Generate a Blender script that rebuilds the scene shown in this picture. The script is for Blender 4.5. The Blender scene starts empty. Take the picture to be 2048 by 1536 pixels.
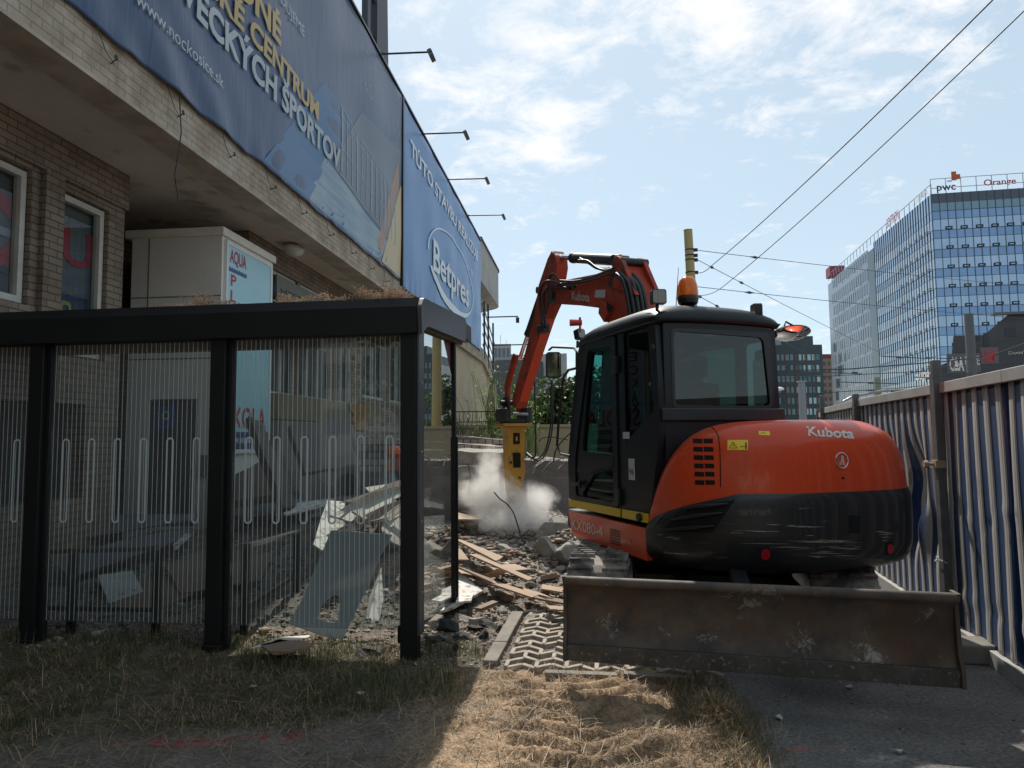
import bpy, bmesh, math, random
import numpy as np
from mathutils import Vector, Matrix
from mathutils.geometry import tessellate_polygon
from mathutils.bvhtree import BVHTree
random.seed(7); RNG = np.random.default_rng(7)
rad = math.radians
SC = bpy.context.scene
COL = SC.collection
# ------------------------------------------------------------------ camera
CAM_H = 1.54; PITCH = rad(4.4); ROLL = rad(0.57); FPX = 1420.0
RM = Matrix.Rotation(math.pi/2+PITCH, 3, 'X') @ Matrix.Rotation(-ROLL, 3, 'Z')
cd = bpy.data.cameras.new('camera'); cam = bpy.data.objects.new('camera', cd); COL.objects.link(cam)
cam.matrix_world = Matrix.Translation((0, 0, CAM_H)) @ RM.to_4x4()
cd.sensor_width = 36; cd.lens = FPX/2048*36; cd.clip_start = 0.05; cd.clip_end = 4000
SC.camera = cam
# ------------------------------------------------------------------ light and sky
SUN_D = Vector((-0.067, 0.835, 1.0)).normalized()      # towards the sun
SUN_EL = math.asin(SUN_D.z); SUN_AZ = math.atan2(SUN_D.x, SUN_D.y)
sl = bpy.data.lights.new('sun', 'SUN'); sl.energy = 4.6; sl.angle = rad(0.53); sl.color = (1.0, 0.93, 0.82)
so = bpy.data.objects.new('sun', sl); COL.objects.link(so)
so.rotation_euler = (-SUN_D).to_track_quat('-Z', 'Y').to_euler()
SC.view_settings.view_transform = 'Standard'; SC.view_settings.look = 'None'
SC.view_settings.exposure = 0.2; SC.view_settings.gamma = 1.0
W = bpy.data.worlds.new('World'); SC.world = W; W.use_nodes = True
nt = W.node_tree; nt.nodes.clear()
def N(t, typ, **k):
    n = t.nodes.new(typ)
    for a, b in k.items():
        if a in n.inputs: n.inputs[a].default_value = b
        else: setattr(n, a, b)
    return n
out = N(nt, 'ShaderNodeOutputWorld'); bg = N(nt, 'ShaderNodeBackground'); bg.inputs[1].default_value = 0.11
sky = N(nt, 'ShaderNodeTexSky', sky_type='NISHITA'); sky.sun_disc = False
sky.sun_elevation = SUN_EL; sky.sun_rotation = SUN_AZ; sky.air_density = 1.0; sky.dust_density = 0.6; sky.ozone_density = 2.0
tc = N(nt, 'ShaderNodeTexCoord'); sep = N(nt, 'ShaderNodeSeparateXYZ'); nt.links.new(tc.outputs['Generated'], sep.inputs[0])
zc = N(nt, 'ShaderNodeMath', operation='MAXIMUM'); nt.links.new(sep.outputs[2], zc.inputs[0]); zc.inputs[1].default_value = 0.03
za = N(nt, 'ShaderNodeMath', operation='ADD'); nt.links.new(zc.outputs[0], za.inputs[0]); za.inputs[1].default_value = 0.10
dv = N(nt, 'ShaderNodeVectorMath', operation='DIVIDE'); nt.links.new(tc.outputs['Generated'], dv.inputs[0])
cz = N(nt, 'ShaderNodeCombineXYZ')
for i in range(3): nt.links.new(za.outputs[0], cz.inputs[i])
nt.links.new(cz.outputs[0], dv.inputs[1])
mp = N(nt, 'ShaderNodeMapping'); mp.inputs['Scale'].default_value = (1, 1, 0.0); mp.inputs['Location'].default_value = (3.3, 1.25, 0); nt.links.new(dv.outputs[0], mp.inputs[0])
n1 = N(nt, 'ShaderNodeTexNoise', noise_dimensions='3D'); n1.inputs['Scale'].default_value = 5.5; n1.inputs['Detail'].default_value = 9; n1.inputs['Roughness'].default_value = 0.66; n1.inputs['Distortion'].default_value = 0.25
nt.links.new(mp.outputs[0], n1.inputs['Vector'])
# broad cloud fields given as directions on the sky dome (direction, angular tightness, weight)
FIELDS = [((-0.04, 0.90, 0.44), 60, .14), ((0.06, 0.84, 0.54), 60, .15), ((0.05, 0.90, 0.40), 300, .09), ((0.33, 0.80, 0.54), 60, .20), ((0.50, 0.70, 0.52), 60, .20), ((0.36, 0.93, 0.13), 90, .14),
          ((0.04, 0.99, 0.06), 50, .12), ((0.0, -0.9, 0.4), 2.2, .16), ((-0.9, 0.2, 0.4), 3.0, .12), ((0.95, -.2, 0.3), 3.0, .12)]
acc = None
for d, k, w in FIELDS:
    v = Vector(d).normalized()
    dp = N(nt, 'ShaderNodeVectorMath', operation='DOT_PRODUCT'); nt.links.new(tc.outputs['Generated'], dp.inputs[0]); dp.inputs[1].default_value = v
    s = N(nt, 'ShaderNodeMath', operation='SUBTRACT'); nt.links.new(dp.outputs['Value'], s.inputs[0]); s.inputs[1].default_value = 1.0
    m = N(nt, 'ShaderNodeMath', operation='MULTIPLY'); nt.links.new(s.outputs[0], m.inputs[0]); m.inputs[1].default_value = k
    e = N(nt, 'ShaderNodeMath', operation='EXPONENT'); nt.links.new(m.outputs[0], e.inputs[0])
    g = N(nt, 'ShaderNodeMath', operation='MULTIPLY'); nt.links.new(e.outputs[0], g.inputs[0]); g.inputs[1].default_value = w
    if acc is None: acc = g
    else:
        a = N(nt, 'ShaderNodeMath', operation='ADD'); nt.links.new(acc.outputs[0], a.inputs[0]); nt.links.new(g.outputs[0], a.inputs[1]); acc = a
ad = N(nt, 'ShaderNodeMath', operation='ADD'); nt.links.new(n1.outputs[0], ad.inputs[0]); nt.links.new(acc.outputs[0], ad.inputs[1])
rp = N(nt, 'ShaderNodeValToRGB'); rp.color_ramp.elements[0].position = 0.685; rp.color_ramp.elements[1].position = 0.91
rp.color_ramp.elements[0].color = (0, 0, 0, 1); rp.color_ramp.elements[1].color = (1, 1, 1, 1); nt.links.new(ad.outputs[0], rp.inputs[0])
veil = N(nt, 'ShaderNodeMix', data_type='RGBA'); veil.inputs[0].default_value = 0.62; nt.links.new(sky.outputs[0], veil.inputs[6]); veil.inputs[7].default_value = (5.8, 7.0, 7.5, 1)   # thin bright haze high in the air
mx = N(nt, 'ShaderNodeMix', data_type='RGBA'); nt.links.new(rp.outputs[0], mx.inputs[0]); nt.links.new(veil.outputs[2], mx.inputs[6]); mx.inputs[7].default_value = (8.2, 8.25, 8.4, 1)
nt.links.new(mx.outputs[2], bg.inputs[0]); nt.links.new(bg.outputs[0], out.inputs[0])
try: SC.cycles.max_bounces = 10; SC.cycles.transparent_max_bounces = 24; SC.cycles.volume_bounces = 6; SC.cycles.use_denoising = True
except Exception: pass

# ------------------------------------------------------------------ measuring helpers (where a sight line meets a real plane)
CP = Vector((0, 0, CAM_H))
def ray(x, y): return RM @ Vector(((x-1024)/FPX, -(y-768)/FPX, -1.0))
def G(x, y, z=0.0):
    d = ray(x, y); return CP + d*((z-CAM_H)/d.z)
def PY(x, y, Y):
    d = ray(x, y); return CP + d*(Y/d.y)
def onplane(x, y, p0, n):
    d = ray(x, y); return CP + d*((Vector(p0)-CP).dot(Vector(n))/d.dot(Vector(n)))

# ------------------------------------------------------------------ numpy value noise
def _h(ix, iy, s):
    v = np.sin(ix*127.1+iy*311.7+s*74.7)*43758.5453
    return v-np.floor(v)
def vnoise(x, y, s=0):
    ix = np.floor(x); iy = np.floor(y); fx = x-ix; fy = y-iy
    u = fx*fx*(3-2*fx); v = fy*fy*(3-2*fy)
    a = _h(ix, iy, s); b = _h(ix+1, iy, s); c = _h(ix, iy+1, s); d = _h(ix+1, iy+1, s)
    return (a*(1-u)+b*u)*(1-v)+(c*(1-u)+d*u)*v
def fbm(x, y, o=4, s=0):
    r = 0; a = .5; t = 0
    for i in range(o): r = r+a*vnoise(x*2**i, y*2**i, s+i); t += a; a *= .5
    return r/t
def sstep(a, b, x):
    t = np.clip((x-a)/(b-a), 0, 1); return t*t*(3-2*t)

# ------------------------------------------------------------------ materials
MATS = {}
def pm(name, c1, c2=None, scale=6, rough=.6, metal=0, bump=0, bscale=None, lo=.35, hi=.65, coat=0, spec=.5, r2=None, c3=None, s3=40, a3=(.6, .7), stretch=None):
    if name in MATS: return MATS[name]
    m = bpy.data.materials.new(name); m.use_nodes = True; t = m.node_tree; b = t.nodes['Principled BSDF']
    b.inputs['Base Color'].default_value = (*c1, 1); b.inputs['Roughness'].default_value = rough; b.inputs['Metallic'].default_value = metal
    b.inputs['Specular IOR Level'].default_value = spec; b.inputs['Coat Weight'].default_value = coat; b.inputs['Coat Roughness'].default_value = .08
    tc = N(t, 'ShaderNodeTexCoord'); vec = tc.outputs['Object']
    if stretch:
        mpn = N(t, 'ShaderNodeMapping'); mpn.inputs['Scale'].default_value = stretch; t.links.new(vec, mpn.inputs[0]); vec = mpn.outputs[0]
    colsock = None
    if c2 is not None:
        n = N(t, 'ShaderNodeTexNoise'); n.inputs['Scale'].default_value = scale; n.inputs['Detail'].default_value = 8; n.inputs['Roughness'].default_value = .65
        t.links.new(vec, n.inputs['Vector'])
        r = N(t, 'ShaderNodeMapRange'); r.inputs[1].default_value = lo; r.inputs[2].default_value = hi; t.links.new(n.outputs[0], r.inputs[0])
        x = N(t, 'ShaderNodeMix', data_type='RGBA'); x.inputs[6].default_value = (*c1, 1); x.inputs[7].default_value = (*c2, 1)
        t.links.new(r.outputs[0], x.inputs[0]); colsock = x.outputs[2]
        if r2 is not None:
            q = N(t, 'ShaderNodeMapRange'); q.inputs[3].default_value = rough; q.inputs[4].default_value = r2; t.links.new(r.outputs[0], q.inputs[0]); t.links.new(q.outputs[0], b.inputs['Roughness'])
    if c3 is not None:
        n = N(t, 'ShaderNodeTexNoise'); n.inputs['Scale'].default_value = s3; n.inputs['Detail'].default_value = 5; t.links.new(vec, n.inputs['Vector'])
        r = N(t, 'ShaderNodeMapRange'); r.inputs[1].default_value = a3[0]; r.inputs[2].default_value = a3[1]; t.links.new(n.outputs[0], r.inputs[0])
        x = N(t, 'ShaderNodeMix', data_type='RGBA'); x.inputs[7].default_value = (*c3, 1)
        if colsock: t.links.new(colsock, x.inputs[6])
        else: x.inputs[6].default_value = (*c1, 1)
        t.links.new(r.outputs[0], x.inputs[0]); colsock = x.outputs[2]
    if colsock: t.links.new(colsock, b.inputs['Base Color'])
    if bump:
        n = N(t, 'ShaderNodeTexNoise'); n.inputs['Scale'].default_value = bscale or scale*4; n.inputs['Detail'].default_value = 6; t.links.new(vec, n.inputs['Vector'])
        bp = N(t, 'ShaderNodeBump'); bp.inputs['Strength'].default_value = min(1, bump*20 if bump < .05 else 1); bp.inputs['Distance'].default_value = bump; t.links.new(n.outputs[0], bp.inputs['Height']); t.links.new(bp.outputs[0], b.inputs['Normal'])
    MATS[name] = m; return m
def glassm(name, tint, refl=.05, mx=1.0, power=4.0, rough=0.0, haze=0.0, hz=(.5, .5, .5)):
    m = bpy.data.materials.new(name); m.use_nodes = True; t = m.node_tree; t.nodes.clear()
    o = N(t, 'ShaderNodeOutputMaterial'); tr = N(t, 'ShaderNodeBsdfTransparent'); tr.inputs[0].default_value = (*tint, 1)
    gl = N(t, 'ShaderNodeBsdfGlossy'); gl.inputs['Roughness'].default_value = rough
    lw = N(t, 'ShaderNodeLayerWeight'); lw.inputs[0].default_value = .5
    p = N(t, 'ShaderNodeMath', operation='POWER'); t.links.new(lw.outputs['Facing'], p.inputs[0]); p.inputs[1].default_value = power
    r = N(t, 'ShaderNodeMapRange'); r.inputs[3].default_value = refl; r.inputs[4].default_value = mx; t.links.new(p.outputs[0], r.inputs[0])
    a = tr.outputs[0]
    if haze:
        df = N(t, 'ShaderNodeBsdfDiffuse'); df.inputs[0].default_value = (*hz, 1)
        hm = N(t, 'ShaderNodeMixShader'); hm.inputs[0].default_value = haze; t.links.new(a, hm.inputs[1]); t.links.new(df.outputs[0], hm.inputs[2]); a = hm.outputs[0]
    s = N(t, 'ShaderNodeMixShader'); t.links.new(r.outputs[0], s.inputs[0]); t.links.new(a, s.inputs[1]); t.links.new(gl.outputs[0], s.inputs[2])
    t.links.new(s.outputs[0], o.inputs[0]); MATS[name] = m; return m
def brickm(name, c1, c2, mortar, bw=.25, bh=.075, ms=.008, swap=True, rough=.85, bump=.006, stain=None):
    m = bpy.data.materials.new(name); m.use_nodes = True; t = m.node_tree; b = t.nodes['Principled BSDF']; b.inputs['Roughness'].default_value = rough
    tc = N(t, 'ShaderNodeTexCoord'); s = N(t, 'ShaderNodeSeparateXYZ'); t.links.new(tc.outputs['Object'], s.inputs[0])
    ax = N(t, 'ShaderNodeMath', operation='ADD'); t.links.new(s.outputs[0], ax.inputs[0]); t.links.new(s.outputs[1], ax.inputs[1])
    c = N(t, 'ShaderNodeCombineXYZ'); t.links.new(ax.outputs[0], c.inputs[0]); t.links.new(s.outputs[2], c.inputs[1])
    br = N(t, 'ShaderNodeTexBrick'); br.inputs['Color1'].default_value = (*c1, 1); br.inputs['Color2'].default_value = (*c2, 1); br.inputs['Mortar'].default_value = (*mortar, 1)
    br.inputs['Scale'].default_value = 1; br.inputs['Mortar Size'].default_value = ms; br.inputs['Brick Width'].default_value = bw; br.inputs['Row Height'].default_value = bh; br.inputs['Bias'].default_value = 0
    t.links.new(c.outputs[0], br.inputs['Vector'])
    n = N(t, 'ShaderNodeTexNoise'); n.inputs['Scale'].default_value = 1.7; n.inputs['Detail'].default_value = 9; n.inputs['Roughness'].default_value = .7; t.links.new(tc.outputs['Object'], n.inputs['Vector'])
    r = N(t, 'ShaderNodeMapRange'); r.inputs[1].default_value = .42; r.inputs[2].default_value = .72; t.links.new(n.outputs[0], r.inputs[0])
    x = N(t, 'ShaderNodeMix', data_type='RGBA', blend_type='MULTIPLY'); st = stain or (.55, .5, .45); x.inputs[7].default_value = (*st, 1)
    t.links.new(r.outputs[0], x.inputs[0]); t.links.new(br.outputs[0], x.inputs[6]); t.links.new(x.outputs[2], b.inputs['Base Color'])
    bp = N(t, 'ShaderNodeBump'); bp.invert = True; bp.inputs['Distance'].default_value = bump; t.links.new(br.outputs['Fac'], bp.inputs['Height']); t.links.new(bp.outputs[0], b.inputs['Normal'])
    MATS[name] = m; return m

# ------------------------------------------------------------------ mesh builder
class MB:
    def __init__(s): s.v = []; s.f = []; s.mi = []; s.m = 0
    def add(s, vs, fs):
        o = len(s.v); s.v += [tuple(p) for p in vs]; s.f += [tuple(i+o for i in f) for f in fs]; s.mi += [s.m]*len(fs); return s
    def box(s, x0, y0, z0, x1, y1, z1):
        v = [(x0, y0, z0), (x1, y0, z0), (x1, y1, z0), (x0, y1, z0), (x0, y0, z1), (x1, y0, z1), (x1, y1, z1), (x0, y1, z1)]
        return s.add(v, [(0, 3, 2, 1), (4, 5, 6, 7), (0, 1, 5, 4), (1, 2, 6, 5), (2, 3, 7, 6), (3, 0, 4, 7)])
    def bar(s, a, b, w, h, up=(0, 0, 1)):
        a = Vector(a); b = Vector(b); d = (b-a).normalized(); u = Vector(up)
        if abs(d.dot(u)) > .99: u = Vector((0, 1, 0))
        r = d.cross(u).normalized(); u = r.cross(d).normalized(); v = []
        for p in (a, b):
            for i, j in ((-1, -1), (1, -1), (1, 1), (-1, 1)): v.append(p+r*(w/2*i)+u*(h/2*j))
        return s.add(v, [(3, 2, 1, 0), (4, 5, 6, 7), (0, 1, 5, 4), (1, 2, 6, 5), (2, 3, 7, 6), (3, 0, 4, 7)])
    def cyl(s, a, b, r0, r1=None, n=16):
        r1 = r0 if r1 is None else r1
        return s.tube([a, b], [r0, r1], n)
    def tube(s, pts, r, n=10, cap=True):
        pts = [Vector(p) for p in pts]; k = len(pts); R = r if isinstance(r, (list, tuple)) else [r]*k
        o = len(s.v); prev = None; vs = []; fs = []
        for i, p in enumerate(pts):
            d = (pts[min(i+1, k-1)]-pts[max(i-1, 0)]).normalized()
            if prev is None:
                u = Vector((0, 0, 1)) if abs(d.z) < .9 else Vector((1, 0, 0)); a = d.cross(u).normalized()
            else: a = (prev-d*prev.dot(d)).normalized()
            prev = a; b = d.cross(a)
            for j in range(n):
                t = 2*math.pi*j/n; vs.append(p+(a*math.cos(t)+b*math.sin(t))*R[i])
        for i in range(k-1):
            for j in range(n):
                j2 = (j+1) % n; fs.append((i*n+j, i*n+j2, (i+1)*n+j2, (i+1)*n+j))
        if cap: fs.append(tuple(range(n-1, -1, -1))); fs.append(tuple((k-1)*n+j for j in range(n)))
        return s.add(vs, fs)
    def lathe(s, prof, c=(0, 0, 0), axis='Z', n=24):
        vs = []; fs = []; k = len(prof)
        for r, h in prof:
            for j in range(n):
                t = 2*math.pi*j/n; a, b = r*math.cos(t), r*math.sin(t)
                p = (a, b, h) if axis == 'Z' else ((h, a, b) if axis == 'X' else (b, h, a))
                vs.append((p[0]+c[0], p[1]+c[1], p[2]+c[2]))
        for i in range(k-1):
            for j in range(n):
                j2 = (j+1) % n; fs.append((i*n+j, i*n+j2, (i+1)*n+j2, (i+1)*n+j))
        fs.append(tuple(range(n-1, -1, -1))); fs.append(tuple((k-1)*n+j for j in range(n)))
        return s.add(vs, fs)
    def plate(s, outer, holes, fn, t):
        """flat 2D outline with holes, made solid: fn(u, v, w) -> 3D, w in 0..t"""
        loops = [outer]+list(holes); tris = tessellate_polygon([[Vector((p[0], p[1], 0)) for p in l] for l in loops])
        flat = [p for l in loops for p in l]; n = len(flat)
        vs = [fn(p[0], p[1], 0) for p in flat]+[fn(p[0], p[1], t) for p in flat]
        fs = [tuple(x) for x in tris]+[tuple(i+n for i in reversed(x)) for x in tris]; o = 0
        for l in loops:
            m = len(l)
            for i in range(m): j = (i+1) % m; fs.append((o+i, o+j, o+j+n, o+i+n))
            o += m
        return s.add(vs, fs)
    def xf(s, M):
        s.v = [tuple(M @ Vector(p)) for p in s.v]; return s
    def sph(s, c, r, n=12, m=8, sc=(1, 1, 1)):
        pr = [(max(1e-4, r*math.sin(math.pi*i/m)), -r*math.cos(math.pi*i/m)) for i in range(m+1)]
        q = MB(); q.lathe(pr, n=n); return s.add([(p[0]*sc[0]+c[0], p[1]*sc[1]+c[1], p[2]*sc[2]+c[2]) for p in q.v], q.f)
    def build(s, name, mats, parent=None, smooth=False, bevel=0, seg=2, fix=True, world=False):
        if world and parent is not None:
            Mi = WM[parent.name].inverted(); s.v = [tuple(Mi @ Vector(p)) for p in s.v]
        me = bpy.data.meshes.new(name); me.from_pydata(s.v, [], s.f); me.update()
        for m in (mats if isinstance(mats, (list, tuple)) else [mats]): me.materials.append(m)
        if max(s.mi, default=0) > 0: me.polygons.foreach_set('material_index', s.mi)
        if fix:
            bm = bmesh.new(); bm.from_mesh(me); bmesh.ops.recalc_face_normals(bm, faces=bm.faces); bm.to_mesh(me); bm.free()
        if smooth:
            me.polygons.foreach_set('use_smooth', [True]*len(me.polygons))
            if smooth == 'auto':
                try: me.set_sharp_from_angle(angle=rad(38))
                except Exception: pass
        o = bpy.data.objects.new(name, me); COL.objects.link(o)
        if parent is not None: o.parent = parent
        if bevel:
            b = o.modifiers.new('bevel', 'BEVEL'); b.width = bevel; b.segments = seg; b.limit_method = 'ANGLE'; b.angle_limit = rad(40)
            me.polygons.foreach_set('use_smooth', [True]*len(me.polygons))
            try: me.set_sharp_from_angle(angle=rad(40))
            except Exception: pass
        return o
WM = {}
def tag(o, label=None, cat=None, group=None, kind=None):
    if label: o['label'] = label
    if cat: o['category'] = cat
    if group: o['group'] = group
    if kind: o['kind'] = kind
    return o
def thing(name, label, cat, loc=(0, 0, 0), rz=0, group=None):
    o = bpy.data.objects.new(name, None); COL.objects.link(o); o.location = loc; o.rotation_euler = (0, 0, rz); o.empty_display_size = .2
    WM[o.name] = Matrix.Translation(loc) @ Matrix.Rotation(rz, 4, 'Z')
    return tag(o, label, cat, group)
def recenter(o):
    me = o.data; n = len(me.vertices); a = np.empty(n*3); me.vertices.foreach_get('co', a); a = a.reshape(-1, 3)
    c = np.array([a[:, 0].mean(), a[:, 1].mean(), a[:, 2].min()]); a -= c; me.vertices.foreach_set('co', a.ravel()); me.update()
    o.location = Vector(c); return o
def single(mb, name, mat, label, cat, group=None, kind=None, **k):
    o = mb.build(name, mat, **k); recenter(o); return tag(o, label, cat, group, kind)
def copy_tree(o, parent=None):
    c = o.copy(); COL.objects.link(c)
    if parent is not None: c.parent = parent; c.matrix_parent_inverse = o.matrix_parent_inverse
    for ch in [x for x in bpy.data.objects if x.parent == o]: copy_tree(ch, c)
    return c
def rrect(x0, y0, x1, y1, r, n=4):
    o = []
    for cx, cy, a in ((x1-r, y1-r, 0), (x0+r, y1-r, 90), (x0+r, y0+r, 180), (x1-r, y0+r, 270)):
        for i in range(n+1): t = rad(a+90*i/n); o.append((cx+r*math.cos(t), cy+r*math.sin(t)))
    return o
def rpoly(pts, r, n=4):
    o = []; k = len(pts)
    for i in range(k):
        p = Vector(pts[i]).to_2d() if len(pts[i]) > 2 else Vector(pts[i]); a = Vector(pts[i-1]); b = Vector(pts[(i+1) % k]); rr = r[i] if isinstance(r, (list, tuple)) else r
        da = (a-p); db = (b-p); q = min(rr, da.length*.45, db.length*.45); s = p+da.normalized()*q; e = p+db.normalized()*q
        if rr <= 0: o.append(tuple(p)); continue
        for j in range(n+1): t = j/n; o.append(tuple(s*(1-t)**2+p*2*t*(1-t)+e*t*t))
    return o
def textmesh(body, bold=0.0, cuts=0, slant=0, space=1.0):
    """lettering as 2D verts in a 0..1 box plus faces and the box's aspect"""
    c = bpy.data.curves.new('t', 'FONT'); c.body = body; c.size = 1; c.offset = bold; c.shear = slant; c.space_character = space; c.resolution_u = 3
    o = bpy.data.objects.new('t', c); COL.objects.link(o); bpy.context.view_layer.update()
    me = bpy.data.meshes.new_from_object(o.evaluated_get(bpy.context.evaluated_depsgraph_get()))
    bm = bmesh.new(); bm.from_mesh(me)
    if cuts:
        bmesh.ops.triangulate(bm, faces=bm.faces)
        x0 = min(v.co.x for v in bm.verts); x1 = max(v.co.x for v in bm.verts)
        for i in range(1, cuts):
            x = x0+(x1-x0)*i/cuts; bmesh.ops.bisect_plane(bm, geom=bm.verts[:]+bm.edges[:]+bm.faces[:], plane_co=(x, 0, 0), plane_no=(1, 0, 0))
    vs = [(v.co.x, v.co.y) for v in bm.verts]; bm.verts.index_update(); fs = [tuple(v.index for v in f.verts) for f in bm.faces]; bm.free()
    COL.objects.unlink(o); bpy.data.objects.remove(o); bpy.data.curves.remove(c); bpy.data.meshes.remove(me)
    xs = [p[0] for p in vs]; x0, x1 = min(xs), max(xs)
    return vs, fs, x0, x1
def lettering(mb, body, fn, x0, x1, z0, cap, bold=.02, slant=0, space=1.0, cuts=0, flip=False):
    """text whose capitals stand cap high on the line z0, squeezed to run from x0 to x1; fn(u, v) -> 3D"""
    vs, fs, a, b = textmesh(body, bold, cuts, slant, space); CAPH = 0.727
    P = [fn(x0+(x1-x0)*(p[0]-a)/(b-a), z0+p[1]/CAPH*cap) for p in vs]
    return mb.add(P, [tuple(reversed(f)) for f in fs] if flip else fs)
M_white = pm('white_paint', (.75, .75, .73), rough=.5)
M_black = pm('black_paint', (.012, .012, .013), (.02, .02, .02), rough=.35, scale=3)
M_blackr = pm('black_rubber', (.02, .02, .02), rough=.7)
M_steel = pm('galvanised_steel', (.33, .34, .35), (.24, .24, .25), scale=5, rough=.45, metal=.6)
M_chrome = pm('chrome', (.8, .8, .8), rough=.12, metal=1)
M_conc = pm('concrete', (.34, .32, .29), (.22, .20, .18), scale=2.5, rough=.9, bump=.01, bscale=18)
# ================================================================== GROUND
def gauss(x, y, cx, cy, rx, ry): return np.exp(-(((x-cx)/rx)**2+((y-cy)/ry)**2))
def zones(x, y):
    n = fbm(x*1.3, y*1.3, 3, 5)-.5
    kx = 1.19+.05*(y-3.8)
    asph = sstep(kx, kx+.03, x)
    asph = np.maximum(asph, sstep(26, 30, y)); asph = np.maximum(asph, sstep(1.0, .0, y)*sstep(-1.2, -.2, x+.0*y)); asph = np.maximum(asph, sstep(-2.5, -4.0, y))
    rub = sstep(5.9, 6.5, y+n*1.2)*(1-sstep(1.0, 1.5, x+n*.6))*(1-asph*0.9)
    rub = np.maximum(rub, sstep(5.3, 5.7, y+n*.3)*sstep(.1, -.3, x)*.7)
    rub = rub*(1-sstep(24, 26, y))
    edge = 5.28-.12*x+n*.35
    grass = sstep(edge, edge-.25, y)*sstep(3.95+.12*x, 4.3+.12*x, y+n*.9+np.clip(-x-2.2, 0, 3)*.35)*sstep(-.15, -.5, x+n*.5)
    dry = sstep(-.75, -.3, x+n*.3)*(1-sstep(1.12, 1.26, x+n*.1))*sstep(5.0, 4.8, y+n*.3)*sstep(0, 1, y)
    return asph, rub, grass, dry
def hgt(x, y):
    x = np.asarray(x, float); y = np.asarray(y, float); asph, rub, grass, dry = zones(x, y)
    h = .02*(fbm(x*2.1, y*2.1, 4, 1)-.5)
    h = h+(grass)*(.07*(fbm(x*3, y*3, 4, 2)-.4)+.03*(fbm(x*14, y*14, 3, 6)-.5))+(1-asph)*.012*(fbm(x*22, y*22, 3, 17)-.5)+dry*(.06*(fbm(x*5, y*5, 4, 3)-.45)+.075*(fbm(x*13, y*13, 5, 4)-.5))
    h = h+rub*(.14*(fbm(x*1.6, y*1.6, 5, 7)-.4)+.07*(fbm(x*8, y*8, 3, 8)-.5))
    h = h+.30*gauss(x, y, .15, 11.9, 1.1, 1.0)*(1+.6*(fbm(x*5, y*5, 4, 9)-.5))+.40*gauss(x, y, -3.8, 11.0, 1.8, 3.2)*(1+.5*(fbm(x*3, y*3, 4, 11)-.5))+.62*gauss(x, y, -2.0, 9.7, .95, 1.25)*(1+.5*(fbm(x*3, y*3, 4, 10)-.5))
    h = h+.22*gauss(x, y, .9, 9.8, .55, .7)*(1+(fbm(x*6, y*6, 4, 12)-.5))
    # tread marks pressed into the dry soil
    tq = sstep(-.12, .05, x)*sstep(.86, .7, x)*sstep(4.75, 4.5, y)*sstep(2.6, 3.0, y); h = h-tq*.6*dry*(.06*(fbm(x*5, y*5, 4, 3)-.45)+.075*(fbm(x*13, y*13, 5, 4)-.5))
    tm = sstep(-.12, .05, x)*sstep(.86, .7, x)*sstep(4.75, 4.5, y)*sstep(2.6, 3.0, y)
    ph = (y-np.abs(x-.36)*.45)*2*math.pi/.17
    h = h+tm*.046*np.tanh(2.2*np.sin(ph+1.2*(fbm(x*4, y*4, 2, 15)-.5)))*(.45+fbm(x*6, y*6, 3, 13))
    h = h+.13*gauss(x, y, 1.03, 3.86, .13, .15)*(1+.9*(fbm(x*14, y*14, 4, 14)-.5))+.07*gauss(x, y, .78, 3.62, .22, .14)*(1+.9*(fbm(x*14, y*14, 4, 16)-.5))
    h = h*(1-asph)+asph*(.006*(fbm(x*9, y*9, 3, 20)-.5))
    return h
def axis(segs):
    o = []
    for a, b, st in segs: o += list(np.arange(a, b-1e-6, st))
    return np.array(o+[segs[-1][1]])
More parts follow.
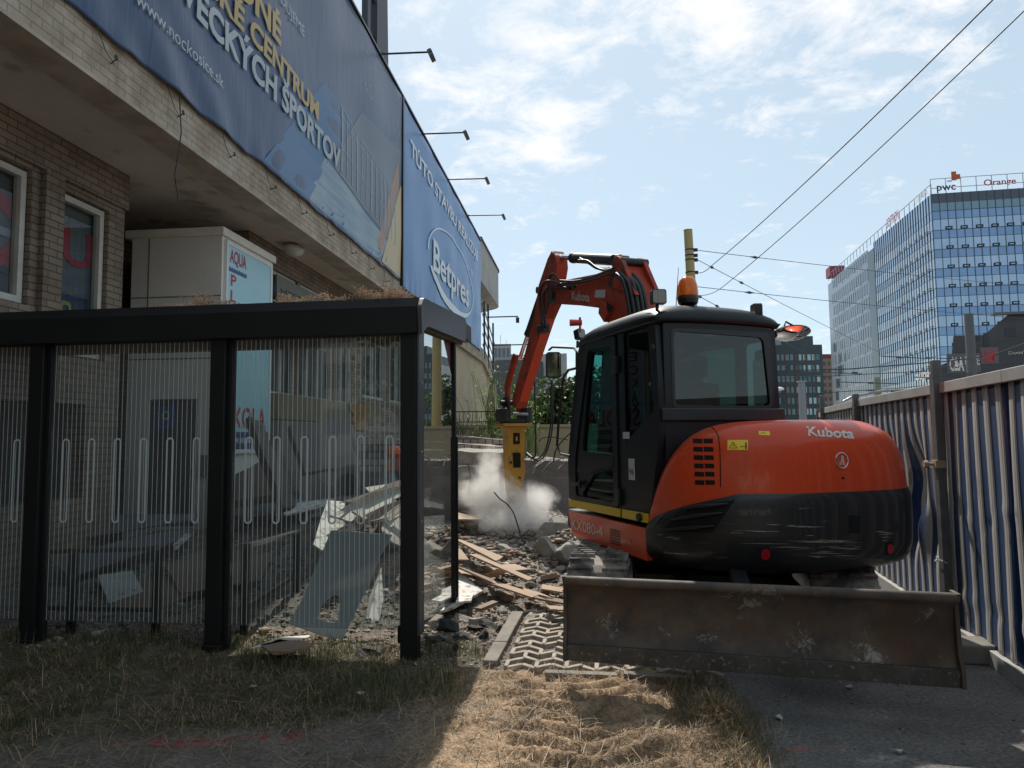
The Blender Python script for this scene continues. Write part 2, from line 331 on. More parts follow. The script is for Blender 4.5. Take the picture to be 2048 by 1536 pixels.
def build_ground():
    xs = axis([(-2500, -300, 550), (-300, -40, 65), (-40, -12, 3.5), (-12, -5.6, .4), (-5.6, 4.6, .032), (4.6, 9, .4), (9, 40, 3.1), (40, 300, 65), (300, 2500, 550)])
    ys = axis([(-600, -60, 90), (-60, -6, 6), (-6, 2.6, .43), (2.6, 7.4, .03), (7.4, 15, .06), (15, 26, .3), (26, 60, 3.4), (60, 300, 40), (300, 3000, 450)])
    X, Y = np.meshgrid(xs, ys); Z = hgt(X, Y); nx, ny = len(xs), len(ys)
    co = np.stack([X.ravel(), Y.ravel(), Z.ravel()], 1)
    me = bpy.data.meshes.new('ground'); me.vertices.add(nx*ny); me.vertices.foreach_set('co', co.ravel())
    i = np.arange(nx-1)[None, :]+np.arange(ny-1)[:, None]*nx; q = np.stack([i, i+1, i+1+nx, i+nx], -1).reshape(-1, 4)
    me.loops.add(q.size); me.loops.foreach_set('vertex_index', q.ravel()); me.polygons.add(len(q)); me.polygons.foreach_set('loop_start', np.arange(0, q.size, 4)); me.update(calc_edges=True)
    me.polygons.foreach_set('use_smooth', [True]*len(q))
    a, r, g, d = zones(X, Y); n1_ = fbm(X*2.7, Y*2.7, 4, 30); n2_ = fbm(X*11, Y*11, 4, 31)
    def c(v): return np.array(v)[None, None, :]
    soil = c((.19, .165, .14))*(.5+.5*n1_[..., None]+.6*(n2_[..., None]-.2)); C = soil
    gr = c((.105, .092, .062))*(.4+1.2*n2_[..., None]); C = C*(1-g[..., None])+gr*g[..., None]
    dr = c((.40, .28, .18))*(.15+1.55*fbm(X*9, Y*9, 5, 33)[..., None]); C = C*(1-d[..., None])+dr*d[..., None]
    ru = c((.27, .235, .20))*(.45+1.0*n2_[..., None]); C = C*(1-r[..., None])+ru*r[..., None]
    asn = c((.18, .172, .165))*(.75+.5*n1_[..., None]); dust = c((.27, .25, .225)); du = sstep(.5, .8, n1_*.6+n2_*.4)[..., None]*.6
    asn = asn*(1-du)+dust*du; C = C*(1-a[..., None])+asn*a[..., None]
    tar = (gauss(X, Y, -.55, 5.55, .35, .3)*sstep(.4, .6, n2_))[..., None]; C = C*(1-tar)+c((.02, .02, .02))*tar
    chalk = (gauss(X, Y, .9, 3.35, .5, .12)*0+gauss(X, Y, 1.75, 3.55, .25, .08)*sstep(.45, .65, n2_))[..., None]; C = C*(1-chalk)+c((.4, .4, .4))*chalk
    spray = (np.maximum(gauss(X, Y, -1.75, 3.78, .22, .05), gauss(X, Y, -1.35, 3.85, .3, .03))*sstep(.45, .6, fbm(X*25, Y*25, 3, 40)))[..., None]; C = C*(1-spray)+c((.45, .03, .05))*spray
    spo = (gauss(X, Y, 1.47, 3.63, .12, .02)*sstep(.4, .55, n2_))[..., None]; C = C*(1-spo)+c((.5, .14, .07))*spo
    at = me.color_attributes.new('Col', 'FLOAT_COLOR', 'POINT'); rgba = np.ones((nx*ny, 4)); rgba[:, :3] = np.clip(C.reshape(-1, 3), .004, .9); at.data.foreach_set('color', rgba.ravel())
    m = bpy.data.materials.new('ground_surface'); m.use_nodes = True; t = m.node_tree; b = t.nodes['Principled BSDF']; b.inputs['Roughness'].default_value = .95; b.inputs['Specular IOR Level'].default_value = .25
    ca = N(t, 'ShaderNodeVertexColor', layer_name='Col'); tc = N(t, 'ShaderNodeTexCoord')
    no = N(t, 'ShaderNodeTexNoise'); no.inputs['Scale'].default_value = 42; no.inputs['Detail'].default_value = 6; no.inputs['Roughness'].default_value = .75; t.links.new(tc.outputs['Object'], no.inputs['Vector'])
    mr = N(t, 'ShaderNodeMapRange'); mr.inputs[1].default_value = .3; mr.inputs[2].default_value = .7; mr.inputs[3].default_value = .45; mr.inputs[4].default_value = 1.6; t.links.new(no.outputs[0], mr.inputs[0])
    vo = N(t, 'ShaderNodeTexVoronoi'); vo.inputs['Scale'].default_value = 110; t.links.new(tc.outputs['Object'], vo.inputs['Vector'])
    sp = N(t, 'ShaderNodeMapRange'); sp.inputs[1].default_value = .0; sp.inputs[2].default_value = .35; sp.inputs[3].default_value = 1.35; sp.inputs[4].default_value = .9; t.links.new(vo.outputs['Distance'], sp.inputs[0])
    mm = N(t, 'ShaderNodeMath', operation='MULTIPLY'); t.links.new(mr.outputs[0], mm.inputs[0]); t.links.new(sp.outputs[0], mm.inputs[1])
    x = N(t, 'ShaderNodeVectorMath', operation='SCALE'); t.links.new(ca.outputs[0], x.inputs[0]); t.links.new(mm.outputs[0], x.inputs['Scale']); t.links.new(x.outputs[0], b.inputs['Base Color'])
    bp = N(t, 'ShaderNodeBump'); bp.inputs['Distance'].default_value = .02; bp.inputs['Strength'].default_value = .9; t.links.new(no.outputs[0], bp.inputs['Height'])
    bp2 = N(t, 'ShaderNodeBump'); bp2.inputs['Distance'].default_value = .004; bp2.inputs['Strength'].default_value = .8; t.links.new(vo.outputs['Distance'], bp2.inputs['Height']); t.links.new(bp.outputs[0], bp2.inputs['Normal']); t.links.new(bp2.outputs[0], b.inputs['Normal'])
    me.materials.append(m); o = bpy.data.objects.new('ground', me); COL.objects.link(o); tag(o, kind='structure')
build_ground()
def hz(x, y): return float(hgt(np.array([x]), np.array([y]))[0])

# grass-grid paving: zigzag concrete ribs over the soil
def paving():
    mb = MB(); u = Vector((.14, .99, 0)).normalized(); w = Vector((.99, -.14, 0)); O = Vector((-.10, 4.86, 0))
    # rows run across (w); every row is a zigzag rib joined to its neighbours
    p = .20; q = .135
    for r in range(17):
        y0 = r*q; x = 0.04
        k = 0
        while x < 1.42:
            if not ((r, k) in ((15, 2), (15, 3), (16, 1), (16, 2), (16, 5), (14, 4), (16, 6), (0, 9)) or random.random() < .035):
                dz = random.uniform(-.006, .006)
                a = O+w*x+u*(y0+(0 if k % 2 == 0 else .085)); b = O+w*(x+p/2)+u*(y0+(.085 if k % 2 == 0 else 0))
                za = hz(a.x, a.y)*.3+.022+dz
                mb.bar((a.x, a.y, za-.02), (b.x, b.y, za-.02), .036, .065)
            x += p/2; k += 1
        for k in range(7):
            x = .04+p*k+(p/2 if r % 2 else 0); a = O+w*x+u*(y0+(.085 if r % 2 else 0)); b = a+u*q
            if r < 16 and random.random() > .05: mb.bar((a.x, a.y, .0), (b.x, b.y, .0), .03, .07)
    o = mb.build('paving', pm('paving_concrete', (.42, .37, .31), (.27, .235, .195), scale=7, rough=.92, bump=.006, bscale=50), bevel=.004, seg=1); tag(o, kind='structure')
    mb = MB(); a = G(982, 1336); 
    for i in range(3):
        p0 = Vector((-.17, 4.93, 0)).lerp(Vector((.03, 6.30, 0)), i/3+.004); p1 = Vector((-.17, 4.93, 0)).lerp(Vector((.03, 6.30, 0)), (i+1)/3-.004)
        mb.bar((p0.x, p0.y, .0), (p1.x, p1.y, .0+random.uniform(-.008, .01)), .10, .09)
    for i in range(4):
        p0 = Vector((1.175, 3.7, 0)).lerp(Vector((1.27, 5.3, 0)), i/4+.003); p1 = Vector((1.175, 3.7, 0)).lerp(Vector((1.27, 5.3, 0)), (i+1)/4-.003)
        mb.bar((p0.x, p0.y, -.035), (p1.x, p1.y, -.035), .08, .09)
    for a, b in ((( .20, 4.74), (.66, 4.70)), ((.70, 4.70), (1.14, 4.62))): mb.bar((a[0], a[1], .0), (b[0], b[1], -.01), .07, .07)
    o = mb.build('kerb', pm('kerb_concrete', (.27, .245, .21), (.17, .155, .135), scale=6, rough=.92, bump=.006, bscale=40), bevel=.006, seg=2); tag(o, kind='structure')
paving()
# ================================================================== SPORTS HALL (local y runs along the facade, local x points to the street, x = 0 is the fascia)
HA = rad(-6.0)
B0 = Vector((math.cos(rad(6)), -math.sin(rad(6)), 0))*-4.5
hall = thing('sports_hall', 'long brick and concrete sports hall with a deep overhanging tiled canopy', 'building', (B0.x, B0.y, 0), HA)
HM = WM[hall.name]
def HP(x, y, c):            # sight line meets the plane local x = c, result in hall coordinates
    n = HM.to_3x3() @ Vector((1, 0, 0)); return HM.inverted() @ onplane(x, y, HM @ Vector((c, 0, 0)), n)
M_tile = brickm('cream_tiles', (.48, .41, .32), (.42, .355, .275), (.29, .24, .185), bw=.24, bh=.085, ms=.005, stain=(.5, .42, .33))
M_brick = brickm('pale_brick', (.29, .225, .17), (.22, .168, .13), (.11, .087, .07), bw=.25, bh=.082, ms=.007, stain=(.6, .55, .5))
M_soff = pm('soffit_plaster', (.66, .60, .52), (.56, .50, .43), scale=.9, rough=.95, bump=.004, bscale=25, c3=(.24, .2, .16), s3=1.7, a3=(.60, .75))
M_beige = pm('beige_plaster', (.52, .42, .28), (.42, .34, .23), scale=1.2, rough=.95, bump=.004, bscale=30)
M_cfr = pm('parapet_concrete', (.46, .44, .41), (.35, .33, .31), scale=1.2, rough=.9, bump=.004, bscale=20)
mb = MB(); mb.box(-.30, -8, 4.94, 0, 31.0, 5.50); mb.build('fascia', M_tile, hall)
mb = MB(); mb.box(-.36, -8, 4.90, .015, 31.0, 4.937); mb.build('fascia_drip_edge', pm('drip_concrete', (.50, .43, .35), (.30, .25, .2), scale=2, rough=.9), hall)
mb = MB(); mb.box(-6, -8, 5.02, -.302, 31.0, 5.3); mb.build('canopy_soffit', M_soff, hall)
mb = MB(); mb.box(-.25, -8, 5.502, -.02, 30.2, 10.0); mb.box(-12, -8, 9.6, -.252, 31, 9.95); mb.build('upper_wall', M_cfr, hall)
mb = MB(); mb.box(-.3, -8, 10.0, .03, 30.2, 10.12); mb.build('roof_coping', pm('dark_coping', (.06, .06, .065), rough=.5, metal=.3), hall)
# brick wall under the canopy, with real openings
def opening_wall(y0, y1, z0, z1, holes, x, t, name, mat):
    mb = MB(); mb.plate([(y0, z0), (y1, z0), (y1, z1), (y0, z1)], [[(a, c), (b, c), (b, d), (a, d)] for a, b, c, d in holes], lambda u, v, w: (x-w, u, v), t); return mb.build(name, mat, hall)
opening_wall(-4, 8.50, -.2, 5.02, [(4.9, 6.95, 3.02, 4.50), (7.38, 8.20, 2.55, 4.46), (5.2, 7.9, .9, 2.0)], -1.46, .35, 'wall', M_brick)
mb = MB(); mb.box(-3.2, 8.2, -.2, -1.812, 8.498, 5.018); mb.box(-3.4, 8.5, -.2, -3.2, 13, 5.018); mb.box(-3.2, 11.4, -.2, -1.002, 11.6, 5.018); mb.build('recess_wall', M_brick, hall)
mb = MB(); mb.box(-1.458, 7.06, 2.2, -1.38, 7.34, 4.56); mb.build('pilaster', M_brick, hall)
mb = MB(); mb.box(-1.458, 4, 4.56, -1.40, 8.5, 5.018); mb.build('lintel_band', M_brick, hall)
M_frame = pm('window_frame_white', (.60, .58, .53), (.45, .43, .39), scale=4, rough=.6)
M_blind = pm('window_blind', (.16, .17, .17), (.11, .12, .12), scale=40, rough=.8, stretch=(0, 0, 1))
M_glassd = glassm('window_glass', (.75, .8, .8), refl=.04, mx=.22)
M_red = pm('red_film', (.42, .02, .03), rough=.6); M_navy = pm('navy_film', (.015, .02, .06), rough=.5)
def window(y0, y1, z0, z1, x=-1.56, back=M_blind, mull=()):
    f = MB(); w = .07
    f.plate([(y0, z0), (y1, z0), (y1, z1), (y0, z1)], [[(y0+w, z0+w), (y1-w, z0+w), (y1-w, z1-w), (y0+w, z1-w)]], lambda u, v, t: (x+.05-t, u, v), .09)
    for m in mull: f.box(x-.03, m-.03, z0+w, x+.048, m+.03, z1-w)
    fo = f.build('window', M_frame, hall)
    g = MB(); g.add([(x, y0+w, z0+w), (x, y1-w, z0+w), (x, y1-w, z1-w), (x, y0+w, z1-w)], [(0, 1, 2, 3)]); g.build('pane', M_glassd, fo, fix=False)
    b = MB(); b.box(x-.10, y0+.01, z0+.01, x-.08, y1-.01, z1-.01); b.build('blind', back, fo); return fo
wa = window(4.95, 6.93, 3.04, 4.48); wb = window(7.40, 8.18, 2.57, 4.44)
# film lettering and the dark wave stuck behind the panes
def wave(y0, y1, zb, zt): return [(y0, zb), (y1, zb)]+[(y1-(y1-y0)*i/40, zt+.018*math.sin(i*1.9)) for i in range(41)]
mb = MB(); U = [(7.53, 4.05), (7.53, 3.74)]; n = 14
U = [(7.52, 4.08)]+[(7.705+.185*math.cos(t), 3.72+.2*math.sin(t)) for t in [math.pi+math.pi*i/n for i in range(n+1)]]+[(7.89, 4.08), (7.81, 4.08)]+[(7.705+.105*math.cos(t), 3.73+.12*math.sin(t)) for t in [2*math.pi-math.pi*i/n for i in range(n+1)]]+[(7.60, 4.08)]
ua = HP(127, 450, -1.63); ub_ = HP(183, 545, -1.63); mb.plate([(ua.y+(p[0]-7.52)/.37*(ub_.y-ua.y), ub_.z+(p[1]-3.52)/.56*(ua.z-ub_.z)) for p in U], [], lambda u, v, w: (-1.63+w, u, v), .004); mb.build('window_letter', M_red, hall)
mb = MB(); mb.plate(wave(7.47, 8.11, 2.64, 3.30), [], lambda u, v, w: (-1.632+w, u, v), .004); mb.build('window_film', M_navy, hall)
mb = MB(); mb.plate(rrect(7.62, 3.04, 7.80, 3.22, .06), [rrect(7.66, 3.09, 7.76, 3.17, .03)], lambda u, v, w: (-1.62+w, u, v), .004); mb.build('window_letter', pm('yellow_film', (.35, .28, .02), rough=.6), hall)
mb = MB(); ring = lambda r, y, z: [(y+r*math.cos(2*math.pi*i/28), z+r*1.1*math.sin(2*math.pi*i/28)) for i in range(28)]
ea = HP(-8, 455, -1.63); mb.plate(ring(.36, ea.y, ea.z), [ring(.21, ea.y-.02, ea.z)], lambda u, v, w: (-1.63+w, u, v), .004); mb.build('window_letter', M_red, hall)
mb = MB(); mb.box(-1.625, ea.y-.3, ea.z-.06, -1.62, ea.y+.36, ea.z+.03); mb.build('window_letter', pm('pale_film', (.35, .33, .4), rough=.6), hall)
mb = MB(); mb.plate(wave(5.03, 6.86, 3.11, 3.42), [], lambda u, v, w: (-1.632+w, u, v), .004); mb.build('window_film', M_navy, hall)
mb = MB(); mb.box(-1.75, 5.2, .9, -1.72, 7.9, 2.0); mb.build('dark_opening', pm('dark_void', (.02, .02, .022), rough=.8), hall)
mb = MB(); mb.box(-1.455, 5.05, 1.55, -1.45, 5.25, 2.1); mb.build('paper_notice', pm('paper', (.5, .5, .52), rough=.8), hall)
# entrance glazing, low walls and brick beyond the box
opening_wall(11.0, 31, -.2, 5.02, [(11.25, 13.0, 2.35, 4.6), (13.12, 15.0, 2.35, 4.6), (15.1, 16.2, 2.35, 4.6), (17.0, 19.0, 2.6, 4.6), (19.4, 21.4, 2.6, 4.6)], -1.0, .3, 'wall', M_brick)
for a, b, mu in ((11.25, 13.0, (11.7, 12.4)), (13.12, 15.0, (13.6, 14.2)), (15.1, 16.2, (15.6,))): window(a, b, 2.35, 4.6, -1.1, M_blind, mu)
for a, b in ((17.0, 19.0), (19.4, 21.4)): window(a, b, 2.6, 4.6, -1.1, M_blind, ((a+b)/2,))
mb = MB(); mb.box(-.97, 11.2, 1.9, -.55, 17.2, 2.33); mb.build('planter_wall', pm('ochre_plaster', (.20, .17, .095), (.15, .13, .08), scale=2, rough=.9), hall)
mb = MB(); mb.box(-.98, 11.2, -.1, -.5, 24, 1.88); mb.build('plinth', pm('plinth_render', (.24, .21, .19), (.17, .15, .14), scale=1.5, rough=.95, bump=.006, bscale=14), hall)
# lower terrace end: thick slanting supports and the raised parapet with its rounded end
mb = MB(); mb.plate([(22.0, -.2), (30.0, -.2), (32.4, 2.6), (33.9, 4.25), (31.3, 4.93), (22, 4.93)], [], lambda u, v, w: (-.12-w, u, v), 1.6); mb.build('support_wall', M_beige, hall)
mb = MB(); mb.plate([(31.0, 4.94), (31.0, 5.5), (33.4, 5.2), (35.2, 4.1), (36.4, 2.2), (35.6, 1.9), (33.9, 4.25)], [], lambda u, v, w: (0-w, u, v), 1.2); mb.build('stair_parapet', M_tile, hall)
mb = MB(); mb.box(-.6, 22.0, -.1, -.1, 26.0, 1.9); mb.build('lower_wall', M_beige, hall)
pr = MB(); prof = [(0, 30.2)]+[(0, 36.4)]+[(-.0-1.6*(1-math.cos(t)), 36.4+1.5*math.sin(t)) for t in [math.pi/2*i/10 for i in range(1, 11)]]+[(-8, 37.9), (-8, 30.2)]
pr.plate([(p[1], p[0]) for p in prof], [], lambda u, v, w: (v, u, 8.45+w), 1.85); pr.build('end_parapet', M_cfr, hall, smooth='auto')
mb = MB(); mb.plate([(p[1], p[0]+(.06 if p[0] > -.1 else 0)) for p in prof], [], lambda u, v, w: (v, u, 10.302+w), .08); mb.build('roof_coping', MATS['dark_coping'], hall)
mb = MB(); mb.plate([(30.2, -.5), (36.2, -.5), (37.3, -1.9), (37.3, -8), (30.2, -8)], [], lambda u, v, w: (v, u, 8.15+w), .298); mb.build('terrace_slab', M_cfr, hall)

# entrance box with its sign
box = thing('entrance_box', 'tall cream boarded entrance box standing against the brick hall under the canopy', 'entrance box', HM @ Vector((-.68, 9.55, 0)), HA)
M_board = pm('cream_boards', (.80, .76, .70), (.72, .68, .62), scale=1.5, rough=.8)
mb = MB(); mb.plate([(-1.38, 0), (0, 0), (0, 4.50), (-1.38, 4.50)], [[(-1.06, .35), (-.32, .35), (-.32, 2.15), (-1.06, 2.15)]], lambda u, v, w: (u, w, v), .05)
mb.box(-.05, .052, 0, 0, 1.62, 4.5); mb.box(-1.38, .052, 0, -1.33, 1.62, 4.5); mb.build('wall', M_board, box)
mb = MB(); mb.box(-1.46, -.06, 4.50, .05, 1.68, 4.62); mb.build('roof', pm('cream_trim', (.82, .78, .70), (.7, .66, .58), scale=3, rough=.7), box, bevel=.01)
mb = MB(); mb.box(-1.38, -.008, 3.62, 0, -.001, 3.635); mb.box(-1.38, -.008, 2.72, 0, -.001, 2.735); mb.box(-1.12, -.008, 2.735, -1.105, -.001, 4.5); mb.build('board_joint', pm('joint_dark', (.2, .18, .15), rough=.9), box)
dr = MB(); dr.box(-1.05, .03, .36, -.33, .07, 2.14); d_ = dr.build('door', pm('door_slate', (.07, .085, .11), (.055, .065, .085), scale=2, rough=.5), box)
mb = MB(); mb.box(-.40, .0, 1.15, -.37, .03, 1.30); mb.build('handle', M_steel, d_)
st = MB(); st.box(-.95, .018, 1.72, -.66, .028, 2.06); st = st.build('sticker', pm('sticker_blue', (.03, .12, .3), rough=.4), box)
mb = MB(); mb.plate(ring(.06, -.80, 1.92), [ring(.035, -.80, 1.92)], lambda u, v, w: (u, .017-w, v), .003); mb.build('emblem', pm('sticker_yellow', (.5, .45, .1), rough=.5), st)
mb = MB(); mb.box(-.27, -.03, 1.05, -.15, -.001, 1.35); mb.build('meter_box', pm('grey_box', (.2, .2, .2), rough=.6), box)
sg = MB(); sg.box(.001, .10, 1.42, .035, 1.50, 4.40); sg = sg.build('sign', pm('sign_pale_blue', (.33, .60, .68), (.42, .66, .72), scale=.8, rough=.35), box)
fr = MB(); fr.plate([(.06, 1.36), (1.56, 1.36), (1.56, 4.46), (.06, 4.46)], [[(.10, 1.42), (1.50, 1.42), (1.50, 4.40), (.10, 4.40)]], lambda u, v, w: (.001+w, u, v), .045); fr.build('sign_frame', M_white, sg)
fx = lambda u, v: (.039, u, v)
mb = MB(); lettering(mb, 'AQUA', fx, .16, .66, 4.16, .20, .02)
for i, ch in enumerate('PLAVECKÁ'): lettering(mb, ch, fx, .20, .36, 3.82-i*.235-(0 if ch != 'Á' else .03), .17, .02)
lettering(mb, 'ŠKOLA', fx, .17, 1.40, 1.74, .32, .02)
mb.build('lettering', pm('sign_red', (.42, .03, .035), rough=.5), sg)
mb = MB(); mb.box(.0355, .10, 1.42, .037, 1.50, 1.68); mb.build('sign_band', pm('sign_navy', (.02, .06, .18), rough=.4), sg); mb = MB(); mb.plate([(.14, 4.02), (.68, 4.02)]+[(.68-.54*i/24, 4.08+.015*math.sin(i*2)) for i in range(25)], [], lambda u, v, w: (.0355+w, u, v), .002); mb.build('sign_wave', MATS['sign_navy'], sg)
mb = MB(); lettering(mb, 'www.aquaskola.sk', lambda u, v: (.040, u, v), .15, 1.40, 1.52, .11, .01); mb.build('lettering', pm('sign_letter_white', (.6, .65, .7), rough=.5), sg)

# name board, ceiling lamp
nb = thing('name_board', 'greenish grey name board with dark capitals beside the entrance box', 'sign', HM @ Vector((-.70, 11.35, 0)), HA)
mb = MB(); mb.box(0, 0, 3.3, .03, 2.3, 4.35); mb.build('panel', pm('board_olive', (.14, .14, .105), (.11, .11, .085), scale=3, rough=.6), nb)
mb = MB(); fb = lambda u, v: (.033, u, v)
lettering(mb, 'MESTSKÁ', fb, .15, 1.75, 4.00, .17, 0); mb.build('lettering', pm('board_letter', (.02, .02, .02), rough=.7), nb); mb = MB(); lettering(mb, 'KRYTÁ PLAVÁREŇ', fb, .15, 2.2, 3.68, .16, 0); mb.build('lettering', pm('board_letter', (.02, .02, .02), rough=.7), nb)
cl = thing('ceiling_lamp', 'small round white lamp on the canopy soffit', 'lamp', HM @ Vector((-.62, 11.9, 4.99)), HA)
mb = MB(); mb.lathe([(.10, -.0), (.17, -.02), (.19, -.06), (.19, -.09)], n=24); mb.build('lamp_base', M_white, cl, smooth='auto')
mb = MB(); mb.lathe([(.18, -.09), (.15, -.15), (.07, -.19), (.01, -.2)], n=24); mb.build('diffuser', pm('opal', (.6, .6, .55), rough=.4), cl, smooth='auto')

# ------------------------------------------------------------------ banners
def ban_disp(y, z, edge_amp=1.0, zb=5.4):
    e = math.exp(-max(0, z-zb)/.35)
    d = .012*math.sin(y*2.3+z*.7)+.004*math.sin(y*4.1-z*2.3)+.006*math.sin(z*3.1+y*.4)
    left = math.exp(-((y-7.2)/1.3)**2)*math.exp(-max(0, z-zb)/.9)
    d += left*.022*math.sin((y*.9+z*1.0)*6.5)+e*.010*math.sin(y*9+2*math.sin(y*2.1))*edge_amp
    return .05+d
def banner(name, label, y0, y1, zb, zt, mat, dy, dz, zbf):
    root = thing(name, label, 'banner', HM @ Vector((0, y0, zb)), HA)
    ny = int((y1-y0)/dy); nz = int((zt-zb)/dz); vs = []; fs = []
    for i in range(ny+1):
        for j in range(nz+1):
            y = y0+(y1-y0)*i/ny; lo = zbf(y); z = lo+(zt-lo)*(j/nz)**1.3; vs.append((ban_disp(y, z), y-y0, z-zb))
    for i in range(ny):
        for j in range(nz): a = i*(nz+1)+j; fs.append((a, a+nz+1, a+nz+2, a+1))
    mb = MB(); mb.add(vs, fs); o = mb.build('sheet', mat, root, smooth=True)
    s = o.modifiers.new('thick', 'SOLIDIFY'); s.thickness = .004; return root
def banmat(name, base, second, pic=False):
    m = bpy.data.materials.new(name); m.use_nodes = True; t = m.node_tree; b = t.nodes['Principled BSDF']; b.inputs['Roughness'].default_value = .38; b.inputs['Specular IOR Level'].default_value = .5
    tc = N(t, 'ShaderNodeTexCoord'); n = N(t, 'ShaderNodeTexNoise'); n.inputs['Scale'].default_value = .5; n.inputs['Detail'].default_value = 3; t.links.new(tc.outputs['Object'], n.inputs['Vector'])
    r = N(t, 'ShaderNodeMapRange'); r.inputs[1].default_value = .35; r.inputs[2].default_value = .65; yy = N(t, 'ShaderNodeSeparateXYZ'); t.links.new(tc.outputs['Object'], yy.inputs[0]); ya = N(t, 'ShaderNodeMath', operation='MULTIPLY_ADD'); t.links.new(yy.outputs[1], ya.inputs[0]); ya.inputs[1].default_value = .045; t.links.new(n.outputs[0], ya.inputs[2]); r.inputs[1].default_value = .6; r.inputs[2].default_value = 1.1; t.links.new(ya.outputs[0], r.inputs[0])
    x = N(t, 'ShaderNodeMix', data_type='RGBA'); x.inputs[6].default_value = (*base, 1); x.inputs[7].default_value = (*second, 1); t.links.new(r.outputs[0], x.inputs[0]); sock = x.outputs[2]
    s = N(t, 'ShaderNodeSeparateXYZ'); t.links.new(tc.outputs['Object'], s.inputs[0])
    # seams between the printed sheets
    fr = N(t, 'ShaderNodeMath', operation='FRACT'); dv = N(t, 'ShaderNodeMath', operation='DIVIDE'); t.links.new(s.outputs[1], dv.inputs[0]); dv.inputs[1].default_value = 1.52; t.links.new(dv.outputs[0], fr.inputs[0])
    lt = N(t, 'ShaderNodeMath', operation='LESS_THAN'); t.links.new(fr.outputs[0], lt.inputs[0]); lt.inputs[1].default_value = .012
    x2 = N(t, 'ShaderNodeMix', data_type='RGBA'); t.links.new(lt.outputs[0], x2.inputs[0]); t.links.new(sock, x2.inputs[6]); x2.inputs[7].default_value = (base[0]*.6, base[1]*.6, base[2]*.6, 1); sock = x2.outputs[2]
    t.links.new(sock, b.inputs['Base Color'])
    w = N(t, 'ShaderNodeTexNoise'); w.inputs['Scale'].default_value = 2.2; w.inputs['Detail'].default_value = 5; w.inputs['Distortion'].default_value = .8
    mpn = N(t, 'ShaderNodeMapping'); mpn.inputs['Rotation'].default_value = (rad(35), 0, 0); mpn.inputs['Scale'].default_value = (1, 2.6, .5); t.links.new(tc.outputs['Object'], mpn.inputs[0]); t.links.new(mpn.outputs[0], w.inputs['Vector'])
    bp = N(t, 'ShaderNodeBump'); bp.inputs['Distance'].default_value = .03; bp.inputs['Strength'].default_value = .3; t.links.new(w.outputs[0], bp.inputs['Height']); t.links.new(bp.outputs[0], b.inputs['Normal'])
    MATS[name] = m; return m
M_ban1 = banmat('banner_dark_blue', (.026, .060, .145), (.066, .096, .165))
M_ban2 = banmat('banner_blue', (.09, .22, .46), (.12, .26, .52))
def scal(y, base, amp): return base+amp*.3*abs(math.sin(y*math.pi/1.25))+.008*math.sin(y*7)+.006*math.sin(y*17)
ban1 = banner('banner', 'big dark blue building banner with gold and white slogans over a pool picture', 3.6, 16.72, 5.38, 10.05, M_ban1, .07, .12, lambda y: scal(y, 5.38, .06)+max(0, 6-y)*.0)
BO1 = Vector((0, 3.6, 5.38))
def b1(off): return lambda u, v: (ban_disp(u, v)+off, u-3.6, v-5.38)
M_bw = pm('banner_white', (.42, .46, .50), rough=.5); M_bg = pm('banner_gold', (.50, .36, .15), rough=.5); M_bl = pm('banner_lightblue', (.075, .17, .31), rough=.45)
mb = MB(); lettering(mb, 'PLAVECKÝCH ŠPORTOV', b1(.030), 6.22, 12.25, 6.48, .37, .035, cuts=60); mb.build('lettering', M_bw, ban1)
mb = MB(); lettering(mb, 'OLYMPIJSKÉ CENTRUM', b1(.030), 5.75, 11.24, 6.95, .31, .035, cuts=60); mb.build('lettering', M_bg, ban1); mb = MB(); lettering(mb, 'NÁRODNÉ', b1(.030), 6.45, 9.70, 7.38, .38, .035, cuts=40); mb.build('lettering', M_bg, ban1)
mb = MB(); lettering(mb, 'BUDUJEME', b1(.030), 9.35, 10.62, 8.05, .18, 0, cuts=20); mb.build('lettering', M_bw, ban1); mb = MB(); lettering(mb, 'www.nockosice.sk', b1(.030), 6.35, 8.12, 5.92, .16, .0, cuts=40); mb.build('lettering', M_bw, ban1)
# the printed picture: light blue chevron, hall window bars, water, gold corner
def strip(mb, poly, off, n=14):
    (a, b, c, d) = [Vector(p) for p in poly]; f = b1(off); vs = []; fs = []
    for i in range(n+1):
        for j in range(7):
            p = a.lerp(b, i/n).lerp(d.lerp(c, i/n), j/6); vs.append(f(p.x, p.y))
    for i in range(n):
        for j in range(6): k = i*7+j; fs.append((k, k+7, k+8, k+1))
    mb.add(vs, fs)
mb = MB(); strip(mb, [(9.25, 5.46), (10.9, 5.46), (13.1, 7.75), (11.5, 7.75)], .006); mb.build('printed_chevron', M_bl, ban1)
M_pw = pm('print_water', (.16, .27, .37), (.30, .36, .40), scale=1.2, rough=.45, stretch=(1, .5, 9), lo=.4, hi=.6)
mb = MB(); strip(mb, [(10.9, 5.47), (14.9, 5.47), (15.6, 6.0), (11.6, 6.45)], .007, 30); mb.build('printed_water', M_pw, ban1)
M_pb = pm('print_hall', (.13, .16, .21), (.17, .19, .23), scale=.8, rough=.45)
mb = MB(); strip(mb, [(11.9, 6.45), (16.0, 6.08), (16.6, 8.6), (13.6, 8.2)], .0065, 24); mb.build('printed_hall', M_pb, ban1)
mb = MB(); 
for i in range(13):
    y = 12.35+i*.31; hh = 7.7-.03*i; strip(mb, [(y, 6.5-.03*i), (y+(.05 if i % 3 else .10), 6.5-.03*i), (y+(.05 if i % 3 else .10), hh), (y, hh)], .012, 2)
for z in (7.72, 7.55, 6.95, 6.42): strip(mb, [(12.3, z), (16.2, z-.35), (16.2, z-.32), (12.3, z+.035)], .0105, 20)
mb.build('printed_window_bars', pm('print_bars', (.28, .31, .35), rough=.5), ban1)
mb = MB()
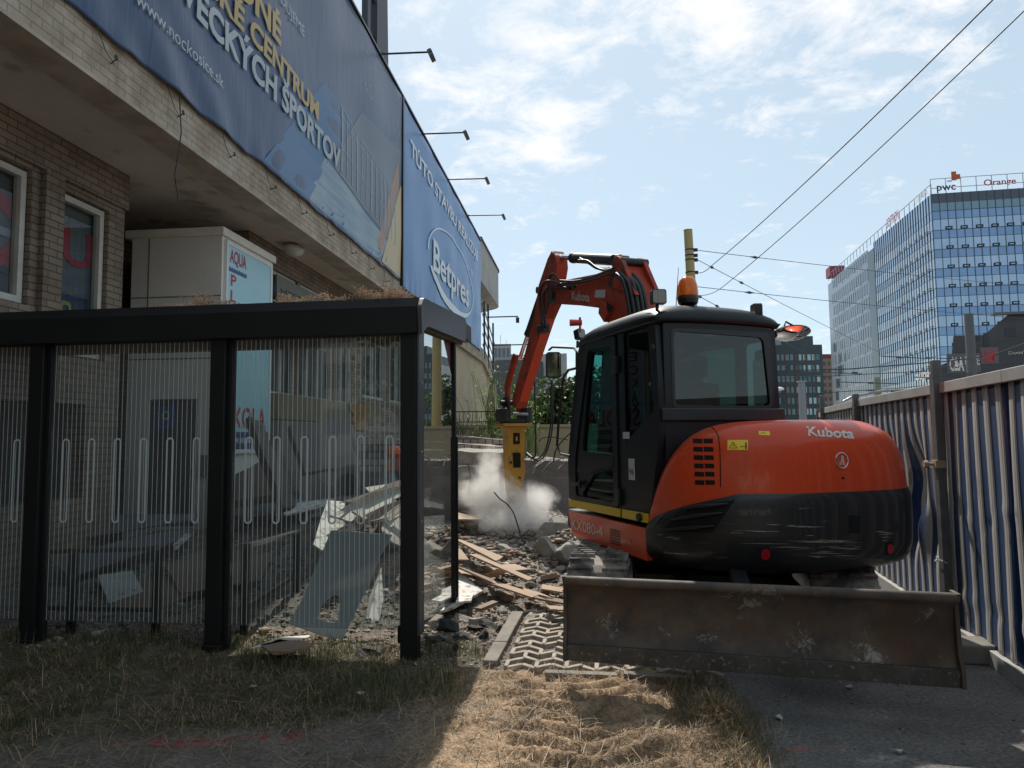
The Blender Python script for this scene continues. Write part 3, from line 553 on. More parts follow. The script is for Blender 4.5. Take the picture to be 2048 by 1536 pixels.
for i in range(26): y = 13.2+random.random()*3.3; z = 8.7+random.random()*1.0; strip(mb, [(y, z), (y+.05, z), (y+.05, z+.035), (y, z+.035)], .009, 1)
mb.build('printed_lights', pm('print_lights', (.5, .55, .6), rough=.5), ban1)
mb = MB(); f = b1(.011); a = [(15.0, 5.44), (16.70, 5.44), (16.70, 8.05), (16.1, 7.0)]; strip(mb, [(15.0, 5.46), (16.68, 5.46), (16.68, 7.75), (16.62, 7.75)], .011, 8); mb.build('printed_corner', pm('print_sand', (.55, .44, .25), rough=.5), ban1)
mb = MB(); strip(mb, [(14.7, 5.9), (14.95, 5.6), (16.5, 7.6), (16.45, 8.3)], .0085, 8); mb.build('printed_sunset', pm('print_orange', (.40, .24, .17), rough=.5), ban1)
ban2 = banner('banner', 'bright blue banner with an oval company logo and white capitals, hanging beyond the dark one', 16.86, 29.9, 5.25, 10.03, M_ban2, .12, .14, lambda y: scal(y, 5.28, .05))
def b2(off): return lambda u, v: (ban_disp(u, v, 1, 5.25)+off, u-16.86, v-5.25)
M_b2w = pm('banner_two_white', (.78, .82, .84), rough=.5)
mb = MB(); lettering(mb, 'TÚTO STAVBU REALIZUJE', b2(.034), 17.5, 28.9, 8.92, .42, .02, cuts=80); mb.build('lettering', M_b2w, ban2)
mb = MB(); lettering(mb, 'Betpres', b2(.034), 20.2, 26.5, 6.55, .95, .02, cuts=60); mb.build('lettering', M_b2w, ban2)
mb = MB(); cy, cz = 23.6, 7.08; n = 72; vs = []
for i in range(n+1):
    t = 2*math.pi*i/n; th = .05+.22*max(0, math.cos(t+math.pi*.5+.25))**1.5
    for k in (0, 1):
        ky = (4.05-k*th*1.6)*math.cos(t); kz = (1.28-k*th)*math.sin(t)-.0*ky; vs.append(b2(.032)(cy+ky+.25*math.sin(t), cz+kz))
mb.add(vs, [(2*i, 2*i+1, 2*i+3, 2*i+2) for i in range(n) if i not in (37, 38, 39, 40)]); mb.build('logo_ring', M_b2w, ban2)
mb = MB(); mb.add([b2(.032)(27.3+.28*math.cos(t)*k, 8.1+.12*math.sin(t)*k) for t in [2*math.pi*i/20 for i in range(20)] for k in (1, .8)], [(2*i, 2*i+1, (2*i+3) % 40, (2*i+2) % 40) for i in range(20)]); lettering(mb, 'R', b2(.034), 27.2, 27.4, 8.05, .11); mb.build('trademark', M_b2w, ban2)
# frame tubes, lashing hooks and wires at the lower edge
mb = MB(); mb.box(.02, 16.74, 5.3, .09, 16.84, 10.1); single(mb.xf(HM), 'banner_post', M_black, 'thin black upright between the two blue banners', 'post')
mb = MB(); mb.bar((.05, 3, 10.14), (.05, 30, 10.14), .05, .05); single(mb.xf(HM), 'banner_rail', M_black, 'black tube rail along the roof edge above the banners', 'rail')
M_rust = pm('rusty_hook', (.07, .045, .03), (.03, .025, .02), scale=20, rough=.8)
HK = [(240, 126), (371, 233), (472, 314), (553, 378), (614, 428), (668, 471), (712, 507), (748, 538), (778, 563)]
for i, (px, py) in enumerate(HK):
    p = HP(px, py, .09); h = MB(); a = Vector((0, p.y, p.z)); h.tube([a, a+Vector((.13, -.10, -.01))], .006, 6); h.lathe([(.022, -.004), (.03, 0), (.022, .004)], a+Vector((.13, -.11, -.01)), 'X', 10)
    h.tube([a+Vector((.02, .02, .0)), a+Vector((.03, -.12, .05)), a+Vector((.06, -.32, .22))], .004, 5)
    single(h.xf(HM), 'wall_hook', M_rust, 'rusty lashing hook on the tiled fascia, '+['nearest', 'second', 'third', 'fourth', 'fifth', 'sixth', 'seventh', 'eighth', 'farthest'][i]+' along the big banner', 'hook', 'lashing hooks under the banner')
mb = MB(); p = HP(359, 194, .12); mb.tube([p, p+Vector((.02, .02, -.4)), p+Vector((0, -.05, -.9)), p+Vector((.02, 0, -1.18))], .006, 6)
single(mb.xf(HM), 'hanging_cable', M_blackr, 'loose black cable hanging from the lower edge of the big banner', 'cable')
# floodlights on arms over the roof edge
for i, (px, py, qx, qy) in enumerate([(765, 108, 862, 104), (842, 268, 932, 265), (897, 359, 974, 357), (937, 431, 1007, 430)]):
    a = HP(px, py, .0); b = HM.inverted() @ PY(qx, qy, (HM @ a).y-.15)
    fl = thing('floodlight', ['nearest and largest of the floodlights on thin arms beside the dark mast', 'second floodlight arm reaching out over the start of the bright blue banner', 'third floodlight arm along the roof edge', 'farthest floodlight arm above the bright blue banner'][i], 'floodlight', HM @ a, HA, 'floodlights over the banners')
    d = b-a; m = MB(); m.tube([(0, 0, 0), d], .022, 8); m.bar((-.0, 0, .03), (0, 0, -.35), .05, .05); m.build('arm', M_black, fl)
    m = MB(); m.box(d.x-.05, d.y-.16, d.z-.10, d.x+.05, d.y+.16, d.z+.06); m.xf(Matrix.Translation(d) @ Matrix.Rotation(rad(-25), 4, 'Y') @ Matrix.Translation(-d)); m.box(d.x-.015, d.y-.18, d.z-.02, d.x+.06, d.y-.165, d.z+.02)
    m.xf(Matrix.Translation((0, 0, -.06))); m.build('lamp_head', pm('lamp_body_grey', (.10, .10, .10), rough=.5), fl, bevel=.01)
# steel sign mast on the roof
q_ = HP(757, 112, -.35)
ms = thing('sign_mast', 'dark steel lattice mast rising from the hall roof behind the banner', 'mast', HM @ Vector((-.35, q_.y, 10.0)), HA); qy = HP(732, 60, -.35).y-q_.y
mb = MB(); mb.box(-.10, -.45, -.4, .10, .1, 12); mb.build('column', pm('mast_steel', (.03, .035, .045), rough=.5, metal=.3), ms)
mb = MB(); mb.plate([(.1, -.3), (.75, -.3), (.22, 9)], [], lambda u, v, w: (-.05+w, u, v), .10); mb.build('brace', MATS['mast_steel'], ms)
mb = MB(); mb.box(-.07, qy-.1, -.4, .07, qy+.12, 2.0)
for z in (.1, .95, 1.85): mb.box(-.03, qy+.12, z, .03, -.45, z+.05)
mb.bar((0, qy, 1.8), (0, -.4, .1), .04, .04); mb.build('lattice', MATS['mast_steel'], ms)
mb = MB(); mb.bar((0, qy-1.6, .85), (0, qy, .85), .05, .05); mb.build('tie_bar', MATS['mast_steel'], ms)
# stair railing beyond the banner
rl = thing('stair_railing', 'thin black railing posts above the far end of the canopy', 'railing', HM @ Vector((0, 30.6, 4.9)), HA)
for y, z0, z1 in ((.6, .2, 2.8), (1.9, -.1, 2.9), (3.6, -.7, 2.3)):
    m = MB(); m.box(-.04, y-.04, z0, .04, y+.04, z1); m.build('post', M_black, rl)
m = MB()
for k in range(5): m.bar((0, .1, 2.6-k*.45), (0, 4.2, 1.3-k*.45), .04, .05)
m.build('rails', M_black, rl)
m = MB(); m.bar((0, 1.9, 2.3), (1.4, 1.9, 2.3), .05, .05); m.bar((0, 3.6, 1.2), (1.9, 3.6, 1.2), .05, .05); m.box(1.3, 1.85, 2.0, 1.45, 1.95, 2.25); m.box(1.85, 3.55, .9, 1.98, 3.65, 1.15); m.build('lamp_arms', M_black, rl)
# ================================================================== BUS SHELTER
SR = rad(-7.3); S0 = Vector((-.76, 5.17, 0))
sh = thing('bus_shelter', 'black framed glass bus shelter with white pinstripes and dry plants on its roof', 'bus shelter', S0, SR)
SM = WM[sh.name]
M_frm = pm('shelter_frame', (.008, .0085, .009), (.012, .0125, .013), scale=2, rough=.5, r2=.6, spec=.28)
M_glass = glassm('shelter_glass', (.80, .84, .84), refl=.075, mx=1.0, power=3.6, haze=.03, hz=(.6, .62, .64))
M_glass2 = glassm('side_glass', (.84, .88, .88), refl=.14, mx=1.0, power=1.7, haze=.06, hz=(.6, .64, .66))
M_print = pm('glass_print', (.52, .56, .57), rough=.5)
PX = [.02, -1.45, -2.95, -4.45]
for i, x in enumerate(PX):
    m = MB(); m.box(x-.06, -.06, -.05, x+.06, .06, 2.32); m.box(x-.075, -.07, -.05, x+.075, .07, .06) if i else m.box(x-.09, -.02, .1, x-.055, .03, .22)
    if i: m.box(x+.062, -.02, .05, x+.10, .04, 2.3)
    m.build('post', M_frm, sh, bevel=.006)
m = MB(); m.box(.082, -.06, .16, .10, .085, 2.40); m.add([], []); m.build('glass_clamp', pm('anthracite', (.05, .055, .06), rough=.4), sh, bevel=.004)
m = MB()
for z in (.45, .95, 1.45, 1.95): m.lathe([(.004, 0), (.011, 0), (.009, .006), (.002, .007)], (.101, 0.01, z), 'X', 10)
m.build('screws', M_steel, sh)
for x, y in ((.02, 1.37), (-1.45, 1.37), (-2.95, 1.37)):
    if x > -1: m = MB(); m.box(x-.05, y-.05, -.05, x+.05, y+.05, 1.55); m.box(x-.05, y-.05, 1.55, x+.05, y+.02, 2.5); m.build('post', M_frm, sh, bevel=.006)
# roof: dark fascia, rising end plate, gutter and tray
m = MB(); m.plate([(-.10, 2.31), (-.10, 2.50), (-.04, 2.575), (.02, 2.575), (.02, 2.31)], [], lambda u, v, w: (.09-w, u, v), 4.9); m.build('fascia', M_frm, sh)
m = MB(); m.plate(rpoly([(-.07, 2.30), (.10, 2.385), (1.56, 2.465), (1.60, 2.68), (1.50, 2.685), (-.02, 2.575), (-.10, 2.50)], [.0, .05, .05, .05, .02, .02, .02]), [], lambda u, v, w: (.095+w, u, v), .03); m.build('end_plate', MATS['anthracite'], sh)
m = MB(); m.box(-4.8, 1.56, 2.50, .12, 1.90, 2.66); m.build('gutter', pm('gutter_grey', (.09, .085, .08), (.14, .13, .12), scale=5, rough=.7), sh, bevel=.01)
m = MB(); m.add([(.09, .02, 2.50), (-4.8, .02, 2.50), (-4.8, 1.6, 2.56), (.09, 1.6, 2.56), (.09, .02, 2.36), (-4.8, .02, 2.36), (-4.8, 1.6, 2.44), (.09, 1.6, 2.44)], [(0, 1, 2, 3), (7, 6, 5, 4), (0, 4, 5, 1), (3, 2, 6, 7), (0, 3, 7, 4), (1, 5, 6, 2)]); m.build('roof', pm('roof_brown', (.12, .085, .055), (.08, .06, .04), scale=3, rough=.8), sh)
m = MB(); m.box(-4.8, .04, 2.24, .0, .09, 2.31); m.build('timber_strip', pm('timber_brown', (.20, .115, .07), (.13, .08, .05), scale=4, rough=.7, stretch=(1, 8, 8)), sh)
m = MB(); m.add([(.0, .92, 2.45), (.0, 1.42, 2.47), (.0, 1.42, 1.98), (.03, .92, 2.45), (.03, 1.42, 2.47), (.03, 1.42, 1.98)], [(0, 1, 2), (5, 4, 3), (0, 3, 4, 1), (1, 4, 5, 2), (2, 5, 3, 0)]); m.build('corner_gusset', pm('gusset_red', (.18, .06, .06), rough=.6), sh)
# glass panes with printed pinstripes and long loops
def loop(xc, z0, z1, w, t):
    o = []; 
    for r in (w/2, w/2-t):
        p = [(xc+r*math.cos(a), z1-w/2+r*math.sin(a)) for a in [math.pi*i/10 for i in range(11)]]+[(xc+r*math.cos(a), z0+w/2+r*math.sin(a)) for a in [math.pi+math.pi*i/10 for i in range(11)]]; o.append(p)
    return o
for k in range(3):
    a, b = PX[k+1]+.105, PX[k]-.06
    m = MB(); m.box(a, -.004, .19, b, .004, 2.33); g = m.build('glass_pane', M_glass, sh)
    m = MB(); n = 35
    for i in range(n):
        x = a+.02+(b-a-.04)*i/(n-1); m.add([(x-.0022, -.0052, .20), (x+.0022, -.0052, .20), (x+.0022, -.0052, 2.30), (x-.0022, -.0052, 2.30)], [(0, 1, 2, 3)])
    m.build('pinstripes', M_print, g, fix=False)
    m = MB()
    for i in range(6):
        o, h = loop(a+.13+.216*i, .93, 1.575, .062, .013); m.plate(o, [h], lambda u, v, w: (u, -.0056-w, v), .0006)
    m.build('printed_loops', M_print, g)
m = MB(); m.plate([(.10, .16), (1.36, .12), (1.36, 2.02), (.90, 2.43), (.10, 2.385)], [], lambda u, v, w: (.045+w, u, v), .008); m.build('side_pane', M_glass2, sh)
m = MB(); m.box(.055, 1.355, -.03, .085, 1.385, 1.56); m.build('edge_profile', M_frm, sh)
# small leaning rails behind the glass
def rail(name, label, pts, posts, dia=.045):
    r = thing(name, label, 'railing', (pts[0][0], pts[0][1], 0), 0, 'low rails behind the shelter glass'); o = Vector((pts[0][0], pts[0][1], 0))
    m = MB(); m.bar(Vector(pts[0])-o, Vector(pts[1])-o, .07, .03); m.build('top_rail', pm('rail_top', (.16, .16, .16), rough=.25, metal=.6), r)
    m = MB(); m.bar(Vector((pts[0][0], pts[0][1], .22))-o, Vector((pts[1][0], pts[1][1], .22))-o, .03, .03); m.build('lower_rail', M_frm, r)
    for x, y, z in posts: m = MB(); m.box(x-o.x-.025, y-o.y-.025, -.05, x-o.x+.025, y-o.y+.025, z-.015); m.build('leg', M_frm, r)
a, b = G(488, 1275), G(592, 1197); rail('leaning_rail', 'low black rail with a bright top beside the tilted board', [(a.x, a.y, .71), (b.x, b.y, .64)], [(a.x, a.y, .71), (b.x, b.y, .64)])
a, b = G(141, 1275), G(311, 1277); c = G(60, 1272); rail('leaning_rail', 'long low black rail parallel to the glass behind the shelter left bay', [(c.x, c.y, .66), (b.x, b.y, .70)], [(a.x, a.y, .67), (b.x, b.y, .70)])

# dried plants on the roof
def sedum(cx, cy, cz, h, n, mb):
    for i in range(n):
        x = cx+random.gauss(0, .045); y = cy+random.gauss(0, .06); t = h*random.uniform(.5, 1); lean = Vector((random.gauss(0, .25), random.gauss(0, .25), 1)).normalized()
        p = Vector((x, y, cz)); q = p+lean*t; mb.m = 0; mb.tube([p, q], .0016, 4, cap=False)
        mb.m = 1
        for j in range(10):
            e = q+Vector((random.gauss(0, .02), random.gauss(0, .02), random.gauss(0, .008))); s = random.uniform(.004, .009)
            mb.add([e+Vector((-s, 0, 0)), e+Vector((s, 0, s*.3)), e+Vector((0, 0, s)), e+Vector((0, s, -s*.5))], [(0, 1, 2), (0, 1, 3), (1, 2, 3)])
        mb.m = 0
M_stalk = pm('dry_stalk', (.20, .13, .08), rough=.9); M_umb = pm('dry_flower', (.50, .36, .26), (.62, .48, .36), scale=30, rough=.9)
mb = MB()
for i in range(48):
    x = -2.35+2.35*random.random()**.8; k = .5+.5*math.sin(x*7+1.2); 
    if k < .25: continue
    sedum(x, random.uniform(.0, .3), 2.55, .06+.10*k*random.random(), random.randint(5, 11), mb)
for i in range(7): sedum(random.uniform(-.35, .02), random.uniform(.0, .15), 2.55, .11, 8, mb)
mb.xf(SM); single(mb, 'roof_plants', [M_stalk, M_umb], 'brown dried plants growing along the edge of the shelter roof', 'plants', kind='stuff', fix=False)

# ================================================================== HOARDING
M_fb = pm('hoarding_blue', (.004, .022, .075), (.006, .034, .11), scale=1.3, rough=.38, r2=.55, c3=(.10, .12, .16), s3=9, a3=(.66, .75), stretch=(1, 1, .35))
M_fw = pm('hoarding_cream', (.42, .40, .385), (.31, .305, .30), scale=2.5, rough=.5, c3=(.16, .14, .12), s3=12, a3=(.62, .72), stretch=(1, 1, .25))
M_fg = pm('hoarding_rail', (.37, .365, .35), (.28, .275, .265), scale=3, rough=.6)
M_fp = pm('hoarding_post', (.10, .105, .11), (.16, .16, .155), scale=6, rough=.5, metal=.4)
FP = [(2.68, 2.7), (3.10, 4.42), (3.37, 5.54), (3.90, 7.95), (4.55, 10.3), (5.6, 12.9), (6.9, 15.6), (8.4, 18.4)]
FN = ['hoarding panel nearest the camera, blue and cream stripes', 'blue and cream striped hoarding panel to the right of the steel post', 'crumpled blue and cream hoarding panel behind the digger tail', 'striped hoarding panel just beyond the crumpled one, mostly behind the orange hood', 'far striped hoarding panel where the fence bends away', 'second of the far hoarding panels after the bend', 'last but one far hoarding panel', 'last far hoarding panel']
FPo = ['first', 'near steel post at the open joint of the hoarding', 'tall grey steel post joining the crumpled panel and the flat one', 'steel post at the far end of the crumpled panel']
def fence_panel(i, a, b):
    L = (Vector(b)-Vector(a)).length; ang = math.atan2(b[1]-a[1], b[0]-a[0]); H = 1.86
    t = thing('striped_hoarding', FN[i], 'hoarding', (a[0], a[1], 0), ang, 'striped hoarding panels along the site')
    per = .175; n = int(L/per); per = L/n; near = i < 4; nz = 44 if near else 2
    prof = []  # (x, depth, material)
    for k in range(n):
        x = k*per; prof += [(x, 0, 0), (x+per*.58, 0, 1), (x+per*.61, .008, 1), (x+per*.71, .008, 1), (x+per*.73, .002, 1), (x+per*.75, .008, 1), (x+per*.94, .008, 1)]
    prof.append((L, 0, 0)); vs = []; fs = []; mi = []
    for j in range(nz+1):
        z = .10+(H-.10)*j/nz
        for (x, d, m_) in prof:
            dent = 0; sx = 0
            if i == 2:
                k = x/L; e = math.exp(-((k-.42)/.40)**2)
                dent = -.11*math.exp(-((z-1.15)/.30)**2)*e*(.6+.5*math.sin(x*9+1))+.06*math.exp(-((z-.75)/.2)**2)*e*math.sin(x*13)
                sx = .045*math.exp(-((z-1.1)/.28)**2)*math.sin(x*5.2+1.0)*e+.02*math.sin(z*9+x*7)*e*math.exp(-((z-1.0)/.5)**2)
            elif near: dent = .004*math.sin(x*6+z*3)+.007*math.exp(-((z-.95-.1*math.sin(x*8))/.04)**2)*math.sin(x*11)+.01*math.exp(-((z-.35)/.05)**2)*math.sin(x*7+2); sx = .0025*math.sin(z*4+x*9)
            vs.append((x+sx, d+dent, z))
    w = len(prof)
    for j in range(nz):
        for k in range(w-1): fs.append((j*w+k, j*w+k+1, (j+1)*w+k+1, (j+1)*w+k)); mi.append(0 if prof[k][2] == 0 else 1)
    mb = MB(); mb.v = vs; mb.f = fs; mb.mi = mi; o = mb.build('sheet', [M_fb, M_fw], t, fix=False, smooth='auto')
    s = o.modifiers.new('thick', 'SOLIDIFY'); s.thickness = .002
    m = MB(); m.box(0, -.02, H-.0, L, .04, H+.08); m.build('top_rail', M_fg, t, bevel=.004)
    m = MB(); m.box(0, -.02, .0, L, .045, .105); m.build('bottom_rail', M_fg, t, bevel=.004)
    return t
for i in range(len(FP)-1): fence_panel(i, FP[i], FP[i+1])
PL = ['grey steel hoarding post beyond the right edge, nearest the camera', 'steel hoarding post between the two nearest panels', 'tall dark steel post with a clamp, between the flat panel and the crumpled one', 'steel post at the far end of the crumpled panel', 'steel post just past the orange hood', 'first thin post on the far run of hoarding', 'second thin post on the far run of hoarding', 'last thin post on the far run of hoarding']
for i, (x, y) in enumerate(FP):
    if i == 1: continue
    p = thing('hoarding_post', PL[i], 'post', (x, y, 0), rad(80), 'hoarding posts'); m = MB(); h = 2.12 if i in (2, 4) else 2.0
    m.box(-.035, .02, -.05, .02, .08, h); m.box(.035, .03, -.05, .075, .07, h-.1)
    m.build('post', M_fp, p, bevel=.004)
    if i == 2:
        m = MB(); m.box(-.05, .03, 1.28, .07, .10, 1.34); m.tube([(.0, .03, 1.31), (.0, .16, 1.31)], .012, 8); m.lathe([(.03, .14), (.03, .17)], (0, 0, 1.31), 'Y', 6); m.build('clamp', pm('clamp_rust', (.30, .24, .18), rough=.7), p)
        m = MB(); m.tube([(-.05, .06, .56), (.0, .10, .58), (.1, .09, .55), (.16, .04, .57)], .004, 5); m.box(.08, .05, .53, .16, .06, .58); m.build('tie', pm('wire_tie', (.5, .5, .48), rough=.5), p)
sb = MB(); a = G(1915, 1300); b = G(1985, 1345); sb.box(-.35, -.14, 0, .45, .12, .13)
o = sb.build('footing_block', pm('footing', (.20, .185, .165), (.14, .13, .12), scale=5, rough=.95, bump=.006, bscale=30), bevel=.015); o.location = (3.16, 5.0, .0); o.rotation_euler = (0, 0, rad(-12)); tag(o, 'low concrete footing block at the foot of the hoarding beside the blade', 'footing')
# ================================================================== EXCAVATOR  (local y forward, x right, z up; origin under the slew ring)
EY = rad(19); EC = Vector((1.77, 6.6, 0))
ex = thing('excavator', 'orange and black tracked excavator with a hydraulic hammer, its dozer blade towards the camera', 'excavator', EC, EY)
EM = WM[ex.name]; EI = EM.inverted()
def LX(x, y, c):
    n = EM.to_3x3() @ Vector((1, 0, 0)); return EI @ onplane(x, y, EM @ Vector((c, 0, 0)), n)
def LYp(x, y, c):
    n = EM.to_3x3() @ Vector((0, 1, 0)); return EI @ onplane(x, y, EM @ Vector((0, c, 0)), n)
M_or = pm('digger_orange', (.66, .062, .012), (.60, .055, .012), scale=2, rough=.33, r2=.42, coat=.35, spec=.3, c3=(.42, .13, .07), s3=1.6, a3=(.50, .95))
M_oru = pm('worn_orange', (.43, .05, .018), (.30, .038, .018), scale=3, rough=.5, r2=.7, c3=(.08, .04, .028), s3=5, a3=(.54, .68), coat=.08, spec=.3)
M_cab = pm('cab_black', (.007, .008, .011), (.010, .012, .016), scale=2, rough=.42, r2=.52, coat=.08, spec=.3)
M_plb = pm('plastic_black', (.010, .010, .012), (.016, .016, .018), scale=4, rough=.38, r2=.5)
M_yel = pm('stripe_yellow', (.62, .42, .015), rough=.45)
M_rub = pm('track_rubber', (.07, .065, .06), (.34, .30, .26), scale=5, rough=.85, lo=.42, hi=.62)
M_gt = glassm('cab_glass', (.34, .60, .56), refl=.03, mx=.3, power=7)
M_gd = glassm('cab_glass_dark', (.22, .30, .30), refl=.03, mx=.3, power=7)
M_lw = pm('decal_white', (.66, .62, .58), rough=.5)
# ---- cab shell: left side with its openings
def sideplate(name, x, outer, holes, t, mat=M_cab, bev=.006): m = MB(); m.plate(outer, holes, lambda u, v, w: (x+w, u, v), t); return m.build(name, mat, ex, bevel=bev)
prof = rpoly([(.72, .88), (.735, 1.35), (.47, 2.36), (.32, 2.50), (-.96, 2.50), (-1.0, 1.60), (-.80, .88)], [.03, .05, .16, .12, .10, .0, .02], 5)
dw = rpoly([(-.24, 2.30), (.19, 2.32), (.40, 1.42), (-.24, 1.40)], .05); dl = rpoly([(-.24, 1.28), (.15, 1.22), (.42, 1.02), (.30, .98), (-.24, .98)], .04)
rw = rpoly([(-.44, 2.40), (-.85, 2.40), (-.92, 1.74), (-.44, 1.50)], .03)
sideplate('cab_side', -1.05, prof, [dw, dl, rw], .05)
sideplate('cab_side', .0, prof, [rpoly([(-.5, 2.32), (.2, 2.34), (.48, 1.42), (-.5, 1.40)], .05), rpoly([(-.88, 2.32), (-.60, 2.32), (-.60, 1.7), (-.9, 1.8)], .05)], .05)
m = MB(); dfr = rpoly([(-.33, 2.40), (.26, 2.42), (.60, 1.35), (.60, .96), (-.33, .96)], .05); m.plate(dfr, [rpoly([(-.25, 2.32), (.205, 2.335), (.53, 1.36), (.53, 1.0), (-.25, 1.0)], .05)], lambda u, v, w: (-1.066+w, u, v), .014); d_ = m.build('door', M_cab, ex, bevel=.004)
m = MB(); m.plate(rpoly([(-.26, 1.40), (.42, 1.35), (.50, 1.22), (.25, 1.22), (-.26, 1.30)], .03), [], lambda u, v, w: (-1.070+w, u, v), .02); m.build('door_bar', M_cab, d_, bevel=.004)
m = MB(); m.box(-1.10, .38, 1.10, -1.067, .56, 1.13); m.box(-1.09, .38, 1.08, -1.067, .41, 1.15); m.build('handle', M_plb, d_, bevel=.004)
for z in (2.15, 1.05): m = MB(); m.box(-1.085, -.37, z-.07, -1.051, -.30, z+.07); m.build('hinge', M_plb, d_, bevel=.006)
for nm, pl, mt in (('door_window', dw, M_gt), ('lower_window', dl, M_gd), ('rear_side_window', rw, M_gd)):
    m = MB(); m.plate(pl, [], lambda u, v, w: (-1.03+w, u, v), .004); m.build(nm, mt, ex)
m = MB(); m.box(-1.053, -.46, 1.44+.0, -1.051, -.45, 2.42); m.build('seal', M_plb, ex)
m = MB(); m.plate(rpoly([(-.5, 2.32), (.2, 2.34), (.48, 1.42), (-.5, 1.40)], .05), [], lambda u, v, w: (.02+w, u, v), .004); m.build('right_window', M_gt, ex)
# rear wall and window, front frame and windscreen, roof, floor
rwin = rpoly([(-.91, 2.345), (-.09, 2.325), (-.045, 1.78), (-.91, 1.78)], [.05, .05, .04, .04])
m = MB(); m.plate([(-1.0, .9), (.0, .9), (.0, 2.46), (-1.0, 2.46)], [rwin], lambda u, v, w: (u, -.965-w*1.0+.0, v), .03); m.build('rear_wall', M_cab, ex, bevel=.005)
m = MB(); m.plate(rwin, [], lambda u, v, w: (u, -.985+w, v), .005); m.build('rear_window', glassm('rear_glass', (.15, .24, .23), refl=.07, mx=.7, power=4), ex)
m = MB(); m.plate(rrect(-.935, 1.755, -.02, 2.37, .05), [rwin], lambda u, v, w: (u, -.9955-w, v), .003); m.build('window_seal', M_plb, ex)
m = MB()
for x in (-1.0, -.03): m.bar((x, .70, 1.30), (x, .44, 2.40), .06, .05, (0, 1, 0))
m.bar((-1, .44, 2.38), (0, .44, 2.38), .06, .10); m.bar((-1, .70, 1.34), (0, .70, 1.34), .06, .06); m.box(-1.0, .66, .88, 0, .70, 1.0); m.bar((-1, .58, 1.88), (0, .58, 1.88), .03, .03); m.build('front_frame', M_cab, ex)
m = MB(); m.add([(-.97, .70, 1.36), (-.06, .70, 1.36), (-.06, .45, 2.34), (-.97, .45, 2.34)], [(0, 1, 2, 3)]); m.add([(-.97, .69, 1.0), (-.06, .69, 1.0), (-.06, .71, 1.32), (-.97, .71, 1.32)], [(0, 1, 2, 3)]); m.build('windscreen', M_gt, ex, fix=False)
vs = []; nu, nv = 36, 36
for i in range(nu+1):
    for j in range(nv+1):
        u = i/nu*2-1; v = j/nv*2-1; e = lambda q: (1-abs(q)**4); z = 2.40+.145*(max(0, e(u))**.45*max(0, e(v))**.45)+.014*(1-u*u)
        vs.append((-.50+.548*u, -.285+.712*v, z-(.05*max(0, v-.7))))
m = MB(); m.add(vs, [(i*(nv+1)+j, (i+1)*(nv+1)+j, (i+1)*(nv+1)+j+1, i*(nv+1)+j+1) for i in range(nu) for j in range(nv)]); o = m.build('roof', M_cab, ex, smooth=True); s = o.modifiers.new('t', 'SOLIDIFY'); s.thickness = -.05
m = MB(); m.box(-1.0, -.94, .90, .0, .68, .95); m.box(-1.0, -.93, .95, .0, -.60, 1.55); m.build('floor', M_plb, ex)
m = MB(); m.box(-1.04, -1.02, 1.66, .08, -.96, 1.76); m.build('rear_sill', M_plb, ex, bevel=.01)
m = MB(); m.box(-.78, -.62, 1.2, -.28, -.12, 1.34); m.box(-.76, -.72, 1.30, -.30, -.60, 1.98); m.box(-.64, -.74, 2.02, -.42, -.66, 2.2); m.build('seat', pm('seat_fabric', (.02, .02, .022), rough=.9), ex, bevel=.05, seg=3)
m = MB()
for x in (-.86, -.2): m.box(x-.08, -.5, 1.2, x+.08, .1, 1.48); m.tube([(x, .0, 1.48), (x, .03, 1.66)], .018, 8); m.sph((x, .03, 1.69), .035)
for x in (-.65, -.45): m.tube([(x, .45, .95), (x, .38, 1.4)], .014, 8)
m.tube([(-.12, .50, 1.5), (-.12, .46, 1.75)], .02, 6); m.box(-.20, .42, 1.72, -.05, .46, 1.86); m.build('controls', M_plb, ex)
m = MB(); m.box(-1.066, -.35, .885, -1.0505, .70, .955); m.box(-1.066, -.80, .885, -1.0505, -.39, .955); m.build('yellow_stripe', M_yel, ex, bevel=.003)
m = MB(); m.lathe([(.001, -.03), (.03, -.028), (.032, 0)], (-1.066, -.70, .92), 'X', 16); m.build('lock_plug', M_plb, ex)
m = MB(); m.lathe([(.001, -.03), (.02, -.02), (.03, 0)], (-1.051, -.93, 2.22), 'X', 12); m.build('window_catch', M_plb, ex)
# skirt below the door
sk = MB(); sk.plate(rpoly([(.70, .845), (.60, .62), (-.79, .60), (-.79, .845)], [.03, .05, .0, .0]), [], lambda u, v, w: (-1.075+w, u, v), .06); sk = sk.build('side_skirt', M_or, ex, bevel=.008)
m = MB(); lettering(m, 'KX080-4', lambda u, v: (-1.079, -u, v), -.60, .06, .685, .10, .0, cuts=0); m.build('lettering', M_lw, sk, fix=False)
m = MB()
for i in range(8):
    for j in range(6): y = -.20-i*.024; z = .66+j*.022; m.box(-1.0772, y-.008, z-.007, -1.0765, y+.008, z+.007)
m.build('vent_grille', M_plb, sk)
m = MB(); m.lathe([(.001, -.006), (.012, -.005), (.013, 0)], (-1.0755, -.55, .72), 'X', 6); m.build('bolt', M_steel, sk)
m = MB(); m.box(-1.0535, -.60, 1.20, -1.051, -.50, 1.37); m.build('sticker', pm('sticker_grey', (.45, .45, .46), rough=.5), ex)
m = MB(); lettering(m, '96', lambda u, v: (-1.056, -u, v), .515, .585, 1.24, .055, .0); m.build('sticker_number', M_plb, ex, fix=False)
m = MB(); m.box(-1.0565, -.53, 1.53, -1.0535, -.42, 1.585); m.build('sticker', MATS['sticker_grey'], ex)
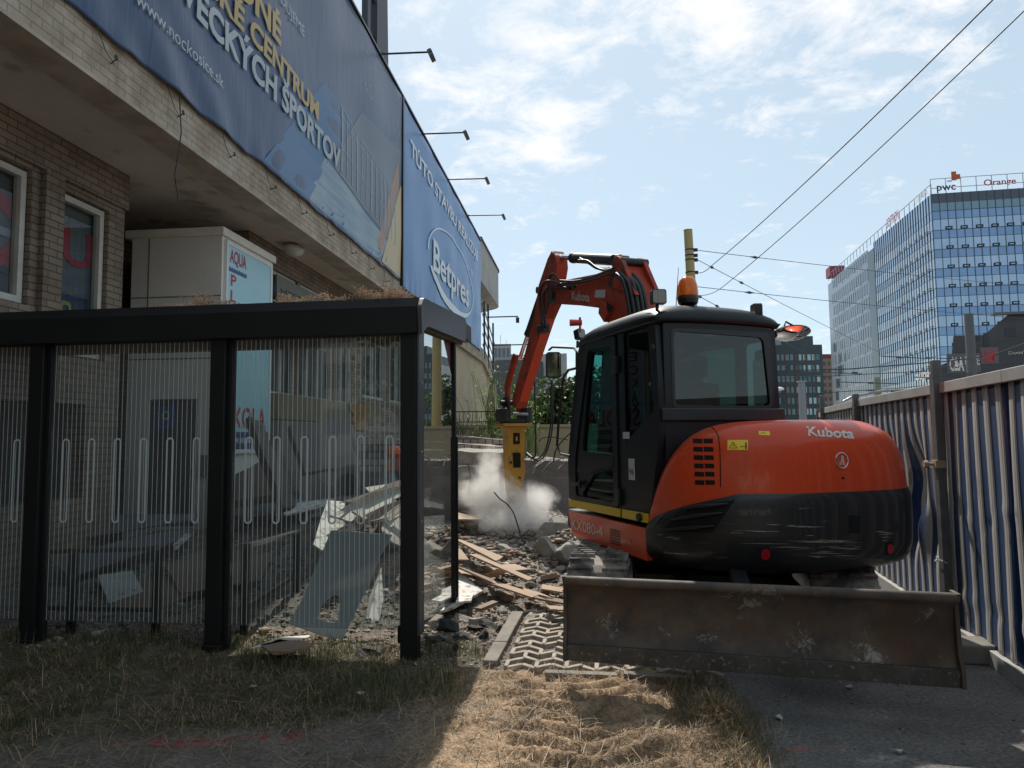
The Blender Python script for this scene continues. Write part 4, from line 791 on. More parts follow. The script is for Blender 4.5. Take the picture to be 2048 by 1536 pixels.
# handrail and mirrors
m = MB(); P = [(1150, 737), (1137, 740), (1127, 755), (1118, 830), (1114, 890), (1122, 908), (1140, 912)]
m.tube([LX(x, y, -1.13) for x, y in P], .013, 8); m.build('grab_rail', M_plb, ex)
m = MB(); m.tube([LX(x, y, -1.16) for x, y in [(1153, 735), (1153, 703), (1148, 696), (1105, 694), (1098, 700)]], .011, 8); ma = m.build('mirror_arm', M_plb, ex)
q = [LX(x, y, -1.2) for x, y in [(1096, 700), (1128, 702), (1121, 760), (1088, 756)]]; c = sum(q, Vector())/4; e = (q[1]-q[0]); 
uu = Vector((.98, -.2, 0)).normalized(); wd = .145; hh = .255; cc = [c+uu*a+Vector((0, 0, b)) for a, b in rrect(-wd/2, -hh/2, wd/2, hh/2, .03)]; nn_ = uu.cross(Vector((0, 0, 1))).normalized()
if nn_.y > 0: nn_ = -nn_
m = MB(); n = len(cc); m.add([p+nn_*.0 for p in cc]+[p-nn_*.05 for p in cc], [tuple(range(n)), tuple(range(2*n-1, n-1, -1))]+[(i, (i+1) % n, (i+1) % n+n, i+n) for i in range(n)]); mo = m.build('mirror', M_plb, ex, bevel=.004)
cg = [c+(p-c)*.9+nn_*.002 for p in cc]; m = MB(); m.add(cg, [tuple(range(n))]); m.build('mirror_glass', pm('mirror_silver', (.8, .8, .8), rough=.04, metal=1), mo, fix=False)
# right convex mirror on its arm
a = LYp(1530, 690, -.85); b = LYp(1568, 655, -.85); c = LYp(1582, 667, -.9)
m = MB(); m.tube([Vector((.03, -.85, a.z)), b], [.03, .016], 8); m.tube([b, b+Vector((.02, 0, .05)), c+Vector((.04, 0, .06)), c+Vector((.04, 0, .02))], .009, 8); m.build('mirror_arm', M_plb, ex)
m = MB(); m.lathe([(.155, .0), (.15, .012), (.06, .02), (.001, .022)], n=28); m.xf(Matrix.Translation(c+Vector((0, 0, .0))) @ Matrix.Rotation(rad(-14), 4, 'X') @ Matrix.Rotation(rad(6), 4, 'Y')); mo = m.build('mirror', M_plb, ex, smooth='auto')
m = MB(); m.lathe([(.153, 0), (.12, -.02), (.06, -.036), (.001, -.042)], n=28); m.xf(Matrix.Translation(c) @ Matrix.Rotation(rad(-14), 4, 'X') @ Matrix.Rotation(rad(6), 4, 'Y')); m.build('mirror_glass', MATS['mirror_silver'], mo, smooth='auto')
# lamps, beacon, aerial
def worklamp(c, rz, tilt=0, sz=.115, face=-1):
    m = MB(); m.plate(rrect(-sz/2, -sz/2, sz/2, sz/2, .018), [], lambda u, v, w: (u, -w*1.0, v), .06); Mx = Matrix.Translation(c) @ Matrix.Rotation(rz, 4, 'Z') @ Matrix.Rotation(tilt, 4, 'X'); m.xf(Mx); l = m.build('work_lamp', M_plb, ex, bevel=.006)
    m = MB(); m.plate(rrect(-sz*.43, -sz*.43, sz*.43, sz*.43, .014), [], lambda u, v, w: (u, -.0612-w, v), .004); m.xf(Mx); m.build('lamp_lens', pm('lens_grey', (.35, .33, .32), (.24, .23, .22), scale=60, rough=.15, stretch=(1, 0, 0)), l)
    m = MB(); m.tube([c+Vector((0, .0, -sz/2)), c+Vector((0, .01, -sz/2-.07))], .013, 8); m.build('lamp_foot', M_plb, l)
worklamp(Vector((-1.0, -.92, 2.61)), rad(-14)); worklamp(LYp(1505, 623, -.9), rad(70), 0, .12); c = LX(1155, 671, -1.0); worklamp(c, rad(20), rad(-12), .10)
c = LX(1160, 645, -1.0); m = MB(); m.tube([c+Vector((0, 0, -.09)), c+Vector((0, 0, .05))], .012, 8); m.tube([c+Vector((.02, 0, .0)), c+Vector((-.09, .04, .0))], [.028, .034], 12); m.build('marker_lamp', pm('lens_red', (.5, .03, .02), rough=.25), ex)
bc = LYp(1377, 640, -.72); bz = bc.z
m = MB(); m.lathe([(.014, -.01), (.016, .07), (.024, .10), (.078, .135), (.086, .175)], (bc.x, bc.y, bz), n=24); b_ = m.build('beacon', M_plb, ex, smooth='auto')
M_amb = bpy.data.materials.new('amber_lens'); M_amb.use_nodes = True; q = M_amb.node_tree.nodes['Principled BSDF']; q.inputs['Base Color'].default_value = (.95, .22, .01, 1); q.inputs['Roughness'].default_value = .12; q.inputs['Transmission Weight'].default_value = .35; q.inputs['Subsurface Weight'].default_value = .5; q.inputs['Subsurface Radius'].default_value = (.08, .03, .01)
m = MB(); m.lathe([(.084, .175), (.084, .22), (.079, .28), (.066, .325), (.038, .355), (.001, .363)], (bc.x, bc.y, bz), n=24); m.build('lens', M_amb, b_, smooth='auto')
m = MB(); m.lathe([(.086, .168), (.0865, .185), (.085, .196)], (bc.x, bc.y, bz), n=24); m.build('base_ring', pm('beacon_dark', (.05, .02, .01), rough=.4), b_)
m = MB(); m.box(bc.x-.09, bc.y-.16, bz-.07, bc.x+.02, bc.y+.02, bz-.005); m.tube([(bc.x, bc.y, bz+.03), (bc.x+.03, bc.y-.02, bz-.02), (bc.x+.2, bc.y-.05, bz+.0), (bc.x+.5, bc.y-.1, bz-.035)], .004, 5); m.tube([(bc.x-.02, bc.y, bz+.02), (bc.x-.2, bc.y-.05, bz+.07), (bc.x-.35, bc.y-.1, bz+.03)], .004, 5); m.build('beacon_bracket', M_plb, b_)
a = LYp(1350, 644, -.85); b = LYp(1357, 535, -.85); m = MB(); m.tube([a, b], [.004, .002], 6); m.lathe([(.02, 0), (.012, .02), (.004, .04)], a, n=10); m.build('aerial', M_plb, ex)
a = LYp(1520, 644, -.95); m = MB(); m.tube([a+Vector((.03*math.cos(t), 0, .03*math.sin(t))) for t in [math.pi*1.6*i/10-.6 for i in range(11)]], .005, 6); m.build('lifting_eye', M_plb, ex)

# ---- rear body: counterweight and engine hood around the same plan curve
def plan(t, sc=1.0):     # t 0..1 from the left front corner round the tail to the right front corner
    u = math.sin((t-.5)*math.pi); x = (1.075 if u < 0 else .95)*u; dy = max(0, 1-abs(u)**3.0)**(1/2.3)
    yb = -.80+(-.25)*(u+1)/2*1.0; y = yb-(1.74+yb+0)*dy if False else yb*(1-dy)-1.735*dy
    return Vector((x*sc, y*sc-(1-sc)*.75, 0))
NTc = 72
def hull(levels, fn_top, fn_bot, name, mat, front=True):
    vs = []; fs = []; nl = len(levels)
    for i in range(NTc+1):
        t = i/NTc; zt = fn_top(t); zb = fn_bot(t)
        for k, (q, sc) in enumerate(levels):
            p = plan(t, sc(t) if callable(sc) else sc); vs.append((p.x, p.y, zb+(zt-zb)*q))
    for i in range(NTc):
        for k in range(nl-1): a = i*nl+k; fs.append((a, a+nl, a+nl+1, a+1))
    mb = MB(); mb.add(vs, fs)
    # caps
    top = [i*nl+nl-1 for i in range(NTc+1)]; bot = [i*nl for i in range(NTc+1)]
    mb.f.append(tuple(top)); mb.mi.append(0); mb.f.append(tuple(reversed(bot))); mb.mi.append(0)
    mb.f.append(tuple(range(0, nl))+tuple(reversed(range(NTc*nl, NTc*nl+nl)))); mb.mi.append(0)
    return mb
ct = lambda t: .88+.27*min(1, (t/.24))**.6
cwt = lambda t: ct(t)
cwb = lambda t: .60+.0*t
lv = [(0, .90), (.05, .95), (.16, .985), (.30, 1.0), (.55, 1.005), (.80, 1.005), (.93, 1.0), (1.0, .985)]
mbc = hull(lv, cwt, cwb, 'counterweight', None); CWV = [Vector(v) for v in mbc.v]; CWF = [f for f in mbc.f]
bvc = BVHTree.FromPolygons([EM @ v for v in CWV], CWF)
M_cw = bpy.data.materials.new('counterweight_paint'); M_cw.use_nodes = True; t_ = M_cw.node_tree; b_n = t_.nodes['Principled BSDF']; b_n.inputs['Roughness'].default_value = .42; b_n.inputs['Coat Weight'].default_value = .25
tc_ = N(t_, 'ShaderNodeTexCoord'); mp_ = N(t_, 'ShaderNodeMapping'); mp_.inputs['Scale'].default_value = (1.2, 1.2, 26); t_.links.new(tc_.outputs['Object'], mp_.inputs[0])
n_ = N(t_, 'ShaderNodeTexNoise'); n_.inputs['Scale'].default_value = 2.2; n_.inputs['Detail'].default_value = 7; n_.inputs['Roughness'].default_value = .7; t_.links.new(mp_.outputs[0], n_.inputs['Vector'])
r_ = N(t_, 'ShaderNodeMapRange'); r_.inputs[1].default_value = .60; r_.inputs[2].default_value = .72; t_.links.new(n_.outputs[0], r_.inputs[0])
s_ = N(t_, 'ShaderNodeSeparateXYZ'); t_.links.new(tc_.outputs['Object'], s_.inputs[0]); zz = N(t_, 'ShaderNodeMapRange'); zz.inputs[1].default_value = .98; zz.inputs[2].default_value = .80; t_.links.new(s_.outputs[2], zz.inputs[0])
ml = N(t_, 'ShaderNodeMath', operation='MULTIPLY'); t_.links.new(r_.outputs[0], ml.inputs[0]); t_.links.new(zz.outputs[0], ml.inputs[1])
x_ = N(t_, 'ShaderNodeMix', data_type='RGBA'); x_.inputs[6].default_value = (.0105, .011, .0125, 1); x_.inputs[7].default_value = (.085, .055, .035, 1); t_.links.new(ml.outputs[0], x_.inputs[0])
n2_ = N(t_, 'ShaderNodeTexNoise'); n2_.inputs['Scale'].default_value = 3.1; n2_.inputs['Detail'].default_value = 2
mp2 = N(t_, 'ShaderNodeMapping'); mp2.inputs['Scale'].default_value = (.8, .8, 60); mp2.inputs['Rotation'].default_value = (0, .02, 0); t_.links.new(tc_.outputs['Object'], mp2.inputs[0]); t_.links.new(mp2.outputs[0], n2_.inputs['Vector'])
r2_ = N(t_, 'ShaderNodeMapRange'); r2_.inputs[1].default_value = .74; r2_.inputs[2].default_value = .78; t_.links.new(n2_.outputs[0], r2_.inputs[0])
x2_ = N(t_, 'ShaderNodeMix', data_type='RGBA'); x2_.inputs[7].default_value = (.38, .35, .30, 1); t_.links.new(r2_.outputs[0], x2_.inputs[0]); t_.links.new(x_.outputs[2], x2_.inputs[6]); t_.links.new(x2_.outputs[2], b_n.inputs['Base Color'])
cwo = mbc.build('counterweight', M_cw, ex, smooth='auto')
# engine hood
def ht(t):
    return ct(t)+.012+(1.655-ct(t)-.012)*(1-math.exp(-((t+.004)/.05)**.85))
def hb(t): return ct(t)-.01
def sc_(a, b): return lambda t: a-(b*min(1, .35+t*2.2))
ex_ = lambda b, e: (lambda t: b-e*min(1, max(0, (t-.45)/.4)))
hl = [(0, ex_(.982, .0)), (.25, ex_(.982, .01)), (.5, ex_(.978, .03)), (.68, ex_(.966, .055)), (.80, ex_(.948, .085)), (.88, ex_(.92, .115)), (.94, ex_(.885, .14)), (.98, ex_(.845, .16)), (1.0, ex_(.80, .18))]
mbh = hull(hl, ht, hb, 'hood', None); HV = [Vector(v) for v in mbh.v]; bvh = BVHTree.FromPolygons([EM @ v for v in HV], mbh.f)
hood = mbh.build('engine_hood', M_or, ex, smooth='auto')
def hit(bv, x, y):
    d = ray(x, y).normalized(); r = bv.ray_cast(CP, d); 
    if r[0] is None: return None, None
    n = r[1]; n = n if n.dot(d) < 0 else -n; return r[0], n
def surf(bv, quad, off):    # quad: 4 pixel corners (tl, tr, br, bl); returns fn(u, v) with u right, v up in 0..1 -> point on the body
    tl, tr, br, bl = [Vector(q) for q in quad]
    def f(u, v, extra=0):
        p = (bl.lerp(br, u)).lerp(tl.lerp(tr, u), v); h, n = hit(bv, p.x, p.y)
        if h is None: return None
        return EI @ (h+n*(off+extra))
    return f
def decal(bv, quad, off, name, mat, parent, nu=8, nv=4, th=0):
    f = surf(bv, quad, off); g = [[f(i/nu, j/nv) for j in range(nv+1)] for i in range(nu+1)]
    if any(p is None for r in g for p in r): return None
    m = MB(); m.add([p for r in g for p in r], [(i*(nv+1)+j, (i+1)*(nv+1)+j, (i+1)*(nv+1)+j+1, i*(nv+1)+j+1) for i in range(nu) for j in range(nv)]); o = m.build(name, mat, parent, fix=False, smooth=True); return o
def bodytext(bv, body, quad, off, name, mat, parent, bold=.02, cuts=24, slant=0):
    vs, fs, a, b = textmesh(body, bold, cuts, slant); y0 = min(p[1] for p in vs); y1 = max(p[1] for p in vs); f = surf(bv, quad, off)
    P = [f((p[0]-a)/(b-a), (p[1]-y0)/(y1-y0)) for p in vs]
    if any(p is None for p in P): print('text miss', body); return
    m = MB(); m.add(P, fs); m.build(name, mat, parent, fix=False)
bodytext(bvh, 'Kubota', [(1612, 853), (1706, 858), (1708, 878), (1616, 872)], .003, 'lettering', M_lw, hood, .03)
dy = decal(bvh, [(1455, 880), (1496, 880), (1496, 900), (1455, 900)], .002, 'warning_sticker', pm('sticker_bright_yellow', (.85, .60, .03), rough=.4), hood)
def outline(bv, pts, w, off, name, mat, parent):
    m = MB()
    fine = [Vector(a).lerp(Vector(b), k/6) for a, b in zip(pts, pts[1:]) for k in range(6)]+[Vector(pts[-1])]; pts = fine if max((Vector(a)-Vector(b)).length for a, b in zip(pts, pts[1:])) > 9 else pts
    for a, b in zip(pts, pts[1:]):
        ha, na = hit(bv, *a); hb_, nb_ = hit(bv, *b)
        if ha is None or hb_ is None: continue
        m.bar(EI @ (ha+na*off), EI @ (hb_+nb_*off), w, w*.6)
    return m.build(name, mat, parent)
outline(bvh, [(1458, 896), (1466, 884), (1474, 896), (1458, 896)], .0035, .003, 'warning_triangle', M_plb, dy or hood)
outline(bvh, [(1466, 888), (1466.3, 893)], .004, .003, 'warning_mark', M_plb, dy or hood); outline(bvh, [(1481, 893), (1489, 893)], .004, .003, 'arrow', M_plb, dy or hood); outline(bvh, [(1492, 885), (1492, 898)], .008, .003, 'person_symbol', M_plb, dy or hood)
ds = decal(bvh, [(1517, 862), (1539, 863), (1540, 871), (1518, 870)], .002, 'warning_sticker', MATS['sticker_bright_yellow'], hood, 4, 2)
outline(bvh, [(1521, 868), (1526, 864.5), (1531, 868)], .003, .003, 'warning_triangle', M_plb, ds or hood)
M_blk = pm('deep_black', (.003, .003, .003), rough=.9)
for i in range(6):
    y = 877+i*16.6; dx = i*.8
    for a, b in ((1386, 1405), (1407, 1426)):
        decal(bvh, [(a+dx, y), (b+dx, y+.6), (b+dx, y+10), (a+dx, y+9.4)], .0015, 'vent_slot', M_blk, hood, 3, 2)
outline(bvh, [(1406, 846), (1418, 850), (1430, 860), (1437, 872), (1440, 900), (1441, 940), (1441, 974)], .006, .0015, 'panel_gap', M_blk, hood)
h, n = hit(bvh, 1683, 921); hc = EI @ h; nl_ = (EI.to_3x3() @ n).normalized(); Q = Matrix.Translation(hc) @ nl_.to_track_quat('Y', 'Z').to_matrix().to_4x4()
m = MB(); rg = lambda r, n=32: [(r*math.cos(2*math.pi*i/n), r*math.sin(2*math.pi*i/n)) for i in range(n)]
m.plate(rg(.057), [rg(.048)], lambda u, v, w: (u, w-.002, v), .010); m.xf(Q); em = m.build('emblem', M_chrome, hood, bevel=.0015)
m = MB(); m.plate([(-.006, .034), (.014, .034), (.020, -.030), (.004, -.030), (.002, -.006), (-.012, -.032), (-.034, -.032), (-.008, .004)], [], lambda u, v, w: (-u, w-.002, v), .008); m.xf(Q); m.build('emblem_mark', M_chrome, em)
m = MB(); h, n = hit(bvh, 1686, 956); p = EI @ h; m.lathe([(.001, -.004), (.010, -.004), (.010, .01)], p, 'Y', 12); m.build('key_lock', M_plb, hood)
# counterweight details: louvres at the left, bolt recess, red reflectors, scrapes
lv_ = [[(1372, 1018), (1415, 1012), (1466, 1006)], [(1345, 1040), (1400, 1031), (1458, 1024)], [(1330, 1060), (1390, 1055), (1440, 1051)]]
m = MB()
sl_ = surf(bvc, [(1362, 1016), (1470, 1000), (1425, 1066), (1325, 1062)], .002); g = [[sl_(i/10, j/6) for j in range(7)] for i in range(11)]
if all(p is not None for r in g for p in r): m.add([p for r in g for p in r], [(i*7+j, (i+1)*7+j, (i+1)*7+j+1, i*7+j+1) for i in range(10) for j in range(6)]); m.build('louvre_recess', M_blk, cwo, fix=False)
for L_ in lv_:
    m = MB()
    P = []
    for a, b in zip(L_, L_[1:]):
        for k in range(5): q = Vector(a).lerp(Vector(b), k/5); h, n = hit(bvc, q.x, q.y); P.append(EI @ (h+n*.012))
    R = [.004+.012*math.sin(math.pi*min(1, (i+1)/len(P))) for i in range(len(P))]; m.tube(P, R, 8); m.build('louvre', M_plb, cwo, smooth=True)
for nm, q in (('bolt_recess', [(1698, 1030), (1720, 1031), (1719, 1068), (1698, 1066)]),):
    decal(bvc, q, .002, nm, M_blk, cwo, 4, 4)
for cx, cy, rx, ry in ((1531, 1109, 9, 11), (1780, 1098, 6, 10)):
    m = MB(); P = []
    for i in range(20): t = 2*math.pi*i/20; h, n = hit(bvc, cx+rx*math.cos(t), cy+ry*math.sin(t)); P.append(EI @ (h+n*.004) if h else None)
    if all(p is not None for p in P): m.add(P, [tuple(range(20))]); m.build('reflector', pm('reflector_red', (.45, .01, .02), rough=.25), cwo, fix=False)
    decal(bvc, [(cx-rx*2.6 if cx < 1700 else cx-rx*1.6, cy-ry*1.3), (cx+rx*.9, cy-ry*1.5), (cx+rx*.9, cy+ry*1.2), (cx-rx*2.6 if cx < 1700 else cx-rx*1.6, cy+ry*1.2)], .002, 'reflector_recess', M_blk, cwo, 6, 4)
random.seed(11)
M_scr = pm('scrape', (.48, .44, .38), (.22, .18, .14), scale=40, rough=.8)
for cx, cy, ln, sp_ in ((1335, 1073, 46, 3), (1500, 1062, 120, 4), (1650, 1078, 90, 6), (1690, 1098, 160, 8), (1760, 1070, 50, 8), (1560, 1085, 200, 6), (1340, 1106, 45, 3), (1640, 1110, 110, 6), (1560, 1050, 130, 2), (1400, 996, 14, 2)):
    m = MB()
    for k in range(5):
        a = random.uniform(-.5, .3)*ln; b = a+random.uniform(.1, .6)*ln; yy = cy+random.gauss(0, sp_*.6); w = random.uniform(.0007, .0024); P = []
        for j in range(9):
            x = cx+a+(b-a)*j/8
            h, n = hit(bvc, x, yy+random.gauss(0, .25)+(x-cx)*.008)
            if h is None or x > 1790 or x < 1304: P = []; break
            P.append(EI @ (h+n*.0008))
        if P: m.tube(P, [w*(1-abs(j/4-1))+.0003 for j in range(9)], 4)
    if m.v: m.build('scrape_marks', M_scr, cwo)
outline(bvc, [(1306, 1055), (1320, 1035), (1338, 1017), (1350, 1009)], .010, .000, 'scuffed_edge', pm('scuff', (.22, .21, .2), (.03, .03, .03), scale=30, rough=.8), cwo)

# deck under the body, swing ring, right-hand cover
m = MB(); m.box(-1.0, -.9, .66, 1.0, .9, .84); m.box(.10, -.75, .84, 1.02, .70, 1.42); m.build('deck_and_tank', M_plb, ex, bevel=.02)
m = MB(); m.box(-.98, -.99, .84, -.02, -.90, 1.66); m.box(-1.045, -.88, .86, -.98, -.78, 1.62); m.build('cab_rear_panel', M_cab, ex, bevel=.01)
m = MB(); m.lathe([(.48, .50), (.48, .67)], n=32); m.build('slew_ring', M_plb, ex)

# ---- undercarriage (turned against the upper body)
UR = rad(-12.4)-EY
ub = Vector((math.sin(UR)*0, 0, 0))
def UB(mb, name, mat, **k):
    o = mb.build(name, mat, ex, **k); o.rotation_euler = (0, 0, UR); return o
def track(xc, nm):
    R = .29; half = 1.10; z0 = .31; path = []
    for i in range(20): path.append((-half+2*half*i/20, z0+R))
    for i in range(12): t = math.pi/2-math.pi*i/12; path.append((half+R*math.cos(t), z0+R*math.sin(t)))
    for i in range(20): path.append((half-2*half*i/20, z0-R))
    for i in range(12): t = -math.pi/2-math.pi*i/12; path.append((-half+R*math.cos(t), z0+R*math.sin(t)))
    m = MB(); n = len(path); w = .225; P = []
    for (y, z) in path:
        d = Vector((y-max(-half, min(half, y)), z-z0)).normalized()
        P.append(((y, z), (y-d.x*.035, z-d.y*.035)))
    for i in range(n):
        (a, a2), (b, b2) = P[i], P[(i+1) % n]
        m.add([(xc-w, *a), (xc+w, *a), (xc+w, *b), (xc-w, *b), (xc-w, *a2), (xc+w, *a2), (xc+w, *b2), (xc-w, *b2)], [(0, 1, 2, 3), (7, 6, 5, 4), (0, 3, 7, 4), (1, 5, 6, 2)])
    o = UB(m, 'track', M_rub)
    m = MB(); per = 0; lens = []; tot = 0
    for i in range(n): a = Vector(path[i]); b = Vector(path[(i+1) % n]); lens.append((b-a).length); tot += lens[-1]
    cnt = 64
    for k in range(cnt):
        s = tot*k/cnt; i = 0
        while s > lens[i]: s -= lens[i]; i += 1
        a = Vector(path[i]); b = Vector(path[(i+1) % n]); p = a.lerp(b, s/lens[i]); d = (b-a).normalized(); nn2 = Vector((-d.y, d.x)); 
        if nn2.dot(p-Vector((max(-half, min(half, p.x)), z0))) < 0: nn2 = -nn2
        for x0, x1, of in ((xc-w, xc-.035, 0), (xc+.035, xc+w, .35)):
            q = p+d*of*0; c = [(q-d*.017), (q+d*.017), (q+d*.011+nn2*.024), (q-d*.011+nn2*.024)]
            m.add([(x0, v.x, v.y) for v in c]+[(x1, v.x, v.y) for v in c], [(0, 1, 2, 3), (7, 6, 5, 4), (0, 4, 5, 1), (1, 5, 6, 2), (2, 6, 7, 3), (3, 7, 4, 0)])
    lg = m.build('track_lugs', M_rub, o)
    m = MB()
    for y, r in ((-half, .23), (half, .23)): m.lathe([(r, -.09), (r, .09)], (xc, y, z0), 'X', 20)
    for i in range(5): m.lathe([(.09, -.10), (.09, .10)], (xc, -.75+i*.375, .13), 'X', 14)
    m.box(xc-.12, -.95, .2, xc+.12, .95, .40); UB(m, 'track_frame', M_plb)
track(-.875, 0); track(.875, 1)
m = MB(); m.box(-.65, -.5, .28, .65, .5, .52); m.plate([(-.6, -.9), (.6, -.9), (.75, .9), (-.75, .9)], [], lambda u, v, w: (u, v, .30+w), .14); UB(m, 'car_body', M_plb)
# dozer blade: curved plate, rolled top edge, end plates, push arms
bl0 = PY(1130, 1232, 4.40); bl1 = PY(1920, 1275, 3.93); bd = (bl1-bl0); bd.z = 0; bw = bd.length; bd.normalize(); bn = Vector((bd.y, -bd.x, 0))
if bn.y > 0: bn = -bn          # towards the camera
O = Vector((bl0.x, bl0.y, .215)); 
pr_ = [(0.00, .0), (-.006, .07), (-.035, .10), (-.055, .2), (-.055, .3), (-.035, .40), (.0, .455), (.02, .47)]   # (out towards camera, up)
m = MB(); P = [(a, b) for a, b in pr_]+[(a-.02, b) for a, b in reversed(pr_)]
vs = []; NB = 24
tilt = -.025
for i in range(NB+1):
    c = O+bd*(bw*i/NB)+Vector((0, 0, tilt*i/NB))
    for a, b in P: vs.append(c+bn*a+Vector((0, 0, b)))
k = len(P); fs = [(i*k+j, i*k+(j+1) % k, (i+1)*k+(j+1) % k, (i+1)*k+j) for i in range(NB) for j in range(k)]+[tuple(range(k)), tuple(NB*k+j for j in reversed(range(k)))]
m.add([EI @ v for v in vs], fs)
M_bld = pm('blade_steel', (.115, .085, .062), (.055, .052, .052), scale=5.5, rough=.55, r2=.8, metal=.25, c3=(.095, .055, .034), s3=3.3, a3=(.55, .74), bump=.003, bscale=30)
# pale scratches worn into the blade
t_ = M_bld.node_tree; b_n = t_.nodes['Principled BSDF']; src = b_n.inputs['Base Color'].links[0].from_socket; tc_ = N(t_, 'ShaderNodeTexCoord')
v1 = N(t_, 'ShaderNodeTexNoise'); v1.inputs['Scale'].default_value = 22; v1.inputs['Detail'].default_value = 10; v1.inputs['Roughness'].default_value = .8; v1.inputs['Distortion'].default_value = 1.2; t_.links.new(tc_.outputs['Object'], v1.inputs['Vector'])
v2 = N(t_, 'ShaderNodeTexNoise'); v2.inputs['Scale'].default_value = 4.3; v2.inputs['Detail'].default_value = 2; t_.links.new(tc_.outputs['Object'], v2.inputs['Vector'])
a1 = N(t_, 'ShaderNodeMath', operation='ADD'); t_.links.new(v1.outputs[0], a1.inputs[0]); t_.links.new(v2.outputs[0], a1.inputs[1]); q1 = N(t_, 'ShaderNodeMapRange'); q1.inputs[1].default_value = 1.17; q1.inputs[2].default_value = 1.28; q1.inputs[4].default_value = .8; t_.links.new(a1.outputs[0], q1.inputs[0])
xx = N(t_, 'ShaderNodeMix', data_type='RGBA'); xx.inputs[7].default_value = (.36, .33, .30, 1); t_.links.new(q1.outputs[0], xx.inputs[0]); t_.links.new(src, xx.inputs[6]); t_.links.new(xx.outputs[2], b_n.inputs['Base Color'])
bld = m.build('blade', M_bld, ex, smooth='auto')
m = MB(); m.tube([EI @ (O+bd*(bw*i/12)+Vector((0, 0, .462+tilt*i/12))+bn*.002) for i in range(13)], .030, 12); m.build('top_roll', M_bld, bld, smooth='auto')
for s_i in (0, 1):
    c = O+bd*(bw*s_i)+Vector((0, 0, tilt*s_i)); m = MB()
    m.plate([(.03, -.01), (.035, .08), (.0, .16), (-.02, .42), (.03, .49), (-.09, .49), (-.10, .0)], [], lambda u, v, w: EI @ (c+bn*u+Vector((0, 0, v))+bd*((w-.012))), .022); m.build('end_plate', M_bld, bld, bevel=.003)
m = MB(); m.add([EI @ (O+bd*(bw*a)+bn*b+Vector((0, 0, c_+tilt*a))) for a in (0, 1) for b, c_ in ((.006, -.012), (.008, .085), (-.03, .085), (-.03, -.012))], [(0, 1, 5, 4), (1, 2, 6, 5), (2, 3, 7, 6), (3, 0, 4, 7), (0, 3, 2, 1), (4, 5, 6, 7)]); m.build('cutting_edge', pm('edge_steel', (.10, .095, .09), (.06, .055, .05), scale=8, rough=.6, metal=.4, c3=(.25, .24, .23), s3=40, a3=(.6, .72)), bld, bevel=.003)
m = MB()
for a in (.28, .72):
    p = O+bd*(bw*a)+Vector((0, 0, .14))-bn*.16; q = p-bn*1.25+Vector((0, 0, .10))+bd*(.12*(1 if a < .5 else -1)); m.bar(EI @ p, EI @ q, .10, .14)
m.bar(EI @ (O+bd*bw*.5-bn*.16+Vector((0, 0, .3))), EI @ (O+bd*bw*.5-bn*1.0+Vector((0, 0, .40))), .10, .10); m.build('push_arms', M_plb, bld)

# ---- boom, dipper arm, hammer; traced as side profiles in the boom plane and given real thickness
def prof_px(pts, x): return [(LX(a, b, x).y, LX(a, b, x).z) for a, b in pts]
XB = -.10
bp_ = prof_px([(1111, 572), (1118, 561), (1150, 556), (1190, 548), (1222, 537), (1232, 519), (1243, 526), (1249, 545), (1265, 575), (1274, 605), (1280, 640), (1262, 700), (1225, 700), (1216, 650), (1210, 630), (1198, 616), (1160, 611), (1113, 608), (1106, 590)], XB)
m = MB(); m.plate(bp_, [], lambda u, v, w: (XB+w, u, v), .27); boom = m.build('boom', M_oru, ex, bevel=.012)
hp = Vector((0, -.2, -.6))
m = MB(); m.plate([(LX(1215, 690, XB).y-.1, 1.35), (LX(1215, 690, XB).y+.35, 1.35), (LX(1216, 650, XB).y+.12, LX(1216, 650, XB).z), (LX(1280, 640, XB).y, LX(1280, 640, XB).z)], [], lambda u, v, w: (XB+.004+w, u, v), .262); m.build('boom_foot', M_oru, boom)
bodyp = lambda x0, y0: Vector((XB-.004, LX(x0, y0, XB).y, LX(x0, y0, XB).z))
TL, TR, BR, BL = [LX(*q, XB-.004) for q in ((1143, 581), (1179, 586), (1179, 604), (1144, 600))]
vs, fs, a, b = textmesh('Kubota', .035, 0, 0); y0 = min(p[1] for p in vs); y1 = max(p[1] for p in vs)
m = MB(); m.add([BL.lerp(BR, (p[0]-a)/(b-a)).lerp(TL.lerp(TR, (p[0]-a)/(b-a)), (p[1]-y0)/(y1-y0)) for p in vs], fs); m.build('lettering', pm('decal_worn', (.50, .36, .33), rough=.6), boom, fix=False)
m = MB(); m.add([LX(*q, XB-.005) for q in ((1191, 580), (1211, 579), (1210, 596), (1189, 595))], [(0, 1, 2, 3)]); m.build('sticker', MATS['sticker_grey'], boom, fix=False)
m = MB(); c = LX(1216, 617, XB); m.plate([(c.y-.14, c.z-.02), (c.y+.12, c.z+.12), (c.y+.16, c.z-.03), (c.y+.02, c.z-.16)], [], lambda u, v, w: (XB-.05+w, u, v), .05); m.build('cylinder_bracket', M_oru, boom, bevel=.006)
m = MB(); c = LX(1219, 612, XB-.05); m.plate([(c.y-.09, c.z-.02), (c.y+.07, c.z+.06), (c.y+.06, c.z-.04), (c.y-.02, c.z-.08)], [], lambda u, v, w: (XB-.054+w, u, v), .003); m.build('bracket_opening', M_blk, boom)
for xx_ in (XB-.03, XB+.245):
    m = MB(); a = LX(1237, 517, XB); m.plate(rpoly([(a.y+.14, a.z-.30), (a.y+.10, a.z-.02), (a.y, a.z+.04), (a.y-.12, a.z-.04), (a.y-.42, a.z-.50)], [.0, .04, .06, .04, 0]), [], lambda u, v, w: (xx_+w, u, v), .05); m.build('knee_lug', M_oru, boom, bevel=.006)
XA = -.075
